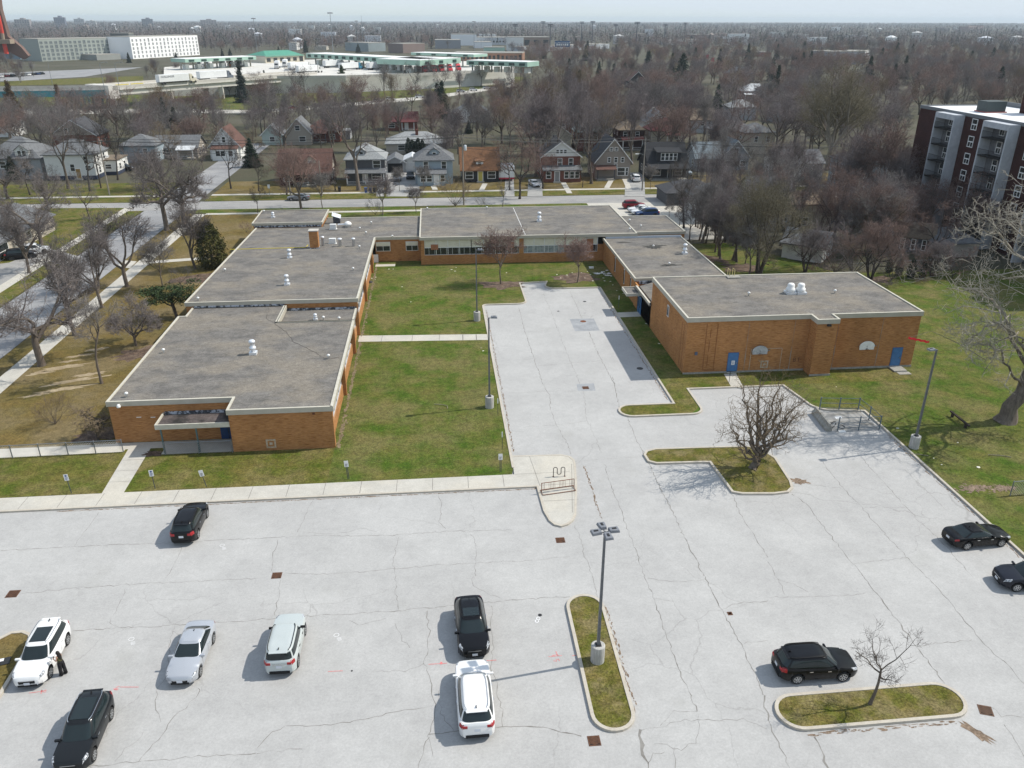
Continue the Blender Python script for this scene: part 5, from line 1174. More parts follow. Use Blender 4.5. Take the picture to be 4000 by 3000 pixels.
tg = empty("girder_bridge", (0, 0, 0), 0, "teal steel girder bridge on trestle legs joining the viaduct at the left", "bridge")
w0 = P(-260, 352, ZD); w1 = a0
mb = MB(); obox(mb, w0, w1, 14, ZD - .8, ZD - .2); mb.build("deck", CONCF, tg)
mb = MB(); obox(mb, w0, w1, .3, ZD - .2, ZD + 1.0); mb.build("parapet", CONC, tg); mb = MB(); obox(mb, w0 + nrm_ * .4, w1 + nrm_ * .4, .5, ZD - 3.3, ZD - .8); mb.build("girder", TEAL, tg)
dd = (w1 - w0).normalized()
for px_ in (312, 365, 385):
  p = P(px_, 415)
  for j in (1, 6, 11):
    MB().box(p.x - .35, p.y + j - .35, 0, p.x + .35, p.y + j + .35, ZD - .8).build("leg", TEAL, tg)
x_ = MB(); p, q = P(332, 410), P(365, 410); x_.tube([(p.x, p.y, .5), (q.x, q.y, ZD - 2)], .2, 5); x_.tube([(q.x, q.y, .5), (p.x, p.y, ZD - 2)], .2, 5); x_.build("brace", TEAL, tg)
# border plaza: a raised apron behind a retaining wall
ZP = 7.6
front = [(1000, 303), (1350, 300), (1700, 288), (2010, 272)]
back = [(2010, 236), (1500, 226), (1000, 238), (640, 262), (640, 312)]
pl = MB(); pl.prism([tuple(P(x, y, ZP)[:2]) for x, y in front + back], -.05, ZP); st("border_plaza", pl, CONCF)
pw = MB(); pts = [P(x, y, ZP) for x, y in [(1000, 304.5), (1350, 301.5), (1700, 289.5), (2010, 273.5)]]
for a, b in zip(pts[:-1], pts[1:]): obox(pw, a, b, .4, ZP - .5, ZP + .9)
tag(pw.build("retaining_parapet", CONC), "long pale parapet along the raised border plaza behind the trees", "wall")
def canopy(x0, y0, x1, y1, zt, depth, thick, label, roofm=MINT, booths=8, name="booth_canopy", topm=WHITE):
  A, B = P(x0, y0, zt), P(x1, y1, zt); o = empty(name, (0, 0, 0), 0, label, "canopy")
  mb = MB(); obox(mb, A, B, depth, zt - thick, zt); mb.build("fascia", roofm, o)
  mb = MB(); obox(mb, A + (B - A) * .002, B - (B - A) * .002, depth * .98, zt + .01, zt + .15); mb.build("roof", topm, o)
  t = (B - A); L_ = t.length; t = t.normalized(); n = Vector((-t.y, t.x, 0))
  for k in range(booths + 1):
    p = A + t * (L_ * k / booths) * .98 + t * .5 + n * depth * .4
    MB().box(p.x - .4, p.y - .4, ZP, p.x + .4, p.y + .4, zt - thick).build("post", CONC_OLD, o)
    if k < booths:
      c = A + t * (L_ * (k + .5) / booths); s = MB(); obox(s, c - t * 1.7 - n * .25, c + t * 1.7 - n * .25, .2, zt - thick * .8, zt - thick * .25); s.build("sign", mat("dark_green_sign", (.02, .05, .04), rough=.5), o)
      b = MB(); c2 = c + n * depth * .35; obox(b, c2 - t * 1.2, c2 + t * 1.2, 3, ZP, ZP + 2.8); b.build("booth", WHITE, o)
  return o
canopy(1195, 208, 1640, 232, 14.5, 16, 2.6, "long mint inspection canopy with a row of dark lane signs across the plaza", booths=15)
canopy(1640, 236, 1800, 226, 14.5, 30, 2.6, "mint canopy end with a bright white roof right of the lane signs", booths=3)
canopy(1822, 236, 2060, 243, 13.5, 14, 2.4, "short mint booth canopy at the right end of the plaza", booths=6)
canopy(722, 231, 1000, 220, 13.5, 14, 1.8, "pale mint truck canopy beyond the viaduct lorries", booths=6)
canopy(1605, 205, 1850, 213, 15.0, 14, 1.5, "white-roofed far canopy behind the mint lane signs", booths=4)
def block(name, pA, pB, hpx, depth, label, m, cat="building", rows=0, cols_=0, roofm=None, wm=None, ww=.55, wh=.6, zbase=0.0, prop=None, per=None):
  """oriented building on a ground edge seen between pixels pA and pB; hpx is the row of its top at pA"""
  A, B = P(*pA, zbase), P(*pB, zbase); o = empty(name, (0, 0, 0), 0, label, cat)
  top = at_depth(pA[0], hpx, A.y).z
  mb = MB(); obox(mb, A, B, depth, zbase, top); mb.build("wall", m, o)
  mb = MB(); obox(mb, A, B, depth, top + .01, top + .5); mb.build("roof", roofm or CONC_OLD, o)
  t = (B - A); L_ = t.length; t = t.normalized(); n = Vector((-t.y, t.x, 0))
  if rows:
    ch, cw = (top - zbase) * .92 / rows, L_ / cols_
    rr = random.Random(len(label))
    first = None
    for i in range(rows):
      for j in range(cols_):
        if per and not per(i, j, rr): continue
        c = A + t * (cw * (j + .5)) + Vector((0, 0, (top - zbase) * .02 + ch * (i + .5)))
        if first is None:
          mb = MB(); hw, hh_ = cw * ww / 2, ch * wh / 2
          e1 = t * hw; e2 = Vector((0, 0, hh_)); f_ = -n * .15; b_ = n * .1
          vs = [tuple(s1 * e1 + s2 * e2 + g_) for g_ in (f_, b_) for s2 in (-1, 1) for s1 in (-1, 1)]
          mb.add(vs, [(0, 1, 3, 2), (0, 4, 5, 1), (2, 3, 7, 6), (0, 2, 6, 4), (1, 5, 7, 3)])
          first = mb.build("window", wm or DARKGLASS, o); first.location = c
        else:
          w_ = first.copy(); link(w_, o); w_.location = c; 
          if (i * 7 + j * 3) % 5 == 0: w_.scale = (1, 1, 1.45)
  return o, A, B, top
RESG = mat("grey_render", (.33, .36, .33), (.3, .33, .3), scale=.05, rough=.85)
block("residence_block", (166, 240), (520, 226), 154, 30, "long grey student residence with a grid of dark windows", RESG, rows=5, cols_=20, wm=mat("grey_pane", (.1, .12, .13), (.2, .22, .22), scale=.2, rough=.3))
block("residence_block", (521, 231), (781, 215), 145, 26, "bright white residence wing with tall dark windows beside the grey one", mat("white_render", (.9, .9, .89), (.86, .86, .85), scale=.05, rough=.8), rows=5, cols_=18, wm=mat("grey_pane2", (.16, .17, .18), (.35, .36, .36), scale=.2, rough=.3), ww=.34, wh=.62)
block("penthouse_block", (445, 205), (515, 205), 131, 16, "dark grey penthouse box above the junction of the two residence wings", mat("penthouse_grey", (.13, .14, .135), rough=.8), rows=1, cols_=4)
block("glass_hall", (80, 232), (140, 228), 186, 16, "low blue-grey glass hall at the left end of the residence", mat("blue_glass_wall", (.18, .26, .32), (.14, .2, .26), scale=.05, rough=.3), rows=0)
# inspection hall with a green roof
o, A, B, top = block("inspection_hall", (1038, 247), (1190, 240), 222, 22, "cream inspection hall under a sloping green metal roof", mat("cream_render", (.55, .5, .4), rough=.8), rows=1, cols_=6, zbase=ZP)
mb = MB(); c0, c1 = A + Vector((0, 0, top - ZP)), B + Vector((0, 0, top - ZP)); tt = (c1 - c0).normalized(); nn = Vector((-tt.y, tt.x, 0))
mb.add([tuple(c0 - nn), tuple(c1 - nn), tuple(c1 - tt * 6 + nn * 9 + Vector((0, 0, 3.4))), tuple(c0 + tt * 6 + nn * 9 + Vector((0, 0, 3.4))), tuple(c1 + nn * 23), tuple(c0 + nn * 23)], [(0, 1, 2, 3), (1, 4, 2), (4, 5, 3, 2), (5, 0, 3)]); mb.build("roof", GREENR, o)
block("customs_house", (1770, 238), (2040, 240), 207, 22, "long brick customs house with a row of dark round-headed openings", mat("tan_brick", (.3, .17, .11), (.26, .14, .09), scale=.1, rough=.9), rows=1, cols_=16, wh=.5, zbase=ZP)
block("mint_block", (1892, 212), (1972, 212), 186, 20, "plain mint box building above the customs house", MINT)
block("warehouse", (1700, 190), (1800, 190), 157, 40, "long grey warehouse left of the white plant", mat("grey_cladding", (.24, .25, .27), rough=.7), roofm=CONC_OLD)
block("factory", (1765, 178), (1862, 178), 135, 40, "tall white factory box on the skyline side of the plaza", mat("white_cladding", (.72, .74, .76), rough=.7))
block("factory", (1855, 188), (1922, 188), 165, 40, "low bright white factory wing in front of the tall box", MATS["white_cladding"])
block("factory", (1860, 176), (2010, 176), 147, 60, "wide pale grey factory roofline right of the tall white box", mat("pale_cladding", (.5, .53, .56), rough=.7), rows=1, cols_=12, wh=.2)
block("sports_hall", (2040, 186), (2150, 186), 146, 40, "brown brick sports hall beside the stadium", mat("brown_brick", (.25, .19, .15), rough=.9), rows=1, cols_=3)
block("sports_hall", (1985, 200), (2045, 200), 146, 30, "pale end block of the brown sports hall", mat("white_cladding2", (.62, .62, .6), rough=.8))
block("grandstand", (2045, 205), (2380, 190), 184, 18, "long pale grandstand beneath the floodlights", mat("pale_stand", (.5, .53, .55), (.36, .4, .44), scale=.06, rough=.8))
block("college_block", (3230, 252), (3372, 252), 203, 20, "pale grey college block with a blank wall and striped end", mat("college_grey", (.36, .39, .41), rough=.85))
block("college_block", (3372, 252), (3394, 246), 202, 18, "white striped end stair of the pale college block", mat("college_white", (.62, .63, .62), rough=.85), rows=4, cols_=1, ww=.8, wh=.4)
block("college_block", (3160, 245), (3275, 248), 200, 16, "low grey annex left of the college block", MATS["college_grey"], rows=1, cols_=3, wh=.2)
block("shop_building", (3725, 285), (3790, 285), 256, 18, "small pale flat building among trees at the right", MATS["college_grey"])
sh = [((2690, 158), (2790, 158), 136, "brown low commercial block on the far right plain", (.2, .12, .1)), ((2560, 160), (2660, 160), 150, "grey shed roofline beyond the stadium lights", (.35, .36, .38)), ((2805, 152), (2965, 152), 143, "white retail sheds on the far right plain", (.7, .71, .72)), ((2610, 175), (2760, 172), 156, "pale shopfront strip beyond the poles", (.55, .55, .54)),
   ((3110, 150), (3160, 150), 133, "cluster of white cottages seen far off as one pale block", (.66, .66, .64)), ((3300, 146), (3390, 146), 136, "white school roofs in the hazy middle distance", (.62, .63, .64)), ((3465, 140), (3505, 140), 121, "tan apartment slab among distant trees", (.42, .36, .28)), ((3450, 200), (3500, 200), 190, "red roof speck in the right-hand woods", (.3, .1, .08)),
   ((2920, 222), (3010, 222), 205, "red brick low block at the edge of the woods", (.3, .12, .09)), ((1400, 190), (1460, 190), 168, "white gabled church beside the plaza", (.6, .62, .62)), ((1350, 198), (1440, 202), 166, "grey-blue mansion roof behind the plaza", (.3, .35, .36)), ((1575, 208), (1660, 205), 172, "brown gabled hall beyond the lane signs", (.24, .18, .16)), ((1130, 196), (1160, 196), 168, "white gable far behind the plaza", (.66, .66, .64)),
   ((1230, 196), (1275, 196), 182, "cream flat block behind the dark spruce", (.5, .47, .4)), ((1360, 136), (1460, 136), 125, "long white roof in the far woods", (.7, .71, .72)), ((400, 118), (450, 118), 110, "pale sheds on the left skyline woods", (.6, .62, .64)), ((270, 232), (380, 236), 212, "grey stepped lecture block below the residence", (.3, .31, .29))]
for pA, pB, hp, lb, c in sh: block("distant_building", pA, pB, hp, 25, lb, mat("far_" + lb[:12], c, tuple(v * .8 for v in c), scale=.04, rough=.85))
for pA, pB, hp, lb, c in [((62, 112), (120, 112), 76, "grey-brown slab tower first from the left on the skyline", (.28, .25, .25)), ((216, 108), (258, 108), 68, "dark blue-brown tower with a raised core on the skyline", (.12, .13, .19)), ((293, 104), (332, 104), 74, "faint grey tower on the skyline", (.32, .34, .37)), ((340, 104), (377, 104), 82, "pale stepped block beside the faint grey tower", (.5, .5, .5)), ((557, 106), (600, 106), 74, "dark tower with a white flank on the skyline", (.14, .15, .19)), ((785, 104), (848, 104), 78, "brown twin-slab tower near the tallest light mast", (.24, .19, .18)), ((3780, 126), (3838, 124), 103, "brown tower at the far right of the skyline", (.22, .15, .15)), ((3672, 122), (3705, 122), 110, "dark low tower in the right haze", (.2, .2, .24)), ((3745, 120), (3780, 120), 108, "white low tower in the right haze", (.6, .6, .62))]:
  o, A, B, top = block("skyline_tower", pA, pB, hp, 30, lb, mat("tower_" + lb[:14], c, tuple(v * .8 for v in c), scale=.03, rough=.85), rows=5, cols_=6, wh=.5)
  c_ = (A + B) / 2; MB().box(c_.x - (B - A).length * .14, c_.y + 5, top, c_.x + (B - A).length * .14, c_.y + 20, top + (top * .16)).build("core", MATS["tower_" + lb[:14]], o)
# sculptural pylon at the left edge
Yp = P(20, 300).y; sp = empty("concrete_pylon", (0, 0, 0), 0, "brown leaning concrete pylon with bright red tubes at the left edge", "monument")
def slabpoly(pts, thick, m, nm):
  q = [at_depth(x, y, Yp) for x, y in pts]; n = len(q); mb = MB()
  mb.add([tuple(p) for p in q] + [(p.x, p.y + thick, p.z) for p in q], [tuple(range(n))[::-1], tuple(range(n, 2 * n))] + [(i, (i + 1) % n, n + (i + 1) % n, n + i) for i in range(n)])
  mb.build(nm, m, sp)
TANP = mat("tan_pylon", (.3, .24, .18), (.25, .2, .15), scale=.1, rough=.9)
slabpoly([(-60, -60), (-12, -60), (0, 36), (30, 142), (82, 184), (110, 218), (90, 232), (40, 205), (-60, 205)], 4, mat("brown_pylon", (.16, .1, .08), (.13, .085, .07), scale=.1, rough=.9), "slab")
rd = mat("red_tube", (.65, .06, .035), (.55, .05, .03), scale=.2, rough=.5)
for p0, p1, m, r in (((-6, 60), (9, 130), rd, 1.0), ((9, 130), (14, 160), TANP, 1.0), ((14, 160), (26, 210), rd, 1.25)):
  A, B = at_depth(*p0, Yp - 3), at_depth(*p1, Yp - 3); mb = MB(); mb.tube([A, B], r, 10, True); mb.build("tube", m, sp)
A, B = at_depth(-40, 162, Yp - 5), at_depth(45, 164, Yp - 5); MB().box(A.x, A.y - 2, B.z - 1, B.x, A.y + 4, A.z + 1.2).build("beam", TANP, sp)
# masts and lamps of the far town
def mast(px, py, top, label, name="light_mast", heads='ring', r=.28, group=None):
  g = P(px, py); h = hgt(px, py, top)
  o = empty(name, (g.x, g.y, 0), 0, label, "light mast", group)
  mb = MB(); mb.tube([(0, 0, 0), (0, 0, h)], [r, r * .6], 8); mb.build("pole", mat("dark_mast", (.05, .06, .08), rough=.6) if heads == "bank" else STEEL, o)
  if heads == 'ring':
    b = MB(); b.lathe([(.2, h - .3), (1.1, h), (.2, h + .4)], n=10); b.build("ring", LAMP_GREY, o)
    for k in range(6):
      a = k * math.pi / 3; MB().lathe([(.15, -.5), (.5, -.1), (.15, .3)], (1.5 * math.cos(a), 1.5 * math.sin(a), h), 8).build("lamp", LAMP_GREY, o)
  elif heads == 'bank':
    for z_ in (0, 1.6):
      MB().box(-3.2, -.3, h - z_ - .7, 3.2, .3, h - z_ + .2).build("lamp_bank", mat("dark_lamp_bank", (.07, .075, .09)), o)
  elif heads == 'arm':
    mb = MB(); mb.tube([(0, 0, h), (.5, 0, h + .5), (2.3, 0, h + .7)], .07, 6); mb.build("arm", STEEL, o); MB().cbox(2.6, 0, h + .68, .8, .35, .18).build("lamp", LAMP_GREY, o)
  return o
mast(1308, 283, 50, "tallest floodlight mast standing among the white lorries")
mast(1400, 205, 82, "thin high mast right of the tallest floodlight mast"); mast(1010, 245, 72, "high mast left of the green-roofed inspection hall"); mast(1853, 212, 84, "high mast in front of the white factory"); mast(1420, 200, 60, "short twin mast on the skyline", heads='none', r=.2)
for i, (x, yb, yt) in enumerate([(2012, 195, 95), (2120, 180, 84), (2148, 200, 95), (2270, 180, 85), (2312, 183, 83), (2402, 168, 95), (2483, 196, 86), (2594, 175, 96), (2672, 165, 89)]):
  mast(x, yb, yt, "%s stadium floodlight pole from the left, dark with two lamp banks" % ("first second third fourth fifth sixth seventh eighth ninth".split()[i]), "floodlight_pole", 'bank', .6, "stadium floodlight poles")
for i, (x, yb, yt, lb) in enumerate([(990, 420, 355, "bent street lamp by the spruce below the viaduct"), (705, 260, 205, "lamp by the white residence"), (205, 330, 245, "left lamp of the cemetery road"), (425, 435, 250, "tall pole in front of the viaduct abutment"), (482, 430, 250, "second tall pole by the viaduct abutment"), (970, 285, 218, "lamp at the plaza edge"), (2790, 205, 165, "street lamp left of the red signs"), (2700, 205, 175, "street lamp on the far avenue"), (2960, 200, 160, "street lamp right of the red signs"), (2320, 185, 130, "thin pale pole between the floodlights"), (1880, 235, 130, "lattice-like mast at the customs house")]):
  mast(x, yb, yt, lb, "street_lamp", 'arm', .14)
ps = at_depth(2168, 183, 800); sb = empty("scoreboard", (0, 0, 0), 0, "blue stadium scoreboard with white lettering", "scoreboard")
A, B = at_depth(2168, 183, 800), at_depth(2226, 160, 800)
MB().box(A.x, 800, A.z, B.x, 801.5, B.z).build("panel", mat("scoreboard_blue", (.03, .09, .2), rough=.5), sb)
for fx in (.15, .85): MB().box(A.x + (B.x - A.x) * fx - .4, 800.3, 0, A.x + (B.x - A.x) * fx + .4, 801, A.z).build("post", STEEL, sb)
def text(name, body, size, loc, rot, m, parent=None, ext=.01):
  cu = bpy.data.curves.new(name, 'FONT'); cu.body = body; cu.size = size; cu.align_x = 'CENTER'; cu.align_y = 'CENTER'; cu.extrude = ext
  t = bpy.data.objects.new(name, cu); col.objects.link(t); t.location = loc; t.rotation_euler = rot
  dg = bpy.context.evaluated_depsgraph_get(); me = bpy.data.meshes.new_from_object(t.evaluated_get(dg))
  bpy.data.objects.remove(t); o = bpy.data.objects.new(name, me); me.materials.clear(); me.materials.append(m); link(o, parent); o.location = loc; o.rotation_euler = rot
  return o
text("lettering", "ALUMNI STADIUM", 1.9, ((A.x + B.x) / 2, 799.8, B.z - 1.6), (R(90), 0, 0), WHITE, sb)
ln = MB()
for k in range(6): ln.box(A.x + 1.2 + k * (B.x - A.x - 2) / 6, 799.9, A.z + 1, A.x + 1.2 + (k + .7) * (B.x - A.x - 2) / 6, 800, A.z + 2.6)
ln.build("score_panel", WHITE, sb)
ga = P(2556, 208); go = empty("twin_arch_sign", (ga.x, ga.y, 0), 0, "yellow twin-arched sign beyond the treetops", "sign"); hh_ = hgt(2556, 208, 196)
mb = MB(); mb.tube([(0, 0, 0), (0, 0, hh_ * .45)], .3, 8); mb.build("pole", STEEL, go)
for s in (-1, 1):
  mb = MB(); mb.tube([(s * 2.4 + 2.2 * math.cos(R(a)), 0, hh_ * .3 + (hh_ * 1.0) * math.sin(R(a))) for a in range(0, 181, 15)], .55, 6); mb.build("arch", YELLOW, go)
for px_, py_ in ((2762, 219), (2783, 231)):
  g = P(px_, py_ + 18); o = empty("red_sign", (g.x, g.y, 0), 0, "red hoarding %s beyond the avenue of bare trees" % ("higher of two" if py_ < 225 else "lower of two"), "sign"); h = hgt(px_, py_ + 18, py_ - 6)
  MB().box(-1.3, -.2, h * .35, 1.3, .2, h).build("panel", mat("sign_red", (.55, .03, .06)), o); MB().box(-.2, -.1, 0, .2, .1, h * .35).build("post", STEEL, o)
# lorries
TRAIL = mat("trailer_white", (.74, .75, .74), (.66, .67, .67), scale=.4, rough=.5)
def lorry(c, rz, label, cab=(.7, .7, .68), trailer=True, L_=15.5, txt=None, z=ZD - .2, group=None, body=None):
  o = empty("lorry", (c.x, c.y, z), rz, label, "lorry", group)
  cm = mat("cab_%d_%d_%d" % tuple(int(v * 99) for v in cab), cab, rough=.35, coat=.4)
  if trailer:
    MB().box(-L_, -1.28, 1.15, 0, 1.28, 4.1).build("trailer", body or TRAIL, o, bevel=.04)
    MB().box(-L_ + .2, -1.1, .75, -.3, 1.1, 1.14).build("chassis", BLACK, o)
    for x in (-L_ + 1.5, -L_ + 2.8):
      for s in (-1.05, 1.05): w_ = MB(); w_.tube([(x, s - .14, .5), (x, s + .14, .5)], .5, 14, True); w_.build("wheel", BLACK, o)
  c_ = MB(); prof = [(.5, .6), (3.9, .6), (3.95, 1.7), (2.9, 1.95), (2.3, 3.0), (1.5, 3.9), (.5, 4.0)]
  n = len(prof); c_.add([(x, -1.2, z_) for x, z_ in prof] + [(x, 1.2, z_) for x, z_ in prof], [tuple(range(n)), tuple(range(2 * n - 1, n - 1, -1))] + [(i, n + i, n + (i + 1) % n, (i + 1) % n) for i in range(n)])
  cb = c_.build("cab", cm, o, bevel=.06)
  w_ = MB(); w_.add([(2.92, -1.0, 1.98), (2.92, 1.0, 1.98), (2.36, .95, 2.98), (2.36, -.95, 2.98)], [(0, 1, 2, 3)]); w_.xform(Matrix.Translation((.03, 0, .02))); w_.build("windscreen", DARKGLASS, cb)
  sw = MB(); sw.box(1.55, -1.225, 2.0, 2.3, -1.205, 2.75); sw.box(1.55, 1.205, 2.0, 2.3, 1.225, 2.75); sw.build("side_window", DARKGLASS, cb)
  for x in (.9, 3.2):
    for s in (-1.05, 1.05): w_ = MB(); w_.tube([(x, s - .16, .5), (x, s + .16, .5)], .5, 14, True); w_.build("wheel", BLACK, o)
  if txt: text("lettering", txt, 1.1, (-L_ * .72, -1.31, 3.2), (R(90), 0, 0), mat("lettering_navy", (.02, .025, .06)), o)
  return o
va_rz = math.atan2(d.y, d.x)
def on_deck(px, py, off=6): return P(px, py, ZD - .2)
pa = P(735, 322, ZD); lorry(pa, va_rz, "cream-cabbed lorry with a lettered white trailer crossing the viaduct", (.62, .57, .45), txt="CHALLENGER")
pb = P(882, 308, ZD); lorry(pb, va_rz, "grey-cabbed lorry with a plain white trailer ahead on the viaduct", (.13, .15, .18))
k = 0
for px_, py_, cabc, lb, body in [(1235, 284, (.6, .6, .58), "white lorry nearest the tall mast", None), (1200, 271, (.55, .55, .53), "white lorry behind the one at the tall mast", None), (1395, 272, (.05, .2, .3), "white trailer with a blue cab by the mast", None), (1500, 270, (.6, .6, .6), "white trailer in the middle of the plaza queue", None), (1600, 266, (.5, .5, .5), "white trailer right of the plaza middle", None), (1330, 262, (.6, .6, .6), "white trailer behind the tall mast", None), (1450, 256, (.3, .3, .3), "white trailer under the lane signs", None), (1560, 255, (.3, .3, .3), "white trailer at the second lane signs", None),
               (1655, 283, (.6, .05, .06), "first red-cabbed lorry by the plaza parapet", None), (1690, 281, (.62, .07, .08), "second red-cabbed lorry by the plaza parapet", None), (1720, 280, (.6, .05, .06), "third red-cabbed lorry by the plaza parapet", None), (1752, 279, (.62, .06, .07), "fourth red-cabbed lorry by the plaza parapet", None), (1785, 277, (.6, .05, .06), "rightmost red-cabbed lorry by the plaza parapet", None)]:
  c = P(px_, py_, ZP); red = cabc[0] > .5 and cabc[1] < .1
  lorry(c, R(-70) if red else va_rz, lb, cabc, z=ZP, trailer=not red, L_=14)
for px_, py_, cabc, lb in [(1082, 268, (.5, .5, .5), "first box lorry of the pair facing away on the plaza"), (1113, 262, (.5, .5, .5), "second box lorry facing away on the plaza"), (1142, 274, (.5, .5, .5), "box lorry parked end-on left of the queue"), (782, 262, (.65, .65, .65), "white lorry under the pale mint truck canopy"), (812, 262, (.62, .62, .62), "second white lorry under the truck canopy"), (868, 262, (.65, .65, .66), "white lorry beside the orange cab"), (900, 261, (.6, .18, .04), "orange-cabbed lorry under the truck canopy"), (940, 262, (.12, .12, .13), "dark lorry under the truck canopy")]:
  lorry(P(px_, py_, ZP), R(-85), lb, cabc, z=ZP, trailer=True, L_=10)
r_ = random.Random(31)
for i in range(46):
  px_, py_ = (r_.uniform(850, 4000), r_.uniform(104, 190)) if i < 34 else (r_.uniform(80, 1900), r_.uniform(104, 135))
  g = P(px_, py_); wd_ = r_.uniform(8, 30); h = r_.uniform(9, 15); o = MB().box(-wd_ / 2, 0, 0, wd_ / 2, 14, h)
  hip_roof(o, -wd_ / 2, wd_ / 2, 0, 14, h + .2, 2.5) if wd_ < 16 else o.box(-wd_ / 2 - .3, -.3, h + .01, wd_ / 2 + .3, 14.3, h + .5)
  k = i % 4; o = o.build("distant_building", mat("far_roof_%d" % k, ((.72, .73, .73), (.5, .5, .49), (.36, .3, .26), (.6, .62, .66))[k], rough=.8), loc=(g.x, g.y, 0)); tag(o, "small pale roof showing among the far bare woods", "building", "pale roofs among the far woods")
def bark(name, c, c2, rnd=.12):
  return mat(name, c, c2, scale=3, rough=.95, stretch=(1, 1, .25), speck=.25, rnd=rnd)
BARK = bark("grey_brown_bark", (.17, .14, .112), (.095, .075, .06))
BARK_PALE = bark("pale_bark", (.34, .3, .24), (.17, .145, .115))
BARK_DARK = bark("dark_bark", (.075, .06, .048), (.045, .036, .03))
TW = {k: mat("twigs_" + k, c, tuple(v * .75 for v in c), scale=.35, rough=.95, rnd=.22, detail=3) for k, c in dict(
  grey=(.18, .165, .155), purple=(.178, .15, .148), red=(.21, .142, .12), tan=(.2, .15, .095), dark=(.085, .07, .06), street=(.185, .16, .15), pale=(.46, .42, .35), olive=(.19, .165, .105)).items()}
NEEDLE = {k: mat("needles_" + k, c, tuple(v * .5 for v in c), scale=1.2, rough=.9, rnd=.2, speck=.4) for k, c in dict(
  dark=(.022, .04, .02), mid=(.04, .065, .022), olive=(.085, .085, .02), blue=(.03, .045, .035), rust=(.1, .065, .03)).items()}
class TB:
  """tapered limbs gathered as arrays of rings"""
  def __init__(s): s.V = []; s.F = []; s.n = 0
  def limb(s, pts, rad, k):
    pts = np.asarray(pts); m = len(pts)
    T = np.gradient(pts, axis=0); T /= (np.linalg.norm(T, axis=1)[:, None] + 1e-9)
    ref = np.array([0, 0, 1.0]) if abs(T[0, 2]) < .9 else np.array([1.0, 0, 0])
    U = np.cross(T, ref); U /= (np.linalg.norm(U, axis=1)[:, None] + 1e-9); W = np.cross(T, U)
    a = 2 * np.pi * np.arange(k) / k
    ring = pts[:, None, :] + (U[:, None, :] * np.cos(a)[None, :, None] + W[:, None, :] * np.sin(a)[None, :, None]) * np.asarray(rad)[:, None, None]
    s.V.append(ring.reshape(-1, 3))
    i = np.arange(m - 1)[:, None] * k; j = np.arange(k)[None, :]; j2 = (np.arange(k) + 1)[None, :] % k
    f = np.stack([i + j, i + j2, i + k + j2, i + k + j], -1).reshape(-1, 4) + s.n
    s.F.append(f); s.n += m * k
  def quads(s, q):
    q = np.asarray(q).reshape(-1, 4, 3); b = s.n
    s.V.append(q.reshape(-1, 3)); s.F.append(np.arange(len(q) * 4).reshape(-1, 4) + b); s.n += len(q) * 4
  def mesh(s, name, m, smooth=True):
    V = np.concatenate(s.V).astype(np.float32); F = np.concatenate(s.F).astype(np.int32)
    me = bpy.data.meshes.new(name)
    me.vertices.add(len(V)); me.vertices.foreach_set("co", V.ravel())
    me.loops.add(F.size); me.loops.foreach_set("vertex_index", F.ravel())
    me.polygons.add(len(F)); me.polygons.foreach_set("loop_start", np.arange(0, F.size, 4, dtype=np.int32)); me.polygons.foreach_set("loop_total", np.full(len(F), 4, np.int32))
    if smooth: me.polygons.foreach_set("use_smooth", np.ones(len(F), bool))
    me.materials.append(m); me.update(calc_edges=True); me.validate()
    return me
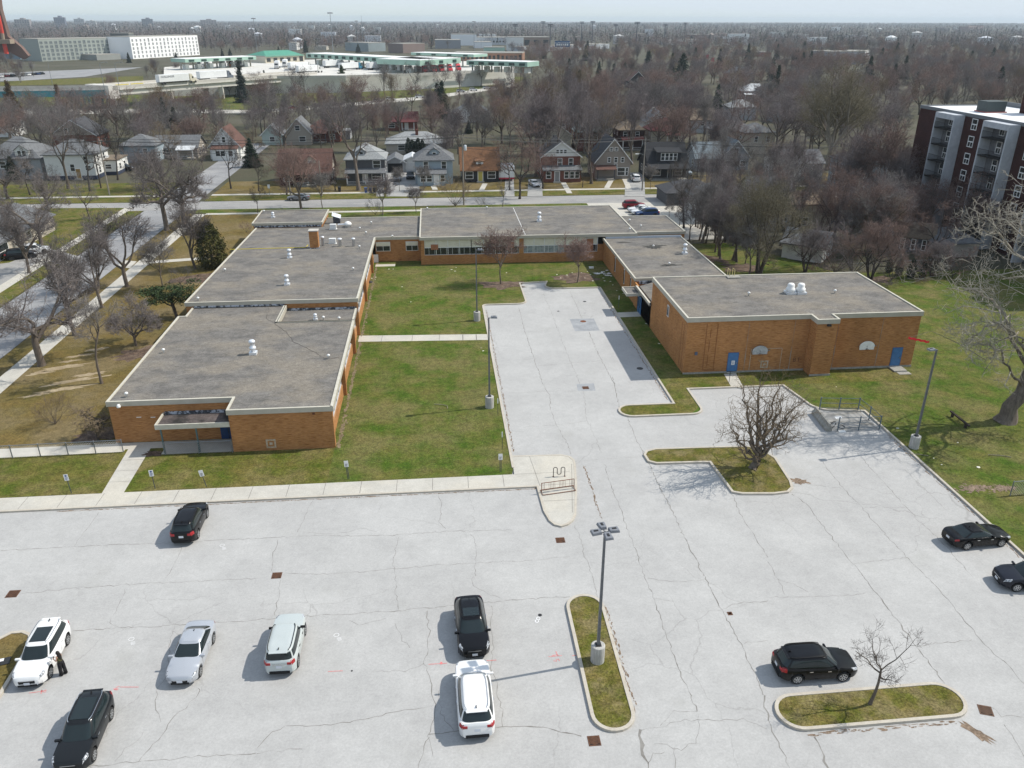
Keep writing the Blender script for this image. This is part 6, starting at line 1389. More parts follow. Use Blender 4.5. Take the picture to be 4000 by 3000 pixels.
def bare_tree(seed, H=12.0, fork=.3, r0=.25, spread=.9, nb=(5, 7, 7, 7), up=.25, curl=.18, rx=None, twig=.012, lean=0, angles=(45, 50, 50, 50), l1=1.0, droop=0.0, multi=1, tl=1.0, first=.35, guide=None):
  """trunk and limbs in one mesh, branches and twigs in another; crown kept inside an egg-shaped envelope"""
  rg = np.random.default_rng(seed)
  rx = rx or H * .42; cz = H * (fork + 1) / 2 * 1.02; rz = H - cz
  A, B = TB(), TB()
  def env(p):
    return (p[0] / rx) ** 2 + (p[1] / rx) ** 2 + ((p[2] - cz) / rz) ** 2
  def grow(p, d, L, r, lev, az0=0.0):
    m = 7 if lev == 0 else (6 if lev == 1 else (4 if lev == 2 else 3))
    pts = [p]; dirs = [d]; q = p.copy(); dd = d.copy(); st_ = L / (m - 1)
    for i in range(m - 1):
      dd = dd + rg.normal(0, curl * (.4 if lev == 0 else 1 + .35 * lev), 3) + np.array([0, 0, (up if lev > 0 else .1) - droop * (lev >= 2)]) * (.35 if lev < 3 else .2)
      dd /= np.linalg.norm(dd)
      qn = q + dd * st_
      if lev > 0 and env(qn) > 1.0 and i > 0:
        qn = q + dd * st_ * .45
      q = qn; pts.append(q.copy()); dirs.append(dd.copy())
    m = len(pts); pts = np.array(pts)
    endr = r * (.55 if lev == 0 else .3)
    rad = np.linspace(r, endr, m)
    if lev == 0: rad[0] *= 1.35
    (A if lev <= 1 else B).limb(pts, np.maximum(rad, twig * .7), 8 if lev == 0 else (6 if lev == 1 else (4 if lev == 2 else 3)))
    spawn(pts, dirs, rad, L, lev)
  def spawn(pts, dirs, rad, L, lev):
    m = len(pts)
    if lev >= len(nb): return
    n = nb[lev]; n = max(2, int(round(n * rg.uniform(.75, 1.25))))
    az = rg.uniform(0, 6.28)
    for k in range(n):
      if lev == 0: t = 1 - .5 * (k / n) ** 1.4 * (1 if first > 0 else 0) * rg.uniform(.6, 1) if k else 1.0
      else: t = first * (.6 if lev > 1 else 1) + (1 - first * (.6 if lev > 1 else 1)) * (k + rg.uniform(.2, .9)) / n
      t = min(1.0, t); f = t * (m - 1); i = min(m - 2, int(f)); fr = f - i
      bp = pts[i] * (1 - fr) + pts[i + 1] * fr; bd = dirs[i]; br = rad[i] * (1 - fr) + rad[i + 1] * fr
      az += 2.399 + rg.normal(0, .4)
      ref = np.array([0, 0, 1.0]) if abs(bd[2]) < .95 else np.array([1.0, 0, 0])
      u = np.cross(bd, ref); u /= np.linalg.norm(u); w = np.cross(bd, u)
      an = math.radians(angles[min(lev, len(angles) - 1)] * rg.uniform(.55, 1.3)) * (spread if lev == 0 else 1)
      nd_ = bd * math.cos(an) + (u * math.cos(az) + w * math.sin(az)) * math.sin(an)
      if lev > 0: nd_[2] = abs(nd_[2]) * .6 + nd_[2] * .4
      Lc = (L * l1 * rg.uniform(.75, 1.15) if lev == 0 else L * rg.uniform(.38, .62) * (1.15 - .45 * t))
      if lev >= 2: Lc = max(Lc, H * .055 * tl)
      grow(bp, nd_, Lc, max(twig, br * (.72 if lev == 0 else .55)), lev + 1)
  if guide:
    for gpts, gr0, gr1, gl in guide:
      q = np.array(gpts, float); t = np.linspace(0, 1, len(q)); tt = np.linspace(0, 1, len(q) * 3)
      q = np.stack([np.interp(tt, t, q[:, i]) for i in range(3)], 1); q[1:-1] += rg.normal(0, .12, (len(q) - 2, 3))
      dd = np.gradient(q, axis=0); dd /= np.linalg.norm(dd, axis=1)[:, None]; rd_ = np.linspace(gr0, gr1, len(q))
      if gl == 0: rd_[:2] *= (1.5, 1.15)
      A.limb(q, rd_, 9); Lg = np.linalg.norm(np.diff(q, axis=0), axis=1).sum()
      if gl: spawn(q, list(dd), rd_, Lg * .8, gl)
    return A, B
  for k in range(multi):
    a = 6.28 * k / multi + rg.uniform(0, 1)
    d0 = np.array([math.cos(a) * (.28 if multi > 1 else lean), math.sin(a) * (.28 if multi > 1 else lean * .3), 1.0]); d0 /= np.linalg.norm(d0)
    grow(np.array([math.cos(a) * r0 * (multi > 1), math.sin(a) * r0 * (multi > 1), -.15]), d0, H * fork + .15, r0 * rg.uniform(.8, 1.1), 0)
  allv = np.concatenate(A.V + B.V); fz = H / np.percentile(allv[:, 2], 99.7); c0 = np.median(allv[:, :2], 0)
  fr = min(1.6, max(.75, rx / np.percentile(np.hypot(allv[:, 0] - c0[0], allv[:, 1] - c0[1]), 97)))
  for t in (A, B):
    for v in t.V:
      w = np.clip(v[:, 2] / (H * .6), 0, 1)[:, None]
      v[:, :2] -= c0 * w * .7; v[:, 2] *= fz; v[:, :2] *= 1 + (fr - 1) * np.clip(v[:, 2:3] / (H * .3), 0, 1)
  return A, B
def leafq(c, n, s, rg, flat=0.0):
  """little quads round the points c"""
  m = len(c) * n
  p = np.repeat(c, n, 0) + rg.normal(0, s * .9, (m, 3))
  a = rg.normal(0, 1, (m, 3)); a[:, 2] *= (1 - flat); a /= np.linalg.norm(a, axis=1)[:, None]
  b = np.cross(a, rg.normal(0, 1, (m, 3))); b /= np.linalg.norm(b, axis=1)[:, None]
  ss = s * rg.uniform(.5, 1.2, (m, 1)); a = a * ss; b = b * ss * .5
  return np.stack([p - a - b, p + a - b * .3, p + a * 1.2 + b * .3, p - a + b], 1)
def spruce(seed, H, rbase, dens=1.0, ragged=.25, top=.06):
  rg = np.random.default_rng(seed); A, B = TB(), TB()
  A.limb(np.array([[0, 0, -.1], [0, 0, H * .5], [0, 0, H]]), [H * .02, H * .012, .02], 7)
  C = []
  z = H * .05
  while z < H * .99:
    f = 1 - (z / H); R_ = rbase * (f ** .85) * rg.uniform(1 - ragged, 1 + ragged * .4) + rbase * .03
    n = max(4, int(9 * (.5 + f)))
    for k in range(n):
      a = rg.uniform(0, 6.28); Lr = R_ * rg.uniform(.75, 1.1)
      for t in np.linspace(.15, 1, max(2, int(Lr / (.28 if H > 6 else .18)))):
        C.append((math.cos(a) * Lr * t, math.sin(a) * Lr * t, z - Lr * t * .28 + Lr * .12 * t * t))
    z += H * .035 * rg.uniform(.7, 1.2) * (.7 + f * .5)
  C = np.array(C); B.quads(leafq(C, max(3, int(5 * dens)), H * .017 + .06, rg, .4))
  return A, B
def column_tree(seed, H, r, dens=1.0):
  rg = np.random.default_rng(seed); A, B = TB(), TB()
  A.limb(np.array([[0, 0, -.1], [0, 0, H * .4], [0, 0, H * .9]]), [r * .12, r * .1, .02], 6)
  n = int(2200 * dens); z = rg.uniform(.02, 1, n); prof = np.minimum(1, (1 - z) ** .6 * 1.5) * np.minimum(1, .55 + z * 2)
  a = rg.uniform(0, 6.28, n); rr = r * prof * (1 + .14 * np.sin(a * 5 + z * 9) + rg.normal(0, .07, n)) * np.sqrt(rg.uniform(.5, 1, n))
  C = np.stack([rr * np.cos(a), rr * np.sin(a), z * H], 1); B.quads(leafq(C, 2, H * .028, rg))
  return A, B
def pine(seed, H, r):
  rg = np.random.default_rng(seed)
  A, B0 = bare_tree(seed, H, fork=.35, r0=.17, nb=(6, 6), rx=r, twig=.02, up=.3)
  B = TB(); cl = np.concatenate([v[-3:] for v in B0.V if len(v) > 6])
  cl = cl[rg.permutation(len(cl))[:70]]
  C = np.concatenate([c + rg.normal(0, .32, (34, 3)) * np.array([1.3, 1.3, .55]) for c in cl]); B.quads(leafq(C, 2, .13, rg))
  return A, B
def V2(*p): return [(x, y, z) for x, y, z in p]
PROTO = {}
def proto(key, ab, twigs, barkm=None):
  A, B = ab
  PROTO[key] = (A.mesh("trunk", barkm or BARK), B.mesh("crown", twigs))
proto("round_a", bare_tree(11, 12, .27, .24, nb=(6, 7, 7, 7), rx=5.4, twig=.0125, l1=1.7), TW["purple"])
proto("round_b", bare_tree(12, 12, .3, .22, nb=(5, 8, 7, 7), rx=4.8, twig=.0125, l1=1.6, up=.4), TW["grey"])
proto("round_c", bare_tree(13, 12, .24, .24, nb=(7, 7, 7, 6), rx=5.8, twig=.0125, l1=1.8, up=.2), TW["red"])
proto("upright", bare_tree(14, 12, .22, .2, nb=(7, 7, 7, 6), rx=3.6, twig=.0125, l1=2.2, up=.7, angles=(28, 38, 45, 50)), TW["purple"])
proto("tan_crown", bare_tree(15, 12, .24, .22, nb=(6, 7, 7, 7), rx=4.6, twig=.013, l1=1.8, up=.5), TW["tan"])
proto("vase", bare_tree(16, 12, .2, .42, nb=(8, 7, 8, 6), rx=5.8, twig=.012, l1=2.6, up=.45, angles=(38, 32, 42, 50), multi=2), TW["olive"], BARK_PALE)
proto("sparse", bare_tree(17, 12, .3, .2, nb=(5, 6, 6, 6), rx=4.4, twig=.014, l1=1.5, up=.4, curl=.26), TW["dark"], BARK_DARK)
proto("sparse_red", bare_tree(18, 12, .22, .2, nb=(6, 6, 7, 6), rx=4.6, twig=.015, l1=1.8, up=.5, curl=.2), TW["red"], BARK_DARK)
proto("street_spread", bare_tree(19, 9, .24, .26, nb=(7, 8, 8, 7), rx=5.2, twig=.012, l1=1.9, up=.15, curl=.2, angles=(58, 45, 48, 50)), TW["street"], BARK)
proto("street_round", bare_tree(20, 9, .25, .21, nb=(7, 8, 8, 7), rx=4.3, twig=.011, l1=1.6, up=.35), TW["street"], BARK)
proto("street_two_limb", bare_tree(21, 9, .24, .22, nb=(4, 8, 8, 8), rx=4.2, twig=.012, l1=1.9, up=.45, angles=(32, 42, 45, 50)), TW["street"], BARK)
proto("young", bare_tree(22, 6, .28, .075, nb=(7, 8, 7, 5), rx=2.0, twig=.009, l1=1.2, up=.3), TW["grey"], BARK)
rgw = random.Random(4)
WIL = [(V2((0, 0, -.1), (.05, 0, .6), (.1, 0, 1.25)), .36, .3, 0)]
for i_, (ax, h_, r0_) in enumerate([(-3.1, 5.2, .15), (-2.3, 6.6, .16), (-1.5, 7.4, .17), (-.7, 7.0, .15), (.1, 7.8, .17), (.9, 7.2, .16), (1.8, 7.4, .16), (2.6, 6.2, .15), (3.4, 4.4, .12), (3.7, 2.8, .1), (-.4, 6.2, .14), (1.2, 6.0, .14), (-2.8, 3.8, .11), (2.9, 5.2, .12)]):
  dy_ = rgw.uniform(-2.2, 2.2); WIL.append((V2((.1, 0, .9 + .25 * rgw.random()), (ax * .3, dy_ * .3, h_ * .32), (ax * .62 + rgw.uniform(-.2, .2), dy_ * .62, h_ * .6), (ax * .85 + rgw.uniform(-.2, .2), dy_ * .9, h_ * .82), (ax, dy_, h_)), r0_, .02, 1))
proto("willow", bare_tree(23, 7.8, nb=(6, 8, 4, 3), rx=6, twig=.012, up=.5, curl=.28, angles=(34, 30, 36, 42), tl=.6, first=.25, guide=WIL), TW["tan"], BARK)
proto("small_island", bare_tree(24, 6.0, .38, .12, nb=(5, 5, 5, 4), rx=2.4, twig=.007, l1=.95, up=.2, curl=.15, angles=(55, 45, 50, 50)), TW["dark"], BARK)
BIG = [(V2((0, 0, -.2), (.7, 0, 3), (1.4, .2, 6.3)), .75, .5, 0), (V2((1.4, .2, 6.3), (1.7, .5, 10), (1.5, .4, 14), (2.0, .8, 18.5), (2.2, .5, 22.5)), .42, .08, 1),
   (V2((1.4, .2, 6.0), (1.0, -.5, 9.8), (-.6, -.6, 13.8), (-.8, -.2, 17.5), (-2.4, .2, 20.6)), .36, .06, 1), (V2((.6, -.5, 11.8), (-2.2, .3, 15.5), (-4.6, .6, 17.8), (-7.2, .2, 18.4)), .17, .035, 1),
   (V2((1.0, .1, 5.2), (-.5, .8, 7.4), (-2.9, 1.2, 11.2), (-5.6, 1.0, 12.8), (-8.6, .6, 13.2)), .2, .035, 1), (V2((1.2, .1, 5.6), (-1.4, -.9, 8.4), (-4.0, -1.2, 10.6), (-5.6, -1.4, 10.0), (-7.3, -1.5, 8.6)), .16, .03, 1),
   (V2((.7, 0, 3.6), (-.8, -.6, 5.0), (-3.1, -1.0, 7.4), (-4.9, -1.0, 8.6), (-6.4, -1.2, 8.2)), .14, .025, 1), (V2((-.4, .1, 8.0), (-2.5, -1.4, 9.6), (-4.6, -2.2, 8.2), (-5.4, -2.4, 5.8)), .09, .02, 1),
   (V2((1.6, .3, 7.5), (4.5, .5, 11), (6.8, .8, 15.5), (8.5, 1, 18)), .3, .05, 1), (V2((1.7, .5, 9.5), (5, -1, 10.5), (8.5, -1.5, 11)), .2, .04, 1), (V2((1.5, .3, 12.5), (.2, 2.5, 16), (-1.5, 4.5, 19)), .2, .04, 1), (V2((1.6, .3, 9), (2, -3, 12.5), (1.5, -5, 15)), .2, .04, 1)]
proto("big_gnarled", bare_tree(25, 24, nb=(6, 10, 6, 4), rx=14, twig=.02, up=.1, curl=.3, angles=(50, 50, 58, 60), tl=.55, first=.3, guide=BIG), TW["pale"], BARK)
proto("street_giant", bare_tree(26, 20, .33, .45, nb=(6, 8, 8, 7), rx=7.5, twig=.014, l1=1.55, up=.4), TW["purple"], BARK)
proto("tall_thin", bare_tree(27, 8, .55, .1, nb=(7, 6, 5, 4), rx=1.7, twig=.01, l1=.6, up=.4, first=.3), TW["grey"], BARK)
proto("low_spread", bare_tree(28, 4, .2, .11, nb=(7, 9, 8, 6), rx=2.9, twig=.009, l1=1.9, up=.1, angles=(62, 45, 50, 50)), TW["street"], BARK)
proto("twiggy_bush", bare_tree(29, 3, .05, .04, nb=(12, 8, 6), rx=1.7, twig=.009, l1=12, up=.4, angles=(42, 40, 45)), TW["tan"], BARK)
proto("red_bush", bare_tree(30, 3.4, .06, .05, nb=(10, 9, 7), rx=2.2, twig=.01, l1=9, up=.25, angles=(55, 45, 50)), TW["red"], BARK_DARK)
proto("weeping", bare_tree(31, 2.8, .5, .1, nb=(9, 9, 8), rx=2.1, twig=.012, l1=1.0, up=-.1, droop=.9, curl=.3, angles=(75, 60, 60)), TW["tan"], BARK_DARK)
proto("multi_stem", bare_tree(32, 13, .3, .26, nb=(4, 7, 8, 7), rx=7.2, twig=.014, l1=1.7, up=.35, angles=(30, 40, 46, 50), multi=4), TW["olive"], BARK_DARK)
proto("thicket_stem", bare_tree(33, 10, .36, .12, nb=(6, 8, 8, 6), rx=2.6, twig=.011, l1=1.0, up=.5, angles=(30, 40, 48, 50)), TW["grey"], BARK)
proto("spruce", spruce(41, 14, 4.0), NEEDLE["dark"]); proto("spruce_ragged", spruce(42, 14, 2.9, .8, .45), NEEDLE["blue"])
proto("spruce_narrow", spruce(43, 12, 1.7, .8, .35), NEEDLE["dark"]); proto("dense_conifer", spruce(44, 10, 3.8, 1.2, .15), NEEDLE["dark"])
proto("arborvitae", column_tree(45, 6.5, 1.9), NEEDLE["olive"]); proto("hedge_column", column_tree(46, 3.2, .7, .5), NEEDLE["dark"]); proto("rust_column", column_tree(47, 6.5, 1.7, .8), NEEDLE["rust"])
proto("pine", pine(48, 5.5, 2.6), NEEDLE["mid"])
HREF = dict(street_spread=9, street_round=9, street_two_limb=9, young=6, willow=7.8, small_island=6, big_gnarled=24, street_giant=20, tall_thin=8, low_spread=4, twiggy_bush=3, red_bush=3.4, weeping=2.8, multi_stem=13, thicket_stem=10,
      spruce=14, spruce_ragged=14, spruce_narrow=12, dense_conifer=10, arborvitae=6.5, hedge_column=3.2, rust_column=6.5, pine=5.5)
bm_ = PROTO["big_gnarled"][0]; bm_.materials.append(BARK_PALE)
bm_.polygons.foreach_set("material_index", [1 if p.center.z > 8.5 or abs(p.center.x) > 3 else 0 for p in bm_.polygons])
def tree(key, g, h, label, rz=None, name=None, group=None, wide=1.0, cat="tree", z=0.0, twig=None, rx=0):
  tm, cm = PROTO[key]
  rz = random.uniform(0, 6.28) if rz is None else rz
  nm = name or ("conifer" if key in ("spruce", "spruce_ragged", "spruce_narrow", "dense_conifer", "arborvitae", "hedge_column", "rust_column", "pine") else "bare_tree")
  o = empty(nm, (g[0], g[1], z), rz, label, cat, group)
  s = h / HREF.get(key, 12); o.scale = (s * wide, s * wide, s)
  if rx: o.rotation_euler = (rx * math.sin(rz), rx * math.cos(rz), rz)
  for me, pn in ((tm, "trunk"), (cm, "crown")):
    c = bpy.data.objects.new(pn, me); link(c, o)
    if pn == "crown" and twig:
      c.material_slots[0].link = 'OBJECT'; c.material_slots[0].material = twig
  return o
def tp(key, base, top, label, o=None, **k):
  """tree whose foot is at photograph pixel base and whose top reaches row top"""
  b = base if o is None else Z(*o, *base); t = top if o is None else o[1] + top / 2.212
  z = k.pop('zz', .1)
  g = P(*b, z); return tree(key, g, hgt(*b, t) * (1.08 if key.startswith("street") else 1), label, z=z - .02, **k)
CW, CC, CR_, CL = (0, 750), (1000, 750), (2000, 750), (0, 1500)
# along the side street
tp("street_spread", (360, 1500), 690, "large dark spreading tree straddling the side sidewalk at the lower left", CW, rz=.6, wide=1.12)
tp("street_round", (650, 1240), 480, "grey-barked tree beyond the large spreading tree on the side sidewalk", CW, rz=2)
tp("street_round", (885, 1000), 330, "leaning tree with split trunk between two sidewalk trees", CW, rz=4)
tp("street_two_limb", (1098, 820), 180, "tree forking into two thick dark limbs beside the sidewalk", CW, rz=.1)
tp("street_spread", (365, 480), -60, "thick-trunked dark tree in front of the beige bungalow", CW, rz=3.3)
tp("street_round", (250, 700), 120, "small-crowned tree by the bungalow driveway", CW, rz=1)
tp("tall_thin", (880, 1655), 850, "tall thin tree with a bare straight trunk near the school corner", CW, rz=2, wide=1.3)
tp("low_spread", (1178, 1330), 930, "low wide tree beside the long roof edge", CW, rz=.4, wide=.95)
tp("young", (1410, 840), 380, "young vase-shaped tree left of the pine", CW, rz=1.2, wide=1.25)
tp("street_round", (1690, 665), 130, "grey tree with a single trunk left of the clipped evergreen", CW, rz=2.4)
tp("street_spread", (1440, 330), -330, "broad tree at the street corner, left of a pair", CW, rz=1.7)
tp("street_spread", (1600, 300), -310, "broad tree at the street corner, right of a pair", CW, rz=5)
tp("round_b", (780, 235), -180, "bushy grey tree standing in the street corner lawn", CW, rz=1)
tp("street_round", (420, 175), -160, "crooked tree behind the thick-trunked one", CW, rz=1)
tp("arborvitae", (1845, 655), 265, "dense olive-green clipped evergreen against the school roof edge", CW)
tp("pine", (1530, 1090), 815, "dark green cloud-shaped pine beside the roof jog", CW, rz=1, wide=1.45)
tp("twiggy_bush", (480, 345), 70, "upright twiggy bush on the brown lawn", CL, name="bush", cat="bush")
tp("weeping", (850, 490), 165, "weeping tan shrub at the school corner", CL, rz=1, name="bush", cat="bush")
tp("red_bush", (1560, 800), 620, "low grey bush tangle against the school wall below the young tree", CW, name="bush", cat="bush", twig=TW["grey"])
tp("red_bush", (2130, 350), 250, "small shrub at the far corner of the school roof", CW, name="bush", cat="bush")
# courtyard and lot
tp("young", (2115, 795), 315, "bare young tree in the courtyard near the far lamp", CC, rz=.3, wide=1.35, twig=TW["red"])
tp("young", (563, 782), 385, "bare young tree in the mulch at the courtyard corner", CR_, rz=2, wide=1.35, twig=TW["red"])
wi = P(*Z(2000, 1500, 2100, 735)); tree("willow", wi, 7.8, "twisted many-limbed willow on the L-shaped grass island", 0, wide=1.0, z=.1)
si = P(*Z(3000, 2250, 875, 1118)); tree("small_island", si, 5.9, "small bare tree on the oval grass island", 2.2, z=.1)
bt_ = P(3925, 1648); tree("big_gnarled", bt_, 24, "huge gnarled tree with pale twisting branches at the right edge", 0, z=.08)
# row before the far street
for b, t, key, lb, tw_ in [((15, 182), -70, "sparse", "dark crooked tree left of the raised roof block", None), ((390, 155), -420, "round_c", "reddish tree before the dark brick house", TW["red"]), ((575, 142), -190, "young", "slim bare tree between the reddish tree and the chimney", TW["grey"]), ((1095, 202), -150, "young", "young wide tree behind the connector roof", TW["purple"]), ((1385, 178), -60, "young", "young upright tree left of the classroom roof", TW["purple"]),
         ((1720, 125), -170, "twiggy_bush", "big tan brushy shrub behind the classroom roof", TW["tan"]), ((1945, 128), 40, "red_bush", "dark low shrub right of the tan brushy one", TW["grey"]), ((1030, 200), 60, "red_bush", "thin shrub behind the connector roof", TW["grey"]), ((2130, 130), -120, "sparse", "dark forked tree behind the classroom roof", TW["grey"])]:
  tp(key, b, t, lb, CC, twig=tw_, wide=1.2 if key == "young" else 1.0, **(dict(name="bush", cat="bush") if "bush" in key else {}))
tp("street_giant", (1402, 742), 335, "great street tree with a thick trunk before the pale-roofed house", rz=.9)
tp("street_giant", (2310, 716), 385, "great street tree with a thick pale trunk left of the taupe house", rz=2.6, wide=.9)
tp("sparse", (903, 735), 478, "leaning dark tree on the street corner", rz=1, wide=1.0)
tp("street_giant", (268, 735), 375, "double-trunked big tree in front of the white corner house", rz=4, wide=.85)
tp("sparse", (460, 700), 425, "dark tree right of the white extension", rz=3)
tp("round_a", (795, 665), 555, "purple tree by the bend of the side street", rz=3)
tp("round_a", (1120, 760), 560, "bushy reddish tree covering the dark brick house", rz=1, twig=TW["red"])
tp("sparse_red", (2030, 775), 480, "brown tree hiding the silver car", rz=1)
tp("round_b", (1105, 520), 325, "grey tree beside the rust-coloured conifer", rz=1)
for x, yb, yt, lb in [(2150, 690, 330, "tall grey tree left of the red brick house"), (2090, 690, 350, "tall brown tree behind the box trailer"), (2240, 640, 300, "slender tree above the red brick house"), (2470, 640, 330, "twin-trunked tree right of the taupe house"), (1790, 600, 400, "bare tree behind the pale blue house"), (1740, 690, 470, "dark tree brushing the pale blue house"), (1960, 560, 370, "reddish brush of a tree right of the cottages")]:
  tp("upright" if x != 1960 else "round_c", (x, yb), yt, lb, wide=1.2, twig=TW["red"] if x == 1960 else None)
for x, yb, yt, k_, lb in [(30, 775, 610, "street_spread", "dark spreading tree at the left end of the corner lawn"), (118, 760, 560, "sparse", "dark tree before the many-gabled house"), (185, 770, 640, "round_b", "low grey tree between the many-gabled and the white house"), (352, 745, 470, "sparse", "slim dark tree before the right end of the white house"), (560, 740, 560, "round_a", "purple-grey tree on the corner lawn by the side street"), (640, 735, 590, "street_round", "small purple tree where the side street meets the far street"), (1010, 745, 600, "sparse", "bare tree at the left end of the far verge"), (1310, 742, 610, "sparse_red", "low brown tree right of the dark brick house"), (1560, 745, 650, "young", "thin young tree before the open carport"), (1655, 742, 640, "young", "thin young tree before the white garage"), (1990, 742, 540, "sparse", "bare tree beside the box trailer"), (2120, 735, 560, "sparse_red", "brown tree left of the red brick house porch"), (2275, 730, 610, "sparse", "small dark tree before the red brick house"), (2540, 735, 640, "young", "thin reddish tree before the black house"), (2655, 735, 610, "sparse", "bare tree at the right front of the black house"), (2730, 740, 600, "upright", "grey tree between the black house and the thicket"), (2860, 740, 570, "upright", "grey tree before the front-gabled grey house"), (2950, 720, 540, "round_b", "broad grey tree before the long white house"), (3080, 720, 520, "upright", "grey tree right of the long white house")]:
  tp(k_, (x, yb), yt, lb, wide=1.15, twig=TW["grey"] if k_ == "young" else None)
tp("vase", (3238, 660), 245, "giant vase-shaped tree with pale limbs rising above the right-hand houses", rz=.4, wide=1.05)
tp("multi_stem", (2964, 1066), 690, "multi-stemmed dark tree behind the low wing", rz=1.2, wide=.95)
tp("upright", (3420, 850), 455, "clump of thin upright stems left of the apartment block", rz=1, wide=1.3, twig=TW["red"])
tp("upright", (3330, 830), 480, "upright grey tree beside the blue-grey house", rz=2, wide=1.2)
tp("round_c", (3560, 830), 560, "reddish tree against the apartment block", rz=2, twig=TW["red"])
KT = ('thicket_stem', 'sparse', 'thicket_stem', 'upright', 'round_b')
for i, (x, yb, yt, k_) in enumerate([(2692, 940, 760, "thicket_stem"), (2728, 950, 735, "thicket_stem"), (2775, 985, 730, "thicket_stem"), (2800, 1000, 770, "sparse"), (2826, 960, 760, "thicket_stem"), (2850, 1020, 800, "thicket_stem"), (2640, 880, 760, "thicket_stem"), (2610, 850, 770, "thicket_stem"), (2880, 1030, 850, "thicket_stem"), (2760, 900, 690, "thicket_stem")] + [(2660 + 19 * i, 830 + 17 * i + (i * 37 % 50), 620 + 9 * i + (i * 53 % 60), 'thicket_stem') for i in range(13)]):
  tp(KT[i % 5], (x + (i * 29 % 40), yb), yt + (i * 41 % 70), "thin stem of the grey thicket beyond the low wing", group="thicket beyond the low wing", wide=1.35, twig=TW["grey"] if i % 3 else TW["purple"])
for i, (x, yb, yt) in enumerate([(3145, 1062, 870), (3260, 1075, 900), (3330, 1080, 860), (3400, 1090, 850), (3480, 1100, 930), (3560, 1085, 940), (3640, 1080, 930), (3720, 1085, 950), (3220, 1030, 860)]):
  tp("red_bush" if i % 3 else "multi_stem", (x, yb), yt, "tangled reddish brush along the back fence behind the gym", group="brush along the back fence", wide=1.0, name="bush", cat="bush", twig=TW["red"] if i % 2 else TW["purple"])
for i, (x, yb, yt) in enumerate([(3470, 1065, 1008), (3508, 1075, 1012), (3555, 1085, 1012), (3600, 1085, 1020)]):
  tp("hedge_column", (x, yb), yt, "%s small dark evergreen column from the left behind the gym" % "first second third fourth".split()[i], group="evergreen columns behind the gym")
tp("dense_conifer", (3130, 870), 800, "dark rounded yew behind the white shed")
tp("spruce", (2660, 345), 208, "large dark spruce standing above the treetops", wide=1.25)
tp("dense_conifer", (2600, 425), 365, "dark conifer mass at the foot of the spruce", wide=1.0)
tp("spruce", (1710, 446), 325, "broad dark spruce right of the brick bungalow", wide=1.25)
tp("spruce_ragged", (949, 400), 235, "ragged tall spruce before the viaduct")
tp("spruce_narrow", (1038, 345), 275, "narrow dark spruce below the viaduct deck")
tp("dense_conifer", (1339, 345), 255, "pale olive pine by the plaza wall", twig=NEEDLE["mid"])
tp("rust_column", (1113, 465), 392, "rust-green conifer above the stone gable house")
tp("spruce_narrow", (240, 440), 330, "dark conifer behind the pebble-dash gable", wide=1.3, twig=NEEDLE["rust"])
tp("dense_conifer", (60, 470), 315, "rust-tinted conifer at the left below the girder bridge", wide=.8, twig=NEEDLE["rust"])
tp("spruce_narrow", (3027, 398), 255, "tall narrow conifer by the dark brown house", wide=.9)
tp("spruce_narrow", (3568, 385), 282, "tall narrow conifer left of the white apartment roof", wide=.9)
tp("spruce_narrow", (2465, 320), 283, "dark rounded conifer right of the steep dark house", wide=2.0)
for x, yb, yt, lb in [(55, 700, 610, "spiky"), (235, 690, 640, "drooping"), (585, 612, 592, "squat"), (985, 650, 540, "tall"), (1830, 520, 470, "slim")]:
  tp("dense_conifer", (x, yb), yt, "%s dark evergreen beside a house of the left rows" % lb if x < 1500 else "slim dark conifer below the twin cottages")
for i, x in enumerate((1597, 1612, 1624, 1635, 1651)):
  tp("hedge_column", (x, 602), 540 + (i % 3) * 6, "%s evergreen of the dark row behind the two garages" % "first second third fourth fifth".split()[i], group="evergreen row behind the garages", wide=1.0)
for i, (x, yb, yt) in enumerate([(2030, 190, 160), (2530, 180, 145), (3650, 175, 140), (3690, 180, 150), (3730, 182, 150), (3925, 185, 155), (720, 215, 180), (870, 225, 190), (900, 222, 190), (505, 245, 205), (690, 240, 205), (1195, 205, 155), (1400, 205, 170), (1090, 215, 180), (2480, 180, 155), (2370, 185, 160), (2900, 175, 150), (3350, 160, 125), (1440, 118, 110)]):
  tp("spruce" if i % 2 else "dense_conifer", (x, yb), yt, "small dark evergreen among the far bare woods", group="dark evergreens of the far woods")
TREES_OF = {}
def clear(x, y):  # noqa
  """keep trees off streets, roofs, the plaza and the near lots"""
  if y < 186: return False
  if -58.5 < x < -48 and y < 262: return False
  for hx, hy, hr in HOUSES:
    if (x - hx) ** 2 + (y - hy) ** 2 < hr * hr: return False
  return True
HOUSES = [(o.location.x, o.location.y + 4.5, 6.6) for o in col.objects if o.type == 'EMPTY' and o.get("category") in ("house", "garage", "carport", "shed", "trailer")]
rr = random.Random(21)
def front_ok(px, py): 
  return not (py > 620 and px > 1380 and px < 2700)
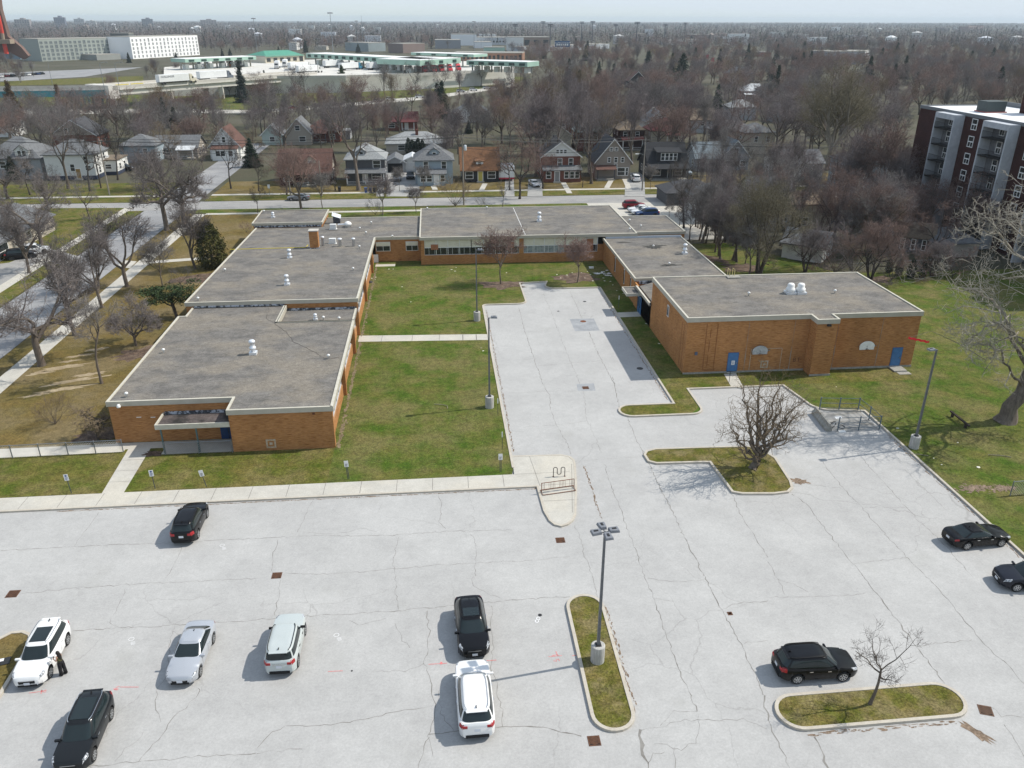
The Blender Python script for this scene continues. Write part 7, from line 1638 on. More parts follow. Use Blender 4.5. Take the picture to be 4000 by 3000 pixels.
zones = [  # pixel polygon (x0, x1, y0, y1), count, height range, keys, label
  ((-120, 560, 455, 690), 26, (10, 15), ("round_a", "round_b", "sparse", "round_c"), "bare purple-grey tree among the houses west of the side street"),
  ((560, 1010, 450, 640), 24, (9, 14), ("round_a", "round_b", "tan_crown", "round_c"), "bare brownish tree between the corner bungalows and the viaduct"),
  ((1010, 1500, 450, 600), 20, (10, 15), ("round_a", "upright", "sparse", "round_b"), "bare tree among the gable houses left of the pale-roofed bungalow"),
  ((1500, 2050, 420, 600), 22, (10, 15), ("upright", "round_c", "tan_crown", "sparse"), "bare tree around the white cottages and brick bungalow"),
  ((2050, 2550, 330, 620), 40, (12, 18), ("upright", "round_a", "round_c", "round_b"), "tall bare tree in the wooded block behind the red brick house"),
  ((2550, 3100, 330, 640), 40, (12, 18), ("round_c", "sparse_red", "round_a", "upright"), "reddish bare tree in the wooded block around the red-roofed house"),
  ((3100, 3600, 330, 620), 32, (12, 17), ("round_a", "round_b", "sparse_red", "upright"), "bare tree around the giant vase-shaped tree"),
  ((400, 1000, 345, 420), 6, (7, 11), ("round_a", "sparse", "round_c"), "bare tree in front of the viaduct"),
  ((1000, 2000, 330, 420), 13, (11, 16), ("upright", "sparse", "round_b"), "bare tree on the embankment below the plaza wall"),
  ((3050, 3560, 680, 1000), 34, (11, 17), ("sparse", "upright", "round_c", "round_a"), "bare tree between the back gardens behind the gym"),
  ((2660, 3080, 650, 960), 34, (10, 16), ("sparse", "upright", "round_b"), "bare tree in the gardens right of the black house"),
  ((3480, 4000, 840, 1010), 20, (9, 16), ("round_c", "sparse_red", "round_b"), "reddish bare tree at the foot of the apartment block"),
]
NB = 0
for (x0, x1, y0, y1), n, (h0, h1), keys, lb in zones:
  k = 0; tries = 0
  while k < n and tries < n * 12:
    tries += 1
    px_ = rr.uniform(x0, x1); py_ = y0 + (y1 - y0) * rr.random() ** .8
    g = P(px_, py_)
    if y0 < 640 and not clear(g.x, g.y): continue
    if y0 >= 640 and any((g.x - hx) ** 2 + (g.y - hy) ** 2 < 16 or g.x < 40 and g.y < 168 for hx, hy, hr in HOUSES): continue
    if not front_ok(px_, py_) and y0 < 640: continue
    h = rr.uniform(h0, h1) * (.8 if clear(g.x, g.y - 12) is False else 1)
    tree(keys[k % len(keys)], g, h, lb, rr.uniform(0, 6.28), group=lb.replace("bare tree", "bare trees").replace("grey tree", "grey trees").replace("brownish tree", "brownish trees"), wide=rr.uniform(.9, 1.2),
      twig=rr.choice([None, None, TW["purple"], TW["grey"], TW["tan"] if rr.random() < .3 else TW["red"]]))
    k += 1; NB += 1
print("scattered trees", NB)
def scatter_woods():
  pc = bpy.data.collections.new("wood_kinds")
  for k_, tw in (("round_a", None), ("round_b", None), ("round_c", None), ("upright", None), ("sparse_red", None), ("tan_crown", None), ("round_a", TW["red"]), ("upright", TW["grey"]), ("spruce", None)):
    tm, cm = PROTO[k_]
    me = bpy.data.meshes.new("wood_kind"); b = bmesh.new(); b.from_mesh(tm); nf = len(b.faces); b.from_mesh(cm)
    b.to_mesh(me); b.free(); me.materials.append(BARK); me.materials.append(tw or cm.materials[0])
    mi = np.zeros(len(me.polygons), np.int32); mi[nf:] = 1; me.polygons.foreach_set("material_index", mi)
    pc.objects.link(bpy.data.objects.new("wood_kind", me))
  r_ = random.Random(8); pts = []; rot = []; sc = []; idx = []
  def put(x0, x1, y0, y1, n, h0, h1, ok=lambda x, y: True, pw=1.0):
    c = 0
    for _ in range(n * 6):
      if c >= n: break
      px_, py_ = r_.uniform(x0, x1), y0 + (y1 - y0) * r_.random() ** pw
      g = P(px_, py_)
      if not ok(px_, py_) or not clear(g.x, g.y): continue
      ev = r_.random() < .06
      pts.append((g.x, g.y, 0)); rot.append(r_.uniform(0, 6.28)); idx.append(8 if ev else r_.randrange(8)); sc.append(r_.uniform(h0, h1) / (14 if ev else 12)); c += 1
  put(2000, 4200, 238, 335, 330, 11, 16); put(2050, 4200, 330, 470, 130, 11, 16); put(3550, 4150, 300, 420, 40, 12, 17)
  put(-60, 880, 288, 326, 22, 8, 12, lambda x, y: x < 150 or x > 560); put(0, 1000, 450, 560, 34, 8, 12); put(1000, 2000, 420, 500, 26, 10, 14, lambda x, y: not (1450 < x < 1650 and y > 440) and x < 1750 or x > 1930)
  put(2000, 4300, 172, 240, 420, 10, 16, lambda x, y: not (x < 2420 and y < 208), .8); put(-150, 160, 150, 285, 60, 9, 15, lambda x, y: x < 60 or y < 150); put(790, 1200, 150, 205, 90, 9, 15); put(1195, 1760, 150, 196, 110, 9, 15)
  me = bpy.data.meshes.new("middle_woods"); me.from_pydata(pts, [], [])
  for nm, ty, val in (("rot", 'FLOAT', rot), ("scl", 'FLOAT', sc), ("idx", 'INT', idx)):
    at = me.attributes.new(nm, ty, 'POINT'); at.data.foreach_set("value", val)
  o = bpy.data.objects.new("middle_woods", me); col.objects.link(o)
  ng = bpy.data.node_groups.new("scatter_trees", 'GeometryNodeTree')
  ng.interface.new_socket("Geometry", in_out='INPUT', socket_type='NodeSocketGeometry'); ng.interface.new_socket("Geometry", in_out='OUTPUT', socket_type='NodeSocketGeometry')
  N_ = ng.nodes.new; L = ng.links.new
  gi, go_ = N_("NodeGroupInput"), N_("NodeGroupOutput")
  ci = N_("GeometryNodeCollectionInfo"); ci.inputs["Collection"].default_value = pc; ci.inputs["Separate Children"].default_value = True
  ip = N_("GeometryNodeInstanceOnPoints"); ip.inputs["Pick Instance"].default_value = True
  def attr(nm, ty):
    a_ = N_("GeometryNodeInputNamedAttribute"); a_.data_type = ty; a_.inputs["Name"].default_value = nm; return a_.outputs["Attribute"]
  cx = N_("ShaderNodeCombineXYZ"); L(attr("rot", 'FLOAT'), cx.inputs["Z"])
  L(gi.outputs[0], ip.inputs["Points"]); L(ci.outputs[0], ip.inputs["Instance"]); L(attr("idx", 'INT'), ip.inputs["Instance Index"]); L(attr("scl", 'FLOAT'), ip.inputs["Scale"]); L(cx.outputs[0], ip.inputs["Rotation"]); L(ip.outputs[0], go_.inputs[0])
  md = o.modifiers.new("scatter", 'NODES'); md.node_group = ng
  tag(o, "bare woods with a few dark spruces between the back gardens and the far plain", "woods", kind="stuff")
  print("instanced", len(pts))
scatter_woods()
rg = np.random.default_rng(5)
def far_woods():
  B = [TB() for _ in range(4)]
  mats_ = [TW["purple"], TW["grey"], TW["red"], NEEDLE["blue"]]
  Q = [[] for _ in range(4)]
  N = 26000
  ux = rg.uniform(-500, 4500, N); w = rg.random(N)
  yy = 98 + (200 - 98) * w ** 2.0
  for px_, py_ in zip(ux, yy):
    g = P(px_, py_)
    if g.y > 8000 or g.y < 500: continue
    if 500 < g.y < 760 and -270 < g.x < 120 and py_ > 200: continue
    if 150 < px_ < 790 and 205 < py_: continue
    if 1700 < px_ < 2400 and 178 < py_: continue
    if rg.random() < .12 + .1 * math.sin(g.x * .004) * math.cos(g.y * .003): continue
    h = rg.uniform(9, 17) * (1 if g.y < 2500 else 1.15); r = h * rg.uniform(.32, .5)
    ev = rg.random() < .13
    n = 70 if g.y < 900 else (40 if g.y < 1500 else (22 if g.y < 2600 else 12))
    s = max(.38, g.y / 1400.0 * .75)
    z = rg.uniform(.2, 1, n); a = rg.uniform(0, 6.28, n)
    prof = (1 - z) ** .8 if ev else np.sqrt(np.clip(1 - ((z - .58) / .44) ** 2, .05, 1))
    q = r * (.5 if ev else 1) * prof * np.sqrt(rg.uniform(.2, 1, n))
    c = np.stack([g.x + q * np.cos(a), g.y + q * np.sin(a), z * h], 1)
    u = rg.normal(0, 1, (n, 3)); u[:, 2] = np.abs(u[:, 2]) + .5; u /= np.linalg.norm(u, axis=1)[:, None]
    v = np.cross(u, rg.normal(0, 1, (n, 3))); v /= np.linalg.norm(v, axis=1)[:, None]
    u = u * s * rg.uniform(.6, 1.4, (n, 1)); v = v * s * rg.uniform(.15, .45, (n, 1)) * (2 if ev else 1)
    k = 3 if ev else int(rg.choice(3, p=(.5, .3, .2)))
    Q[k].append(np.stack([c - u - v, c - u + v, c + u + v * .5, c + u - v * .5], 1))
  mesh = TB(); mi = []
  for k in range(4):
    if Q[k]:
      q = np.concatenate(Q[k]); mesh.quads(q); mi.append(np.full(len(q), k))
  me = mesh.mesh("far_woods", mats_[0], smooth=False)
  for m in mats_[1:]: me.materials.append(m)
  mi = np.concatenate(mi).astype(np.int32)
  if len(mi) == len(me.polygons): me.polygons.foreach_set("material_index", mi)
  o = bpy.data.objects.new("far_woods", me); col.objects.link(o)
  tag(o, "bare purple-grey woods with scattered evergreens running to the horizon", "woods", kind="stuff")
  print("far woods quads", len(me.polygons))
far_woods()
TYRE = mat("tyre_rubber", (.018, .018, .018), (.03, .03, .03), scale=8, rough=.85)
RIM = mat("alloy_rim", (.5, .51, .52), rough=.3, metal=.7)
CGLASS = mat("car_glass", (.012, .02, .022), (.016, .024, .026), scale=1, rough=.04, spec=.45)
CTRIM = mat("black_plastic_trim", (.012, .012, .013), rough=.6, spec=.2)
LAMP_C = mat("clear_headlamp", (.55, .57, .6), (.12, .13, .14), scale=9, rough=.12, spec=.6, lo=.4, hi=.6)
LAMP_R = mat("red_tail_lamp", (.38, .01, .015), (.25, .008, .01), scale=9, rough=.15, spec=.6)
PLATE = mat("licence_plate", (.62, .64, .68), rough=.5)
CHROME = mat("chrome_trim", (.7, .71, .72), rough=.15, metal=1.0)
SEAM = mat("panel_gap", (.012, .012, .012), rough=.8)
def paint(n, c, metal=.0, rough=.28):
  return mat("paint_" + n, c, tuple(v * .93 for v in c), scale=.5, rough=rough, metal=metal, coat=.8 if sum(c) > .3 else .35, spec=.5 if sum(c) > .3 else .15)
P_WHITE, P_BLACK, P_CHAR, P_SILV, P_SAGE = paint("white", (.75, .75, .74)), paint("black", (.004, .004, .005)), paint("charcoal", (.012, .014, .016), .1), paint("silver", (.47, .49, .52), .35, .35), paint("pale_sage", (.46, .5, .49))
P_RED, P_BLUE, P_GREY = paint("red", (.2, .012, .02)), paint("blue", (.012, .035, .11)), paint("grey", (.16, .17, .18), .2)
KINDS = dict(
  suv=dict(L=4.62, W=1.84, H=1.69, wb=2.70, fo=.94, nose=.78, cowl=1.04, belt=1.08, tail=1.14, xa=1.12, xb=.38, xc=-1.85, xd=-2.18, wr=.35, rw=.74, box=1),
  bigsuv=dict(L=5.1, W=2.0, H=1.78, wb=3.02, fo=.98, nose=.85, cowl=1.12, belt=1.16, tail=1.22, xa=1.3, xb=.55, xc=-2.05, xd=-2.42, wr=.38, rw=.72, box=1),
  boxy=dict(L=4.39, W=1.89, H=1.79, wb=2.67, fo=.84, nose=1.0, cowl=1.14, belt=1.17, tail=1.2, xa=.95, xb=.45, xc=-1.95, xd=-2.1, wr=.37, rw=.8, box=1),
  cross=dict(L=4.7, W=1.92, H=1.6, wb=2.85, fo=.92, nose=.85, cowl=1.02, belt=1.06, tail=1.12, xa=1.2, xb=.38, xc=-1.6, xd=-2.2, wr=.37, rw=.7, box=1),
  sedan=dict(L=4.68, W=1.82, H=1.42, wb=2.72, fo=.92, nose=.66, cowl=.93, belt=.95, tail=1.02, xa=1.0, xb=.1, xc=-1.05, xd=-1.75, wr=.33, rw=.68, box=0),
  coupe=dict(L=4.6, W=1.8, H=1.4, wb=2.73, fo=.85, nose=.68, cowl=.94, belt=.95, tail=1.0, xa=.85, xb=.0, xc=-.95, xd=-1.75, wr=.34, rw=.66, box=0))
def car_shape(k):
  L, W = k['L'], k['W']; xf = L / 2; xw = (xf - k['fo'], xf - k['fo'] - k['wb']); ra = k['wr'] + .07
  def wid(x):
    e = (xf - abs(x)) / .62
    q = 1.0 if e >= 1 else (1 - (1 - max(e, 0)) ** 2.4 * (.3 if x > 0 else .22))
    return W / 2 * q * (1 - .02 * (x / xf) ** 2)
  def top(x):
    if x >= k['xa']:
      t = (x - k['xa']) / (xf - k['xa']); z = k['cowl'] + (k['nose'] + .05 - k['cowl']) * t ** 1.5
      return z - .18 * max(0, (t - .88) / .12) ** 2
    if x <= k['xd']:
      t = (k['xd'] - x) / (xf + k['xd'] + 1e-6); return k['tail'] - (.2 if k['box'] else .12) * max(0, (t - .3) / .7) ** 2
    t = (k['xa'] - x) / (k['xa'] - k['xd']); return k['cowl'] + (k['tail'] - k['cowl']) * t
  def bot(x):
    e = (xf - abs(x)); z = .22 + (.14 * (1 - e / .5) ** 2 if e < .5 else 0)
    return z
  def arch(x):
    z = 0
    for w in xw:
      d = abs(x - w)
      if d < ra: z = max(z, k['wr'] + math.sqrt(ra * ra - d * d))
    return z
  def ring(x):
    w, zt, zb = wid(x), top(x), bot(x); za = max(zb, arch(x)); zm = zb + (zt - zb) * .52
    cr = .035
    pts = [(0, zb), (w * .86, za), (w * .97, min(za + .07, zt - .2) if za > zb else za + .07), (w, max(zm, za + .06)), (w * .985, max(zt - .12, za + .09)), (w * .93, zt - .02), (w * .6, zt + cr * .7), (0, zt + cr)]
    return pts
  xs = set(np.linspace(-xf, xf, 40).tolist()) | {xf - .03, xf - .09, xf - .17, -xf + .03, -xf + .09, -xf + .17}
  for w in xw:
    for a in np.linspace(0, math.pi, 13): xs.add(w + ra * math.cos(a) * .9999)
    xs.add(w + ra + .004); xs.add(w - ra - .004)
  return sorted(xs), ring, xw, wid, top
def pick(ring, x, s, side):
  r = ring(x); i = min(6, int(s)); f = s - i
  y = r[i][0] * (1 - f) + r[i + 1][0] * f; z = r[i][1] * (1 - f) + r[i + 1][1] * f
  return Vector((x, side * y, z))
def patch(ring, x0, x1, s0, s1, side, off=.006, nx=5, ns=4, skew=0.0):
  mb = MB(); vs = []
  for i in range(nx + 1):
    for j in range(ns + 1):
      s = s0 + (s1 - s0) * j / ns; x = x0 + (x1 - x0) * i / nx + skew * (j / ns)
      p = pick(ring, x, s, side); c = Vector((x * .92, 0, p.z * .5 + .3)); n = (p - c).normalized(); p = p + n * off; vs.append(tuple(p))
  fs = [(i * (ns + 1) + j, (i + 1) * (ns + 1) + j, (i + 1) * (ns + 1) + j + 1, i * (ns + 1) + j + 1) for i in range(nx) for j in range(ns)]
  mb.add(vs, fs); return mb
def car(kind, loc, rz, label, pm, group=None, cat="car", rails=None, sunroof=0, roofm=None, trim=True, name="parked_car", light=False, wheelm=None, plate=True, z=.0, over=None, writing=None):
  k = dict(KINDS[kind]); k.update(over or {})
  o = empty(name, (loc[0], loc[1], z), rz, label, cat, group)
  xs, ring, xw, wid, top = car_shape(k); xf = k['L'] / 2
  body = MB(); n = 8; m = 2 * n - 2
  for x in xs:
    r = ring(x); full = r + [(-p[0], p[1]) for p in r[-2:0:-1]]
    body.v += [(x, y, z_) for y, z_ in full]
  low = {0, 1, m - 1, m - 2}
  for i in range(len(xs) - 1):
    for j in range(m):
      j2 = (j + 1) % m; body.f.append((i * m + j, i * m + j2, (i + 1) * m + j2, (i + 1) * m + j)); body.m.append(1 if (j in low and trim) else 0)
  body.f.append(tuple(range(m))[::-1]); body.m.append(0); body.f.append(tuple((len(xs) - 1) * m + j for j in range(m))); body.m.append(0)
  # greenhouse
  NT = 72; lv = [0, .1, .36, .64, .9, 1.0]; ne = 5.0
  def gp(th, t):
    cx0 = lambda a, b: a + (b - a) * t
    fr, rr_ = cx0(k['xa'] + .02, k['xb']), cx0(k['xd'] - .02, k['xc'])
    hw = cx0(k['W'] / 2 * .925, k['W'] / 2 * k['rw']) + .02 * math.sin(t * math.pi)
    c, s = math.cos(th), math.sin(th); e = 2 / ne
    x = (fr + rr_) / 2 + (fr - rr_) / 2 * math.copysign(abs(c) ** e, c); y = hw * math.copysign(abs(s) ** e, s)
    zb = top(x if t > 0 else x) - .03; zr = k['H'] - .075 - .05 * max(0, -x / xf) ** 2 - .03 * max(0, (x + .2) / xf)
    return (x, y, zb + (zr - zb) * (t ** .92))
  base = len(body.v)
  ths = [2 * math.pi * (i + .5) / NT for i in range(NT)]
  for t in lv: body.v += [gp(th, t) for th in ths]
  for sc, dz in ((.93, .045), (.6, .072), (.25, .078)):
    cx_ = (k['xb'] + k['xc']) / 2
    for th in ths:
      x, y, z_ = gp(th, 1.0); body.v.append((cx_ + (x - cx_) * sc, y * sc, z_ + dz))
  glass = {'windscreen': [], 'rear_window': [], 'l1': [], 'l2': [], 'r1': [], 'r2': []}
  nl = len(lv) + 3
  bp = (k['xa'] + k['xd']) / 2 + .15
  for a in range(nl - 1):
    for i in range(NT):
      j = (i + 1) % NT; q = (base + a * NT + i, base + a * NT + j, base + (a + 1) * NT + j, base + (a + 1) * NT + i)
      th = math.degrees((ths[i] + ths[j]) / 2 if j else ths[i] + math.pi / NT) % 360
      key = None
      if 1 <= a <= 3:
        xm = sum(body.v[v][0] for v in q) / 4
        if th < 41 or th > 319: key = 'windscreen'
        elif 139 < th < 221: key = 'rear_window'
        elif 50 < th < (128 if k['box'] else 122):
          key = None if abs(xm - bp) < .05 else ('l1' if xm > bp else 'l2')
        elif (232 if k['box'] else 238) < th < 310:
          key = None if abs(xm - bp) < .05 else ('r1' if xm > bp else 'r2')
      if key: glass[key].append(q)
      else:
        body.f.append(q); body.m.append(2 if (a >= len(lv) - 1 and roofm) else (3 if (1 <= a <= 3 and (45 < th < 135 or 225 < th < 315) and abs(sum(body.v[v][0] for v in q) / 4 - bp) < .05) else 0))
  body.f.append(tuple(base + (nl - 1) * NT + i for i in range(NT))); body.m.append(2 if roofm else 0)
  mats_ = [pm, CTRIM, roofm or pm, SEAM]
  bo = body.build("body", mats_, o, smooth=True)
  try: bo.data.set_sharp_from_angle(angle=R(38))
  except Exception: pass
  for key, qs in glass.items():
    if not qs: continue
    g = MB(); ids = sorted({i for q in qs for i in q}); mp = {v: i for i, v in enumerate(ids)}
    g.v = [body.v[i] for i in ids]; g.f = [tuple(mp[i] for i in q) for q in qs]; g.m = [0] * len(qs)
    g.build(key if 'w' in key else "side_window", CGLASS, o, smooth=True)
  wm = wheelm or RIM
  for xi in xw:
    for s in (-1, 1):
      yc = s * (k['W'] / 2 - .13); r = k['wr']; mb = MB(); prof = [(r * .66, -.1), (r * .93, -.115), (r, -.08), (r, .08), (r * .93, .115), (r * .66, .1)]
      nn = 22; vs = []
      for rr_, yy in prof:
        for q in range(nn): a = 2 * math.pi * q / nn; vs.append((xi + rr_ * math.cos(a), yc + yy * s, r + rr_ * math.sin(a)))
      fs = [(a * nn + q, a * nn + (q + 1) % nn, (a + 1) * nn + (q + 1) % nn, (a + 1) * nn + q) for a in range(5) for q in range(nn)] + [tuple(range(nn)), tuple(range(5 * nn, 6 * nn))]
      mb.add(vs, fs); w = mb.build("wheel", TYRE, o, smooth=False)
      if light and s * (1 if loc[0] < 0 else -1) < 0: continue
      rm = MB(); yo = yc + s * .118
      for q in range(7):
        a = 2 * math.pi * q / 7; ca, sa = math.cos(a), math.sin(a); d1, d2 = r * .1, r * .62; hw_ = r * .085
        rm.add([(xi + ca * d1 - sa * hw_, yo, r + sa * d1 + ca * hw_), (xi + ca * d1 + sa * hw_, yo, r + sa * d1 - ca * hw_), (xi + ca * d2 + sa * hw_ * .8, yo, r + sa * d2 - ca * hw_ * .8), (xi + ca * d2 - sa * hw_ * .8, yo, r + sa * d2 + ca * hw_ * .8)], [(0, 1, 2, 3)])
      for q in range(20):
        a, b = 2 * math.pi * q / 20, 2 * math.pi * (q + 1) / 20
        rm.add([(xi + rr_ * math.cos(t), yo - s * .004, r + rr_ * math.sin(t)) for t, rr_ in ((a, r * .6), (b, r * .6), (b, r * .68), (a, r * .68))], [(0, 1, 2, 3)])
      rm.build("rim", wm, w)
  for s in (-1, 1):
    patch(ring, xf - .42, xf - .05, 4.05, 5.3, s, .008, skew=-.12).build("headlight", LAMP_C, o, smooth=True)
    t0, t1 = (3.5, 5.2) if k['box'] else (3.9, 5.0)
    patch(ring, -xf + .03, -xf + .3, t0, t1, s, .008).build("tail_light", LAMP_R, o, smooth=True)
    if k['box'] and not light:
      MB().cbox(-xf + .02, s * (wid(-xf + .1) - .2), k['tail'] - .17, .06, .26, .17).build("tail_light", LAMP_R, o, bevel=.02)
    mr = MB(); mr.cbox(k['xa'] - .22, s * (k['W'] / 2 - .01), k['cowl'] + .03, .13, .3, .13); mo = mr.build("mirror", pm if pm is not P_SAGE else CTRIM, o, bevel=.03)
    for xx in (bp, k['xa'] - .12, max(k['xd'] + .35, xw[1] + k['wr'] + .02)):
      if not light: patch(ring, xx - .006, xx + .006, 2.3, 4.9, s, .004, 1, 6).build("door_seam", SEAM, o)
    if not light:
      for xx in (bp - .22, bp + .85 - .95 * 0):
        p = pick(ring, min(xx, k['xa'] - .3), 3.75, s); MB().cbox(p.x - .0, p.y + s * .012, p.z, .2, .03, .035).build("door_handle", CHROME if kind != 'boxy' else CTRIM, o)
    if rails:
      pts = [gp(th, 1.0) for th in ths if abs(gp(th, 1.0)[0] - (k['xb'] + k['xc']) / 2) < (k['xb'] - k['xc']) * .46 and math.sin(th) * s > .5]
      pts.sort(); rl = MB(); rl.tube([(p[0], p[1] * .9, p[2] + .085 if 0 < i < len(pts) - 1 else p[2] + .03) for i, p in enumerate(pts)], .022, 6, True); rl.build("roof_rail", rails, o)
  zn = (k['nose'] + .3) / 2
  gr = MB(); gr.cbox(xf + .002, 0, k['nose'] - .2, .03, k['W'] * .48, .2); go_ = gr.build("grille", CTRIM if not light else CTRIM, o, bevel=.02)
  if not light:
    MB().cbox(xf + .008, 0, k['nose'] - .09, .03, k['W'] * .4, .022).build("grille_bar", CHROME, go_)
    MB().cbox(xf - .03, 0, .36, .1, k['W'] * .56, .12).build("bumper_intake", CTRIM, o)
    MB().cbox(-xf + .0, 0, .42, .08, k['W'] * .62, .2).build("bumper_insert", CTRIM if k['box'] else pm, o, bevel=.03)
    fn = MB(); zz = k['H'] + .01; fn.add([(k['xc'] + .32, -.02, zz - .04), (k['xc'] + .32, .02, zz - .04), (k['xc'] + .12, .02, zz - .05), (k['xc'] + .12, -.02, zz - .05), (k['xc'] + .14, 0, zz + .07)], [(0, 1, 4), (1, 2, 4), (2, 3, 4), (3, 0, 4)]); fn.build("antenna_fin", CTRIM, o)
    if k['box']: MB().cbox(k['xc'] - .03, 0, k['H'] - .1, .16, k['W'] * .56, .05).build("spoiler", pm, o, bevel=.02)
  if plate:
    MB().cbox(xf + .02, 0, .5, .02, .32, .16).build("licence_plate", PLATE, o); MB().cbox(-xf - .012, 0, (.82 if k['box'] else .72), .02, .32, .16).build("licence_plate", PLATE, o)
  if sunroof:
    l0, l1 = (k['xb'] - .18, k['xb'] - .18 - sunroof); MB().cbox((l0 + l1) / 2, 0, k['H'] - .012, l0 - l1, k['W'] * .5, .03).build("sunroof", CGLASS, o, bevel=.01)
  if writing: text("lettering", writing, .17, (-xf - .012, 0, .98), (R(90), 0, R(-90)), CHROME, o, .004)
  return o
def by_wheels(kind, o, rear, front, side, over=None):
  a, b = P(*Z(*o, *rear)), P(*Z(*o, *front)); d = (b - a); d.normalize(); n = Vector((-d.y, d.x, 0))
  k = dict(KINDS[kind]); k.update(over or {})
  mid = (a + b) / 2 + n * (k['W'] / 2 - .06) * (1 if side == 'r' else -1)
  xm = k['L'] / 2 - k['fo'] - k['wb'] / 2
  return mid - d * xm, math.atan2(d.y, d.x)
c, r_ = by_wheels('suv', (0, 1500), (1715, 1335), (1797, 1148), 'r'); car('suv', c, r_, "black hatch-backed car nosed to the kerb of the front walk", P_BLACK, rails=CTRIM, sunroof=0)
c, r_ = by_wheels('suv', (0, 2250), (592, 592), (447, 868), 'l'); car('suv', c, r_, "white car with an open sunroof beside the woman at the left island", P_WHITE, rails=CHROME, sunroof=1.25)
c, r_ = by_wheels('sedan', (0, 2250), (1848, 580), (1738, 858), 'l'); car('sedan', c, r_, "silver saloon car alone in the left half of the lot", P_SILV, trim=False)
c, r_ = by_wheels('suv', (0, 2250), (972, 1228), (822, 1592), 'l'); car('suv', c, r_, "charcoal car with chrome roof rails cut by the bottom edge", P_CHAR, rails=CHROME, sunroof=1.5, over=dict(nose=.86))
c, r_ = by_wheels('boxy', (1000, 2250), (368, 778), (428, 505), 'r'); car('boxy', c, r_, "pale sage boxy car with black roof rails seen from behind", P_SAGE, rails=CTRIM, writing="BRONCO")
def by_ends(kind, o, front, zf_, rear, zr_, shift=0):
  a, b = P(*Z(*o, *rear), zr_), P(*Z(*o, *front), zf_); d = Vector((b.x - a.x, b.y - a.y, 0)); d.normalize(); k = KINDS[kind]
  return (b, d, k)
b, d_, k_ = by_ends('cross', (1000, 2250), (1893, 690), .4, (1840, 200), 1.5); car('cross', Vector((b.x, b.y, 0)) - d_ * (k_['L'] / 2), math.atan2(d_.y, d_.x), "black car facing the camera just above the white one", P_BLACK, rails=CTRIM, sunroof=.75)
b, d_, k_ = by_ends('bigsuv', (1000, 2250), (1865, 745), .95, (1915, 1385), .4); a = P(*Z(1000, 2250, 1915, 1385), .4); car('bigsuv', Vector((a.x, a.y, 0)) + d_ * (k_['L'] / 2), math.atan2(d_.y, d_.x), "large white car seen from behind, left of the lamp island", P_WHITE, rails=CHROME)
c, r_ = by_wheels('suv', (3000, 2250), (247, 934), (640, 912), 'r'); car('suv', c, r_, "black car parked crosswise behind the oval island", P_BLACK, rails=CTRIM)
c, r_ = by_wheels('coupe', (3000, 1500), (1690, 1438), (2030, 1405), 'r'); car('coupe', c, r_, "black low saloon nosed to the right-hand kerb", P_BLACK, trim=False)
g_ = P(*Z(3000, 2250, 2140, 138)); k_ = KINDS['suv']; hd = R(172); dv = Vector((math.cos(hd), math.sin(hd), 0)); nv = Vector((-dv.y, dv.x, 0))
car('suv', g_ - nv * (k_['W'] / 2 - .06) - dv * (k_['L'] / 2 - k_['fo']), hd, "dark blue-black car cut by the right edge, facing left", paint("blueblack", (.012, .014, .022)), rails=CTRIM)
# behind the school
for o_, x, y, kd, pm_, rz_, lb in [((2000, 750), 1052, 128, 'suv', P_RED, 2, "dark red car behind the school, farthest of the row"), ((2000, 750), 1100, 160, 'sedan', P_WHITE, 182, "white saloon next to the dark red car"), ((2000, 750), 1128, 180, 'sedan', P_WHITE, 184, "white saloon between its white twin and the blue car"), ((2000, 750), 1165, 200, 'suv', P_BLUE, 184, "dark blue car behind the school, nearest of the row"),
                 ((0, 0), 1167, 776, 'sedan', P_GREY, 180, "grey saloon parked on the far street behind a trunk"), ((0, 0), 1552, 700, 'suv', P_GREY, -88, "grey pickup-sized car on the drive before the open carport"), ((0, 0), 1603, 692, 'suv', P_BLACK, -90, "black car before the white garage door"), ((0, 0), 2087, 722, 'sedan', P_SILV, -80, "silver car half hidden behind a brown tree"),
                 ((0, 0), 2481, 702, 'suv', P_WHITE, 88, "white car on the blacktop drive beside the black house"), ((0, 0), 2682, 678, 'suv', P_SAGE, -92, "pale blue car at the right side of the black house"), ((0, 0), 138, 985, 'suv', P_WHITE, 20, "white car in the bungalow driveway"), ((0, 0), 85, 1004, 'suv', P_BLACK, 22, "black car in front of the white one in the bungalow driveway"), ((0, 0), 490, 662, 'suv', P_BLACK, 0, "black car beside the white extension")]:
  g = P(*(Z(*o_, x, y) if o_ != (0, 0) else (x, y)), .3); car(kd, g, R(rz_), lb, pm_, light=True, rails=None, plate=False, z=.07 if g.x < -60 else .02)
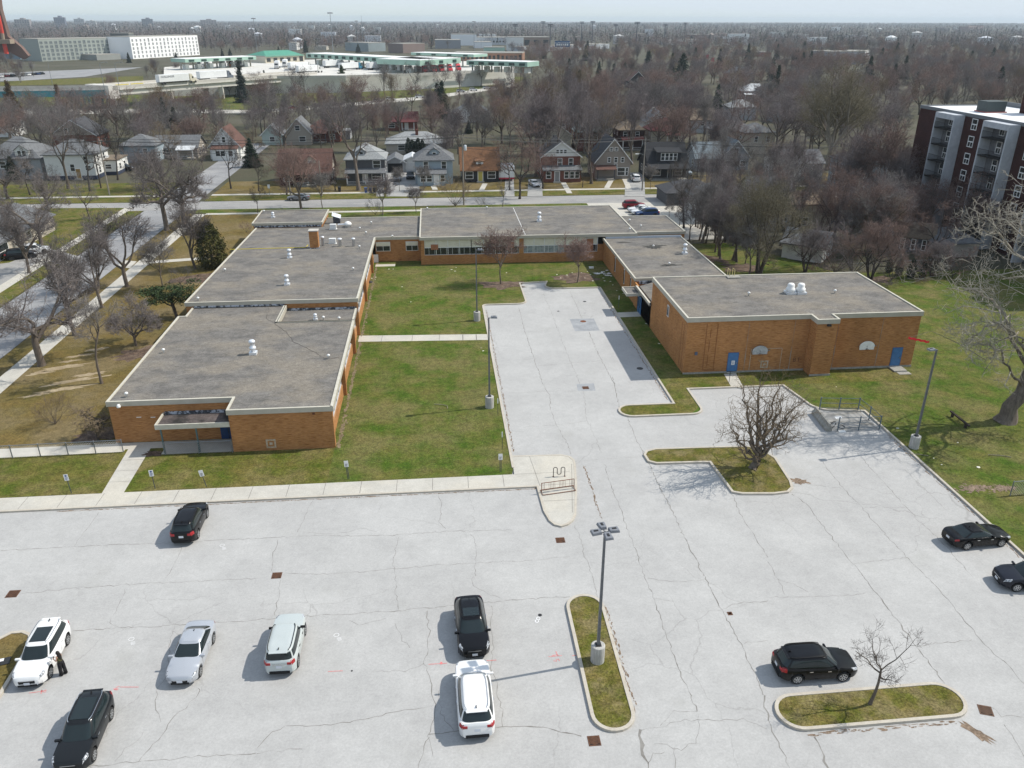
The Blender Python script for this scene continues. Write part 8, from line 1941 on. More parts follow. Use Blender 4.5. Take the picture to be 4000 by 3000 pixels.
# queue on the service road, too far to show parts
def far_car(px, py, pm, rz, label, group):
  g = P(px, py); k = KINDS['suv']; xs, ring, xw, wid, top = car_shape(k); mb = MB(); m = 14
  for x in xs[::2]:
    r = ring(x); mb.v += [(x, y, z_) for y, z_ in r + [(-p[0], p[1]) for p in r[-2:0:-1]]]
  n = len(xs[::2])
  for i in range(n - 1):
    for j in range(m): mb.f.append((i * m + j, i * m + (j + 1) % m, (i + 1) * m + (j + 1) % m, (i + 1) * m + j)); mb.m.append(0)
  mb.f.append(tuple(range(m))); mb.m.append(0); mb.f.append(tuple((n - 1) * m + j for j in range(m))); mb.m.append(0)
  mb.mi = 1; hb = k['W'] / 2 * .9; hr = k['W'] / 2 * .74; z0, z1 = 1.05, k['H'] - .06
  v = [(k['xd'], -hb, z0), (k['xa'], -hb, z0), (k['xa'], hb, z0), (k['xd'], hb, z0), (k['xc'], -hr, z1), (k['xb'], -hr, z1), (k['xb'], hr, z1), (k['xc'], hr, z1)]
  mb.add(v, [(0, 1, 5, 4), (1, 2, 6, 5), (2, 3, 7, 6), (3, 0, 4, 7)]); mb.mi = 0; mb.add(v[4:], [(0, 1, 2, 3)])
  mb.mi = 2
  for xi in xw: mb.tube([(xi, -k['W'] / 2 + .02, .35), (xi, k['W'] / 2 - .02, .35)], .35, 12, True)
  o = mb.build("queued_car", [pm, CGLASS, TYRE], None, loc=(g.x, g.y, 0)); o.rotation_euler = (0, 0, rz); return tag(o, label, "car", group)
QG = "cars queued on the service road"
for px_, py_, pm_, lb in [(1012, 440, P_RED, "red car at the left end of the queue"), (1046, 437, P_SILV, "silver car behind a dark spruce in the queue"), (1148, 427, P_RED, "dark red car in the queue beside the rusty conifer"), (1188, 423, P_WHITE, "white car in the queue left of a transformer pole"), (1240, 419, P_GREY, "grey-green car in the queue"), (1275, 415, P_BLACK, "black car in the queue, left of a pair"), (1314, 414, P_BLACK, "black car in the queue, right of a pair"),
             (1476, 399, P_SAGE, "pale blue car in the queue left of a white one"), (1526, 393, P_WHITE, "white car in the queue by bare trunks"), (1640, 383, P_WHITE, "white car in the queue left of the broad spruce"), (1800, 361, P_SILV, "silver car in the queue above the cottages"), (1850, 355, P_WHITE, "white car in the queue above the cottages"), (1902, 348, P_SAGE, "pale car in the queue toward its right end"), (1958, 339, P_WHITE, "white car in the queue, second from its right end"), (1990, 334, P_WHITE, "white car at the right end of the queue")]:
  far_car(px_, py_, pm_, R(4), lb, QG)
for i, (px_, pm_) in enumerate([(8, P_WHITE), (30, P_RED), (52, P_BLACK), (74, P_SILV), (95, P_GREY), (114, P_WHITE), (132, P_BLACK), (150, P_BLUE), (165, P_BLACK)]):
  far_car(px_, 302 - i * 1.4, pm_, R(80), "%s car in the row at the far left car park" % "first second third fourth fifth sixth seventh eighth ninth".split()[i], "cars in the far left car park")
DARKPOST = mat("dark_sign_post", (.05, .06, .07), rough=.6)
def lamp(px, py, h, heads, label, z0=.1, base_h=1.2, rb=.42):
  g = P(px, py, z0); o = empty("lot_lamp", (g.x, g.y, z0 - .02), 0, label, "lamp post")
  b = MB(); b.lathe([(rb, 0), (rb, base_h - .03), (rb - .04, base_h)], n=24); bo = b.build("concrete_base", mat("streaked_base_concrete", (.5, .49, .46), (.3, .29, .27), scale=2.5, rough=.9, stretch=(6, 6, .5)), o)
  MB().box(-.17, -.17, base_h, .17, .17, base_h + .06).build("base_plate", BLACK, bo)
  MB().add([(s1 * w, s2 * w, z) for z, w in ((base_h + .06, .085), (h, .06)) for s1, s2 in ((-1, -1), (1, -1), (1, 1), (-1, 1))], [(0, 1, 5, 4), (1, 2, 6, 5), (2, 3, 7, 6), (3, 0, 4, 7), (4, 5, 6, 7)]).build("pole", POLE_GREY, o)
  for a in heads:
    a = R(a); ca, sa = math.cos(a), math.sin(a)
    ar = MB(); ar.tube([(0, 0, h - .06), (ca * .26, sa * .26, h - .04)], .035, 6, True); ar.build("arm", POLE_GREY, o)
    hd_ = MB(); hd_.add([(x, y, z) for x, y, z in ((.2, -.2, -.05), (.8, -.25, -.05), (.8, .25, -.05), (.2, .2, -.05), (.24, -.17, .14), (.77, -.21, .11), (.77, .21, .11), (.24, .17, .14))], [(0, 3, 2, 1), (4, 5, 6, 7), (0, 1, 5, 4), (1, 2, 6, 5), (2, 3, 7, 6), (3, 0, 4, 7)])
    hd_.xform(Matrix.Translation((0, 0, h)) @ Matrix.Rotation(a, 4, 'Z')); ho_ = hd_.build("lamp_head", LAMP_GREY, o, bevel=.03)
    tp_ = MB(); tp_.box(.4, -.06, .12, .64, .06, .15); tp_.xform(Matrix.Translation((0, 0, h)) @ Matrix.Rotation(a, 4, 'Z')); tp_.build("sensor_cover", BLACK, ho_)
  return o
lamp(*Z(2000, 2250, 737, 728), 9.15, (8, 98, 188, 278), "tall grey lamp post with four square heads on the long grass island", z0=.12, rb=.41)
lamp(*Z(1000, 1500, 2018, 200), 9.3, (0,), "single-headed lamp post by the kerb of the near courtyard lawn")
lamp(*Z(1000, 750, 1910, 1110), 9.1, (8,), "single-headed lamp post in the far courtyard lawn")
rl_ = lamp(*Z(3000, 1500, 1258, 548), 9.4, (184,), "single-headed lamp post at the right lawn with a red strip above it")
g = P(*Z(3000, 1500, 1258, 548)); rs = empty("red_streamer", (g.x - .3, g.y + 2.2, 0), 0, "bright red strip caught on thin twigs above the right lamp head", "streamer")
mb = MB(); pts = [(-1.0 + .25 * i, 0, 9.75 - .06 * i + .03 * (-1) ** i) for i in range(9)]
mb.add([p for p in pts] + [(p[0] + .02, p[1] + .1, p[2] - .22) for p in pts], [(i, i + 1, i + 10, i + 9) for i in range(8)]); mb.build("strip", mat("bright_red_plastic", (.75, .03, .05), rough=.5), rs)
mb = MB(); mb.tube([(-.9, .05, 9.66), (1.5, .8, 9.9), (4.5, 1.5, 8.5), (9, 3, 6)], [.012, .015, .03, .05], 5); mb.build("twig", BARK_PALE, rs)
SGN = mat("sign_ink_blue", (.06, .1, .25), rough=.6); SGK = mat("sign_ink_black", (.05, .05, .05), rough=.6)
def sign(base, o_, label, h=1.75, lean=0.0, tilt=0.0, blue=True, two=False, group="small signs along the front walk"):
  g = P(*Z(*o_, *base), .1); s = empty("parking_sign", (g.x, g.y, .08), R(random.uniform(-8, 8)), label, "sign", group); s.rotation_euler = (lean, tilt, s.rotation_euler[2])
  for dx in ((-.05, .05) if two else (0,)): MB().box(dx - .025, -.02, 0, dx + .025, .02, h).build("post", DARKPOST, s)
  pl = MB().box(-.17, -.035, h - .55, .17, -.02, h + .02).build("panel", WHITE, s, bevel=.008)
  if blue: MB().lathe([(.085, -.003), (.085, .003)], n=16).xform(Matrix.Translation((0, -.037, h - .12)) @ Matrix.Rotation(R(90), 4, 'X')).build("symbol", SGN, pl)
  ln = MB(); [ln.box(-.11, -.04, h - .3 - .09 * k, .11 - .03 * k, -.035, h - .26 - .09 * k) for k in range(3)]
  ln.build("lettering", SGK if not blue else SGN, pl); return s
sign((618, 942), (0, 1500), "white sign with a blue disc on the lawn left of the entrance path", tilt=-.06); sign((1342, 905), (0, 1500), "white sign with a blue disc just right of the entrance path", tilt=-.04, lean=0); sign((1785, 888), (0, 1500), "small tilted white sign between the entrance path and the building corner", h=1.6, tilt=-.16, blue=False)
sign((800, 822), (1000, 1500), "white sign on twin posts near the building corner", two=True, tilt=-.05, blue=False); sign((2113, 760), (1000, 1500), "white sign at the kerb corner of the courtyard lawn", two=True, blue=False)
for base, top, o_, lb in [((2128, 560), 412, (1000, 1500), "slim white-topped stake on the courtyard lawn corner"), ((2090, 262), 118, (1000, 1500), "slim white stake right of the near courtyard lamp"), ((920, 1000), 895, (2000, 750), "white-topped stake by the gym side path"), ((1875, 1645), 1555, (2000, 750), "thin post before the blue gym door")]:
  g = P(*Z(*o_, *base), .1); s = empty("marker_stake", (g.x, g.y, .08), 0, lb, "stake", "marker stakes"); h = max(.7, min(1.7, hgt(*Z(*o_, *base), Z(*o_, 0, top)[1])))
  MB().box(-.02, -.02, 0, .02, .02, h * .7).build("post", DARKPOST, s); MB().box(-.045, -.015, h * .7, .045, .015, h).build("panel", WHITE if 'before' not in lb else DARKPOST, s)
# cycle stands on the peninsula
g0, g1 = P(*Z(2000, 1500, 357, 800), .12), P(*Z(2000, 1500, 455, 797), .12)
w = empty("wave_bike_rack", (g0.x, g0.y, .12), math.atan2(g1.y - g0.y, g1.x - g0.x), "black wave-shaped bike rack of one bent tube on the rounded walk end", "bike rack"); L_ = (g1 - g0).length; q = L_ / 3.0
pts = [(0, 0, 0), (0, 0, .72)] + [(q / 2 - q / 2 * math.cos(a), 0, .72 + q / 2 * math.sin(a)) for a in np.linspace(.4, math.pi - .01, 7)] + [(q, 0, .3)] + [(1.5 * q - q / 2 * math.cos(a), 0, .3 - q / 2 * math.sin(a) * .55) for a in np.linspace(.4, math.pi - .01, 7)] + [(2 * q, 0, .72)] + [(2.5 * q - q / 2 * math.cos(a), 0, .72 + q / 2 * math.sin(a)) for a in np.linspace(.4, math.pi - .01, 7)] + [(3 * q, 0, 0)]
MB().tube(pts, .032, 8).build("tube", BLACK, w, smooth=True)
for x in (0, 3 * q): MB().lathe([(.08, 0), (.08, .015)], (x, 0, 0), 12).build("foot_plate", RUST, w)
g0, g1 = P(*Z(2000, 1500, 268, 965), .12), P(*Z(2000, 1500, 550, 925), .12); L_ = (g1 - g0).length
r_ = empty("grid_bike_rack", (g0.x, g0.y, .12), math.atan2(g1.y - g0.y, g1.x - g0.x), "rusty grid bike rack with upright bars beside the wave-shaped one", "bike rack")
fr = MB()
for z_, y_ in ((.06, 0), (.06, .75), (.85, .5), (.3, .4)): fr.tube([(0, y_, z_), (L_, y_, z_)], .028, 6, True)
for x in (0, L_): fr.tube([(x, 0, .06), (x, .75, .06)], .028, 6); fr.tube([(x, .4, .06), (x, .5, .85)], .028, 6)
fr.build("frame", RUST, r_); br = MB()
for i in range(1, 22):
  if i % 7 not in (3, 4): x = L_ * i / 22; br.tube([(x, .4, .3), (x, .5, .85)], .012, 5)
br.build("bars", RUST, r_)
# railed pad at the right
RAILP = mat("blue_grey_rail_paint", (.13, .17, .2), (.09, .12, .14), scale=6, rough=.6)
pp = [(36.5, 67.5), (38.35, 67.25), (40.2, 67.05), (40.3, 65.1), (40.3, 63.15), (38.3, 63.15), (36.3, 63.2)]
ra = empty("pipe_railing", (38, 65, 0), 0, "blue-grey three-rail pipe fence round an empty concrete pad", "railing")
for i, (x, y) in enumerate(pp): MB().lathe([(.055, 0), (.055, 1.42), (.065, 1.43), (.02, 1.47)], (x - 38, y - 65, 0), 8).build("post", RAILP, ra)
for i in range(6):
  for z_ in (.3, .82, 1.36):
    a, b = pp[i], pp[i + 1]; MB().tube([(a[0] - 38, a[1] - 65, z_), (b[0] - 38, b[1] - 65, z_)], .026, 6).build("rail", RAILP, ra)
st("railed_pad", MB().poly([(36.0, 63.0, .004), (40.4, 63.0, .004), (40.4, 67.2, .004), (36.0, 67.2, .004)]), mat("stained_pad_concrete", (.36, .355, .34), (.2, .19, .17), scale=.7, rough=.9, stretch=(.6, 2.5, 1)))
cb = MB(); prof = [(-.3, 0), (.3, 0), (.3, .3), (.12, .45), (.1, .8), (-.1, .8), (-.12, .45), (-.3, .3)]; A_, B_ = P(*Z(3000, 1500, 400, 255)), P(*Z(3000, 1500, 525, 410)); n = len(prof)
dv = Vector((B_.x - A_.x, B_.y - A_.y, 0)); Lb = dv.length; cb.add([(0, y, z) for y, z in prof] + [(Lb, y, z) for y, z in prof], [tuple(range(n)), tuple(range(2 * n - 1, n - 1, -1))] + [(i, n + i, n + (i + 1) % n, (i + 1) % n) for i in range(n)])
o = cb.build("concrete_barrier", CONC_OLD, bevel=.02, loc=(A_.x, A_.y, .004)); o.rotation_euler = (0, 0, math.atan2(dv.y, dv.x)); tag(o, "weathered concrete barrier lying across the mouth of the railed pad", "barrier")
bk = P(*Z(3000, 1500, 575, 372)); bi = empty("broken_bicycle", (bk.x, bk.y, 0), R(20), "wrecked bicycle leaning at the end of the concrete barrier", "bicycle")
for x, rr_, nm in ((-.25, .3, "wheel"), (.55, .3, "wheel")):
  mb = MB(); mb.tube([(x + rr_ * math.cos(a), .0 if x < 0 else .25 * math.sin(a), .34 + rr_ * math.sin(a)) if x < 0 else (x + rr_ * math.cos(a), -.3 + rr_ * math.sin(a), .05 + .05 * math.sin(a)) for a in np.linspace(0, 6.284, 20)], .03, 6); mb.build(nm, TYRE, bi)
mb = MB(); [mb.tube(p_, .02, 6) for p_ in ([(-.25, 0, .34), (.2, -.05, .6), (.5, -.2, .3), (.05, -.1, .15), (.2, -.05, .6)], [(.5, -.2, .3), (.75, -.2, .4)], [(-.25, 0, .34), (.05, -.1, .15)])]; mb.build("frame", WHITE, bi)
for x, y, lb in ((600, 335, "white sheet on the broken bicycle"), (640, 412, "white sheet lying by the front rail post")):
  g = P(*Z(3000, 1500, x, y)); zz = .55 if y < 350 else .012; o = MB().add([(-.32, -.2, 0), (.32, -.24, .02), (.34, .2, .05), (-.3, .22, .0), (-.32, -.2, -.01), (.32, -.24, .01), (.34, .2, .04), (-.3, .22, -.01)], [(0, 1, 2, 3), (7, 6, 5, 4)]).build("loose_sheet", WHITE, loc=(g.x, g.y, zz)); tag(o, lb, "sheet")
wd = P(*Z(3000, 1500, 1570, 270), .1); we = P(*Z(3000, 1500, 1730, 400), .1); dv = we - wd
lb_ = empty("low_wooden_rail", (wd.x, wd.y, .1), math.atan2(dv.y, dv.x), "low dark wooden rail on two stubs in the right lawn", "rail"); OLDW = mat("dark_old_timber", (.05, .035, .028), (.03, .022, .018), scale=5, rough=.9)
MB().box(0, -.1, .38, dv.length, .1, .5).build("beam", OLDW, lb_); [MB().box(x - .1, -.09, 0, x + .1, .09, .38).build("stub", OLDW, lb_) for x in (.4, dv.length - .5)]
# chain-link fences
LINK = mat("chain_link_wire", (.42, .43, .44), rough=.5, metal=.5)
def chainlink(a, b, h, label, nposts, step=.2, pm=STEEL):
  a, b = Vector((*a, .1)), Vector((*b, .1)); d = b - a; L_ = d.length; o = empty("chain_link_fence", a, math.atan2(d.y, d.x), label, "fence")
  for i in range(nposts): x = L_ * i / (nposts - 1); MB().lathe([(.045, 0), (.045, h + .04), (.02, h + .08)], (x, 0, 0), 8).build("post", pm, o)
  MB().tube([(0, 0, h), (L_, 0, h)], .028, 6).build("top_rail", pm, o); m = MB(); x = -h
  while x < L_:
    x0, x1 = max(0, x), min(L_, x + h)
    m.tube([(x0, 0, x0 - x), (x1, 0, x1 - x)], .007, 3); m.tube([(x0, .012, h - (x0 - x)), (x1, .012, h - (x1 - x))], .007, 3); x += step
  m.build("mesh", LINK, o); return o
chainlink((-60, 63.95), (-28.0, 64.72), 1.2, "grey chain-link fence along the walk left of the school entrance", 15)
chainlink((-24.2, 63.9), (-18.5, 63.85), 1.15, "chain-link panel closing the covered entrance porch", 3)
g = P(*Z(3000, 1500, 2090, 965), .1); chainlink((g.x, g.y), (g.x + 9, g.y + .4), 1.3, "end of a chain-link fence at the right edge by the leaf litter", 4)
g0, g1 = P(*Z(3000, 750, 700, 690), .1), P(*Z(3000, 750, 1420, 655), .1); chainlink((g0.x, g0.y), (g1.x, g1.y), 1.3, "thin chain-link fence along the back gardens behind the gym", 9, .3)
# iron in the paving
def basin(o_, x, y, label, s=.33, rz=0.0, m=None, herring=True):
  g = P(*Z(*o_, x, y)); o = empty("catch_basin", (g.x, g.y, .003), rz, label, "drain cover"); m = m or mat("drain_iron", (.14, .065, .035), (.08, .04, .025), scale=9, rough=.9)
  f = MB(); t = .07; f.box(-s, -s, 0, s, -s + t, .012); f.box(-s, s - t, 0, s, s, .012); f.box(-s, -s + t, 0, -s + t, s - t, .012); f.box(s - t, -s + t, 0, s, s - t, .012); f.build("frame", m, o)
  MB().box(-s + t, -s + t, .0005, s - t, s - t, .002).build("pit", DARK, o)
  b = MB(); n = 7
  for i in range(n):
    y0 = -s + t + (2 * s - 2 * t) * (i + .5) / n
    for sg in (-1, 1): b.add([(0, y0 - .03, .009), (sg * (s - t), y0 + .06, .009), (sg * (s - t), y0 + .11, .009), (0, y0 + .03, .009)], [(0, 1, 2, 3) if sg > 0 else (3, 2, 1, 0)])
  b.build("grate", m, o)
basin((2000, 2250), 710, 1425, "rusty drain grate at the foot of the long grass island"); basin((2000, 1500), 418, 1350, "rusty drain grate beyond the rounded walk end"); basin((1000, 1500), 180, 1655, "rusty drain grate in the middle of the lot, left of centre", .33); basin((0, 2250), 112, 155, "dark rusty drain grate near the left edge", .37)
basin((3000, 2250), 1880, 1162, "brown drain grate right of the oval island", .36, R(-20), mat("brown_iron", (.12, .07, .045), rough=.9)); basin((2000, 1500), 636, 33, "rusty drain grate in the middle of the courtyard drive", .33); basin((2000, 2250), 1883, 325, "small square rusty cover in the right lane", .16)
for o_, x, y, lb, r in (((2000, 750), 615, 1118, "round rusty manhole cover in the pavement patch", .38), ((2000, 750), 1105, 1525, "round dark manhole cover in the shaded drive", .36), ((2000, 750), 628, 946, "small iron cover in the upper drive", .22), ((2000, 750), 400, 1030, "tiny iron lid left in the upper drive", .16), ((1000, 2250), 828, 820, "tiny dark lid in the lot", .06), ((2000, 2250), 242, 338, "small dark lid beside white numerals", .13)):
  g = P(*Z(*o_, x, y)); m = MB(); m.lathe([(r, .005), (r, .012), (r * .9, .016), (r * .2, .017)], n=18); o = m.build("manhole_cover", RUST if 'rusty' in lb else BLACK, loc=(g.x, g.y, 0)); tag(o, lb, "manhole")
# scraps on the lawns
SCR = mat("pale_scrap", (.7, .69, .6), (.6, .58, .42), scale=5, rough=.8); rr = random.Random(12)
def scrap(g, s, label="pale scrap of litter on the grass", grp="pale scraps on the lawns"):
  n = 7; p = [(s * (.6 + .5 * rr.random()) * math.cos(a), s * (.5 + .4 * rr.random()) * math.sin(a), .02 + .04 * rr.random()) for a in np.linspace(0, 6.28, n + 1)[:-1]]
  o = MB().add(p + [(0, 0, .09)], [(i, (i + 1) % n, n) for i in range(n)]).build("litter_scrap", SCR, loc=(g.x, g.y, .1)); tag(o, label, "litter", grp)
for o_, x, y in [((1000, 750), a, b) for a, b in ((1160, 635), (1148, 668), (1185, 668), (1035, 738), (1000, 748), (1030, 760), (1262, 822), (1338, 952), (1690, 672), (1720, 686), (1728, 655), (2165, 700), (1945, 1350), (1963, 1375), (1990, 1110))] + [((2000, 750), a, b) for a, b in ((475, 720), (520, 700), (600, 700), (650, 690), (680, 715), (740, 700), (790, 745), (850, 775), (905, 855), (960, 880), (800, 770), (870, 805), (1270, 1312), (1160, 1140), (390, 715), (420, 745), (630, 745), (700, 770))] + [((3000, 1500), a, b) for a, b in ((1118, 385), (1640, 510), (1818, 722), (1430, 645), (1500, 700), (590, 28))]:
  scrap(P(*Z(*o_, x, y), .1), rr.uniform(.08, .2))
sn = MB(); g = P(*Z(2000, 750, 790, 700), .1)
for i in range(14): blob(sn, (rr.gauss(0, .9), rr.gauss(0, .7)), rr.uniform(.15, .5), rr.uniform(.1, .3), .03 + .004 * i, seed=i, n=10, rough=.4)
o = sn.build("paper_drift", WHITE, loc=(g.x, g.y, .1)); tag(o, "patch of white scraps on the shaded grass by the low wing", "litter")
g = P(*Z(2000, 750, 685, 660), .1); o = MB().box(-.35, -.2, 0, .35, .2, .25).build("white_box", WHITE, loc=(g.x, g.y, .1), bevel=.02); tag(o, "small white box on the courtyard grass", "box")
g = P(*Z(1000, 1500, 1655, 215), .1); o = MB().tube([(0, 0, .05), (0, .5, .08), (-.5, .9, .06), (-1.3, 1.1, .05)], .025, 5).build("fallen_branch", BARK_PALE, loc=(g.x, g.y, .1)); tag(o, "pale fallen branch on the near courtyard lawn", "branch")
for x, y, lb in ((2000, 620, "pale fallen branch below the huge gnarled tree"), (1290, 610, "bent pale branch at the kerb by the right lamp")):
  g = P(*Z(3000, 1500, x, y), .1); o = MB().tube([(-.9, .2, .04), (-.2, .0, .07), (.4, -.15, .05), (.8, -.4, .04)], .03, 5).build("fallen_branch", BARK_PALE, loc=(g.x, g.y, .1)); tag(o, lb, "branch")
g = P(*Z(1000, 750, 985, 782), .1); o = MB().lathe([(.35, 0), (.4, .1), (.3, .22), (.05, .25)], n=10).build("black_bag", BLACK, loc=(g.x, g.y, .1)); tag(o, "black bag on the grass by the courtyard wall", "bag")
g = P(*Z(1000, 750, 1008, 610), .1); o = MB().add([(0, 0, 0), (.9, .2, 0), (.9, .25, 1.2), (0, .05, 1.25), (0, .06, 0), (.9, .26, 0), (.9, .31, 1.2), (0, .11, 1.25)], [(0, 1, 2, 3), (7, 6, 5, 4), (0, 4, 5, 1), (1, 5, 6, 2), (2, 6, 7, 3), (3, 7, 4, 0)]).build("white_board", WHITE, loc=(g.x, g.y, .1)); tag(o, "white board leaning in the courtyard corner", "board")
g = P(*Z(0, 2250, 15, 745), .12); fs_ = empty("fallen_sign", (g.x, g.y, .13), R(15), "black and white sign board lying on the left grass island", "sign"); MB().box(-.7, -.3, 0, .45, .3, .04).build("board", BLACK, fs_); MB().box(-.6, .02, .041, .1, .26, .05).build("panel", WHITE, fs_)
# utility poles and wires
WOOD = mat("grey_pole_timber", (.3, .27, .23), (.2, .18, .155), scale=2, rough=.9, stretch=(6, 6, .4)); POLES = []
def upole(px, py, top, label, arm=True, lampd=None, trans=False, m=None):
  g = P(px, py); h = hgt(px, py, top); o = empty("utility_pole", (g.x, g.y, 0), 0, label, "utility pole")
  MB().tube([(0, 0, -.1), (0, 0, h)], [.17, .11], 8, True).build("pole", m or WOOD, o)
  if arm: MB().box(-1.1, -.06, h - .7, 1.1, .06, h - .56).build("crossarm", WOOD, o)
  if trans: MB().lathe([(.28, 0), (.3, .1), (.3, .95), (.2, 1.05), (.03, 1.1)], (.5, 0, h - 3.1), 14).build("transformer", mat("transformer_grey", (.5, .53, .55), rough=.5), o, smooth=True)
  if lampd: mb = MB(); mb.tube([(0, 0, h * .66), (lampd * .5, -.3, h * .7), (lampd, -.6, h * .7)], .04, 6); mb.build("arm", STEEL, o); MB().cbox(lampd * 1.15, -.65, h * .7, .7, .28, .14).build("lamp_head", WHITE, o)
  POLES.append((g.x, g.y, h)); return o
upole(1136, 770, 655, "timber pole before the dark brick house"); upole(1812, 800, 525, "timber pole with a grey transformer before the brown bungalow", trans=True); upole(2508, 745, 535, "timber pole with a street lamp beside the black house", lampd=-1.6); upole(428, 762, 540, "timber pole with a crossarm before the white corner house", lampd=1.2); upole(395, 735, 600, "dark short pole beside the corner crossarm pole", arm=False, m=BARK_DARK); upole(1258, 765, 628, "thin pole beside the dark brick house roof", arm=False)
upole(1645, 508, 408, "timber pole right of the brick bungalow"); upole(-150, 770, 520, "timber pole west of the frame"); upole(3300, 730, 560, "timber pole east of the black house")
WIRE = mat("dark_wire", (.05, .05, .05), rough=.6)
chain = sorted([p for p in POLES if 165 < p[1] < 200 and p[2] > 9], key=lambda p: p[0])
for i, (a, b) in enumerate(zip(chain[:-1], chain[1:])):
  wr = MB()
  for off, dz in ((-1, -.55), (0, .02), (1, -.55), (0, -2.6)):
    pts = []
    for t in np.linspace(0, 1, 13): pts.append((a[0] + (b[0] - a[0]) * t + off * .9, a[1] + (b[1] - a[1]) * t, a[2] + (b[2] - a[2]) * t + dz - 4 * t * (1 - t) * .8))
    wr.tube(pts, .035, 4)
  o = wr.build("overhead_wire", WIRE); tag(o, "span of sagging wires over the far street, %s from the left" % ("first second third fourth fifth sixth".split()[i]), "wires", "overhead wires along the far street")
for x, y, m_, lb in ((1430, 748, mat("blue_bin", (.03, .1, .32), rough=.5), "bright blue wheeled bin at the far kerb"), (1448, 749, mat("navy_bin", (.03, .05, .13), rough=.5), "navy wheeled bin beside the bright blue one"), (1463, 749, BLACK, "black wheeled bin, rightmost of the three at the kerb"), (1327, 745, BLACK, "black bin alone on the verge before the brick house")):
  g = P(x, y + 4); o = empty("wheeled_bin", (g.x, g.y, .04), 0, lb, "bin", "wheeled bins at the far kerb"); MB().add([(-.25, -.27, 0), (.25, -.27, 0), (.25, .27, 0), (-.25, .27, 0), (-.32, -.36, .95), (.32, -.36, .95), (.32, .36, .95), (-.32, .36, .95)], [(0, 1, 5, 4), (1, 2, 6, 5), (2, 3, 7, 6), (3, 0, 4, 7), (4, 5, 6, 7)]).build("body", m_, o); MB().box(-.34, -.38, .96, .34, .4, 1.05).build("lid", m_, o, bevel=.02)
g = P(1054, 765); o = empty("street_sign", (g.x, g.y, 0), 0, "small white sign on a pole at the far verge", "sign"); MB().box(-.03, -.03, 0, .03, .03, 2.2).build("post", STEEL, o); MB().box(-.25, -.05, 1.6, .25, -.03, 2.4).build("panel", WHITE, o)
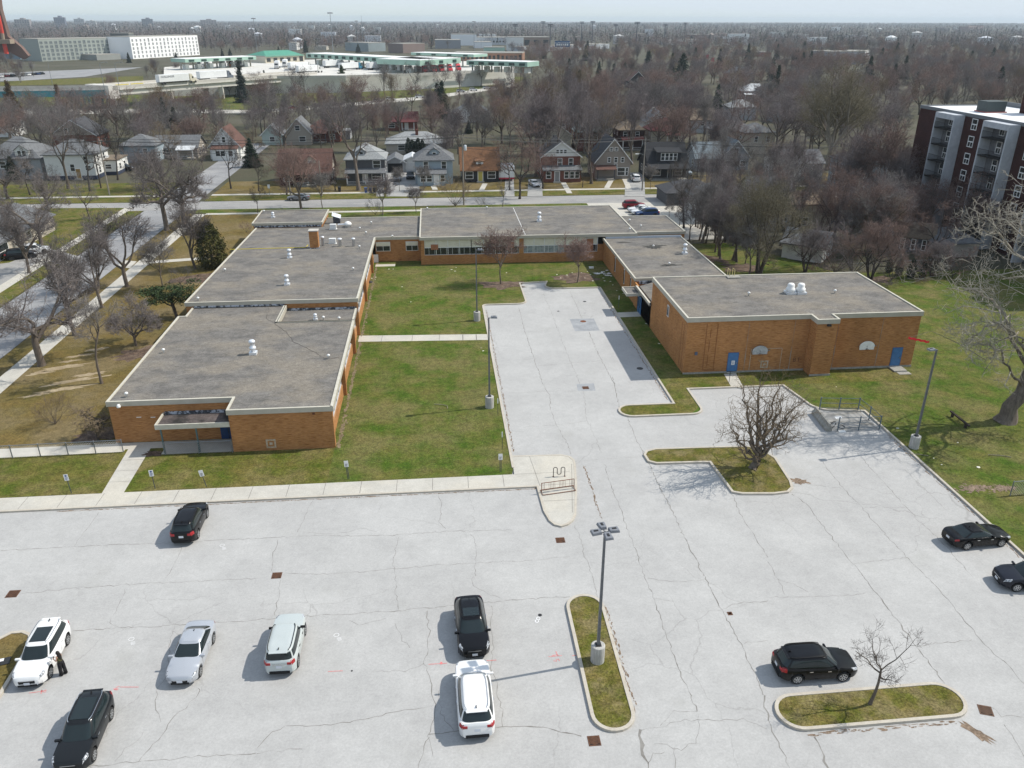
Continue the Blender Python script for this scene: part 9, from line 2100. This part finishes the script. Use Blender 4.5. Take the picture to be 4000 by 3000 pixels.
def person():
  g = P(*Z(0, 2250, 553, 850)); face = math.atan2(.35, -1)
  o = empty("person", (g.x, g.y, 0), face, "woman with long dark hair in black trousers holding a phone beside the white car", "person")
  # local +X is where she faces
  J = {}; E = []; Rr = {}
  def j(n, p, r, par=None):
    J[n] = p; Rr[n] = r
    if par: E.append((par, n))
  j('pel', (0, 0, .93), .125); j('waist', (.0, 0, 1.07), .105, 'pel'); j('chest', (.02, 0, 1.26), .125, 'waist'); j('neckb', (.0, 0, 1.4), .065, 'chest'); j('neck', (.02, 0, 1.46), .047, 'neckb'); j('jaw', (.055, 0, 1.52), .06, 'neck'); j('head', (.045, 0, 1.58), .085, 'jaw'); j('crown', (.03, 0, 1.66), .062, 'head')
  for s, t in ((1, 'l'), (-1, 'r')):
    j(t + 'sh', (.0, s * .155, 1.37), .05, 'neckb'); j(t + 'el', (.06, s * .2, 1.12), .038, t + 'sh'); j(t + 'wr', (.27, s * .11, 1.13), .026, t + 'el'); j(t + 'pm', (.34, s * .085, 1.15), .03, t + 'wr')
    for k_, (dx, dy, dz, L_) in enumerate(((.03, -.02, .02, .06), (.035, -.008, .008, .07), (.035, .0, -.006, .066), (.03, .006, -.02, .055))):
      j(t + 'f%d' % k_, (.34 + dx, s * (.085 + dy), 1.15 + dz), .0095, t + 'pm'); j(t + 'g%d' % k_, (.34 + dx + L_ * .5, s * (.085 + dy - .02), 1.15 + dz + .012), .008, t + 'f%d' % k_)
    j(t + 'th', (.335, s * .06, 1.185), .011, t + 'pm'); j(t + 'tt', (.36, s * .045, 1.205), .009, t + 'th')
    dx = .05 * s
    j(t + 'hip', (.0, s * .09, .88), .1, 'pel'); j(t + 'kn', (dx * .7 + .02, s * .1, .49), .06, t + 'hip'); j(t + 'an', (dx - .02, s * .1, .09), .04, t + 'kn'); j(t + 'ft', (dx + .1, s * .115, .04), .035, t + 'an')
  names = list(J); idx = {n: i for i, n in enumerate(names)}
  me = bpy.data.meshes.new("body"); me.from_pydata([J[n] for n in names], [(idx[a], idx[b]) for a, b in E], []); ob = bpy.data.objects.new("body_skeleton", me); col.objects.link(ob)
  ob.modifiers.new("skin", 'SKIN')
  for i, n in enumerate(names): me.skin_vertices[0].data[i].radius = (Rr[n],) * 2; me.skin_vertices[0].data[i].use_root = (n == 'pel')
  ss = ob.modifiers.new("sub", 'SUBSURF'); ss.levels = 1; ss.render_levels = 1
  bpy.context.view_layer.update(); m2 = bpy.data.meshes.new_from_object(ob.evaluated_get(bpy.context.evaluated_depsgraph_get())); bpy.data.objects.remove(ob)
  m2.materials.clear(); m2.materials.append(mat("skin", (.5, .29, .2), (.46, .26, .18), scale=5, rough=.6)); b = bpy.data.objects.new("body", m2); link(b, o); m2.polygons.foreach_set("use_smooth", [True] * len(m2.polygons))
  fa = MB()
  for s in (-1, 1): fa.lathe([(.008, -.004), (.011, 0), (.004, .006)], (.128, s * .03, 1.59), 8)
  fa.build("eyes", BLACK, o); MB().lathe([(.012, -.018), (.014, -.005), (.005, .02)], (.138, 0, 1.562), 8).build("nose", MATS["skin"], o); MB().box(.118, -.022, 1.522, .128, .022, 1.53).build("mouth", mat("lips", (.4, .12, .1)), o)
  def loft(nm, rings, m, n=18):
    mb = MB(); [mb.v.extend([(cx + rx * math.cos(2 * math.pi * k / n), cy_ + ry * math.sin(2 * math.pi * k / n), z) for k in range(n)]) for cx, cy_, z, rx, ry in rings]
    for i in range(len(rings) - 1): mb.f += [(i * n + k, i * n + (k + 1) % n, (i + 1) * n + (k + 1) % n, (i + 1) * n + k) for k in range(n)]; mb.m += [0] * n
    mb.f += [tuple(range(n))[::-1], tuple((len(rings) - 1) * n + k for k in range(n))]; mb.m += [0, 0]; return mb.build(nm, m, o, smooth=True)
  loft("top", [(0, 0, 1.0, .135, .175), (.0, 0, 1.07, .12, .15), (.02, 0, 1.18, .135, .165), (.025, 0, 1.28, .14, .175), (.0, 0, 1.37, .1, .175), (.0, 0, 1.41, .07, .09)], mat("patterned_top", (.14, .13, .05), (.015, .015, .012), scale=22, rough=.9, lo=.45, hi=.52))
  TRO = mat("black_trousers", (.012, .011, .013), (.02, .018, .02), scale=8, rough=.9)
  loft("trousers_waist", [(0, 0, .86, .15, .19), (0, 0, .95, .145, .18), (0, 0, 1.06, .127, .155)], TRO)
  for s in (1, -1): loft("trouser_leg", [(.05 * s, s * .105, .07, .12, .1), (.045 * s, s * .105, .3, .11, .095), (.04 * s, s * .1, .5, .105, .095), (.02 * s, s * .095, .75, .125, .105), (0, s * .085, .92, .13, .11)], TRO)
  for s in (1, -1): MB().add([(.05 * s - .07, s * .12 - .045, 0), (.05 * s + .19, s * .12 - .04, 0), (.05 * s + .19, s * .12 + .04, 0), (.05 * s - .07, s * .12 + .045, 0), (.05 * s - .06, s * .12 - .04, .1), (.05 * s + .16, s * .12 - .03, .055), (.05 * s + .16, s * .12 + .03, .055), (.05 * s - .06, s * .12 + .04, .1)], [(0, 3, 2, 1), (4, 5, 6, 7), (0, 1, 5, 4), (1, 2, 6, 5), (2, 3, 7, 6), (3, 0, 4, 7)]).build("shoe", BLACK, o, bevel=.015)
  HAIR = mat("dark_hair", (.012, .009, .008), (.02, .015, .012), scale=20, rough=.5, stretch=(4, 4, .5))
  loft("hair", [(-.085, 0, 1.18, .03, .08), (-.085, 0, 1.3, .045, .105), (-.05, 0, 1.43, .06, .11), (-.02, 0, 1.53, .09, .108), (.015, 0, 1.62, .105, .1), (.02, 0, 1.69, .085, .08), (.02, 0, 1.725, .03, .03)], HAIR)
  ph = MB().box(.385, -.035, 1.12, .396, .035, 1.26).build("phone", BLACK); ph.location = o.location; ph.rotation_euler = o.rotation_euler; tag(ph, "black phone held in both hands of the woman", "phone")
person()
hz = MB().box(-8500, -150, -1.5, 8500, 13500, 62)
ho = hz.build("haze", mat("haze_air", (1, 1, 1)))
hm = bpy.data.materials["haze_air"]; hm.node_tree.nodes.clear()
h_out = hm.node_tree.nodes.new("ShaderNodeOutputMaterial"); h_vol = hm.node_tree.nodes.new("ShaderNodeVolumePrincipled")
h_vol.inputs["Color"].default_value = (.8, .91, 1.0, 1); h_vol.inputs["Density"].default_value = .0001; h_vol.inputs["Anisotropy"].default_value = .1
hm.node_tree.links.new(h_vol.outputs[0], h_out.inputs["Volume"])
tag(ho, "thin pale blue air that fades the far woods", "haze", kind="stuff")
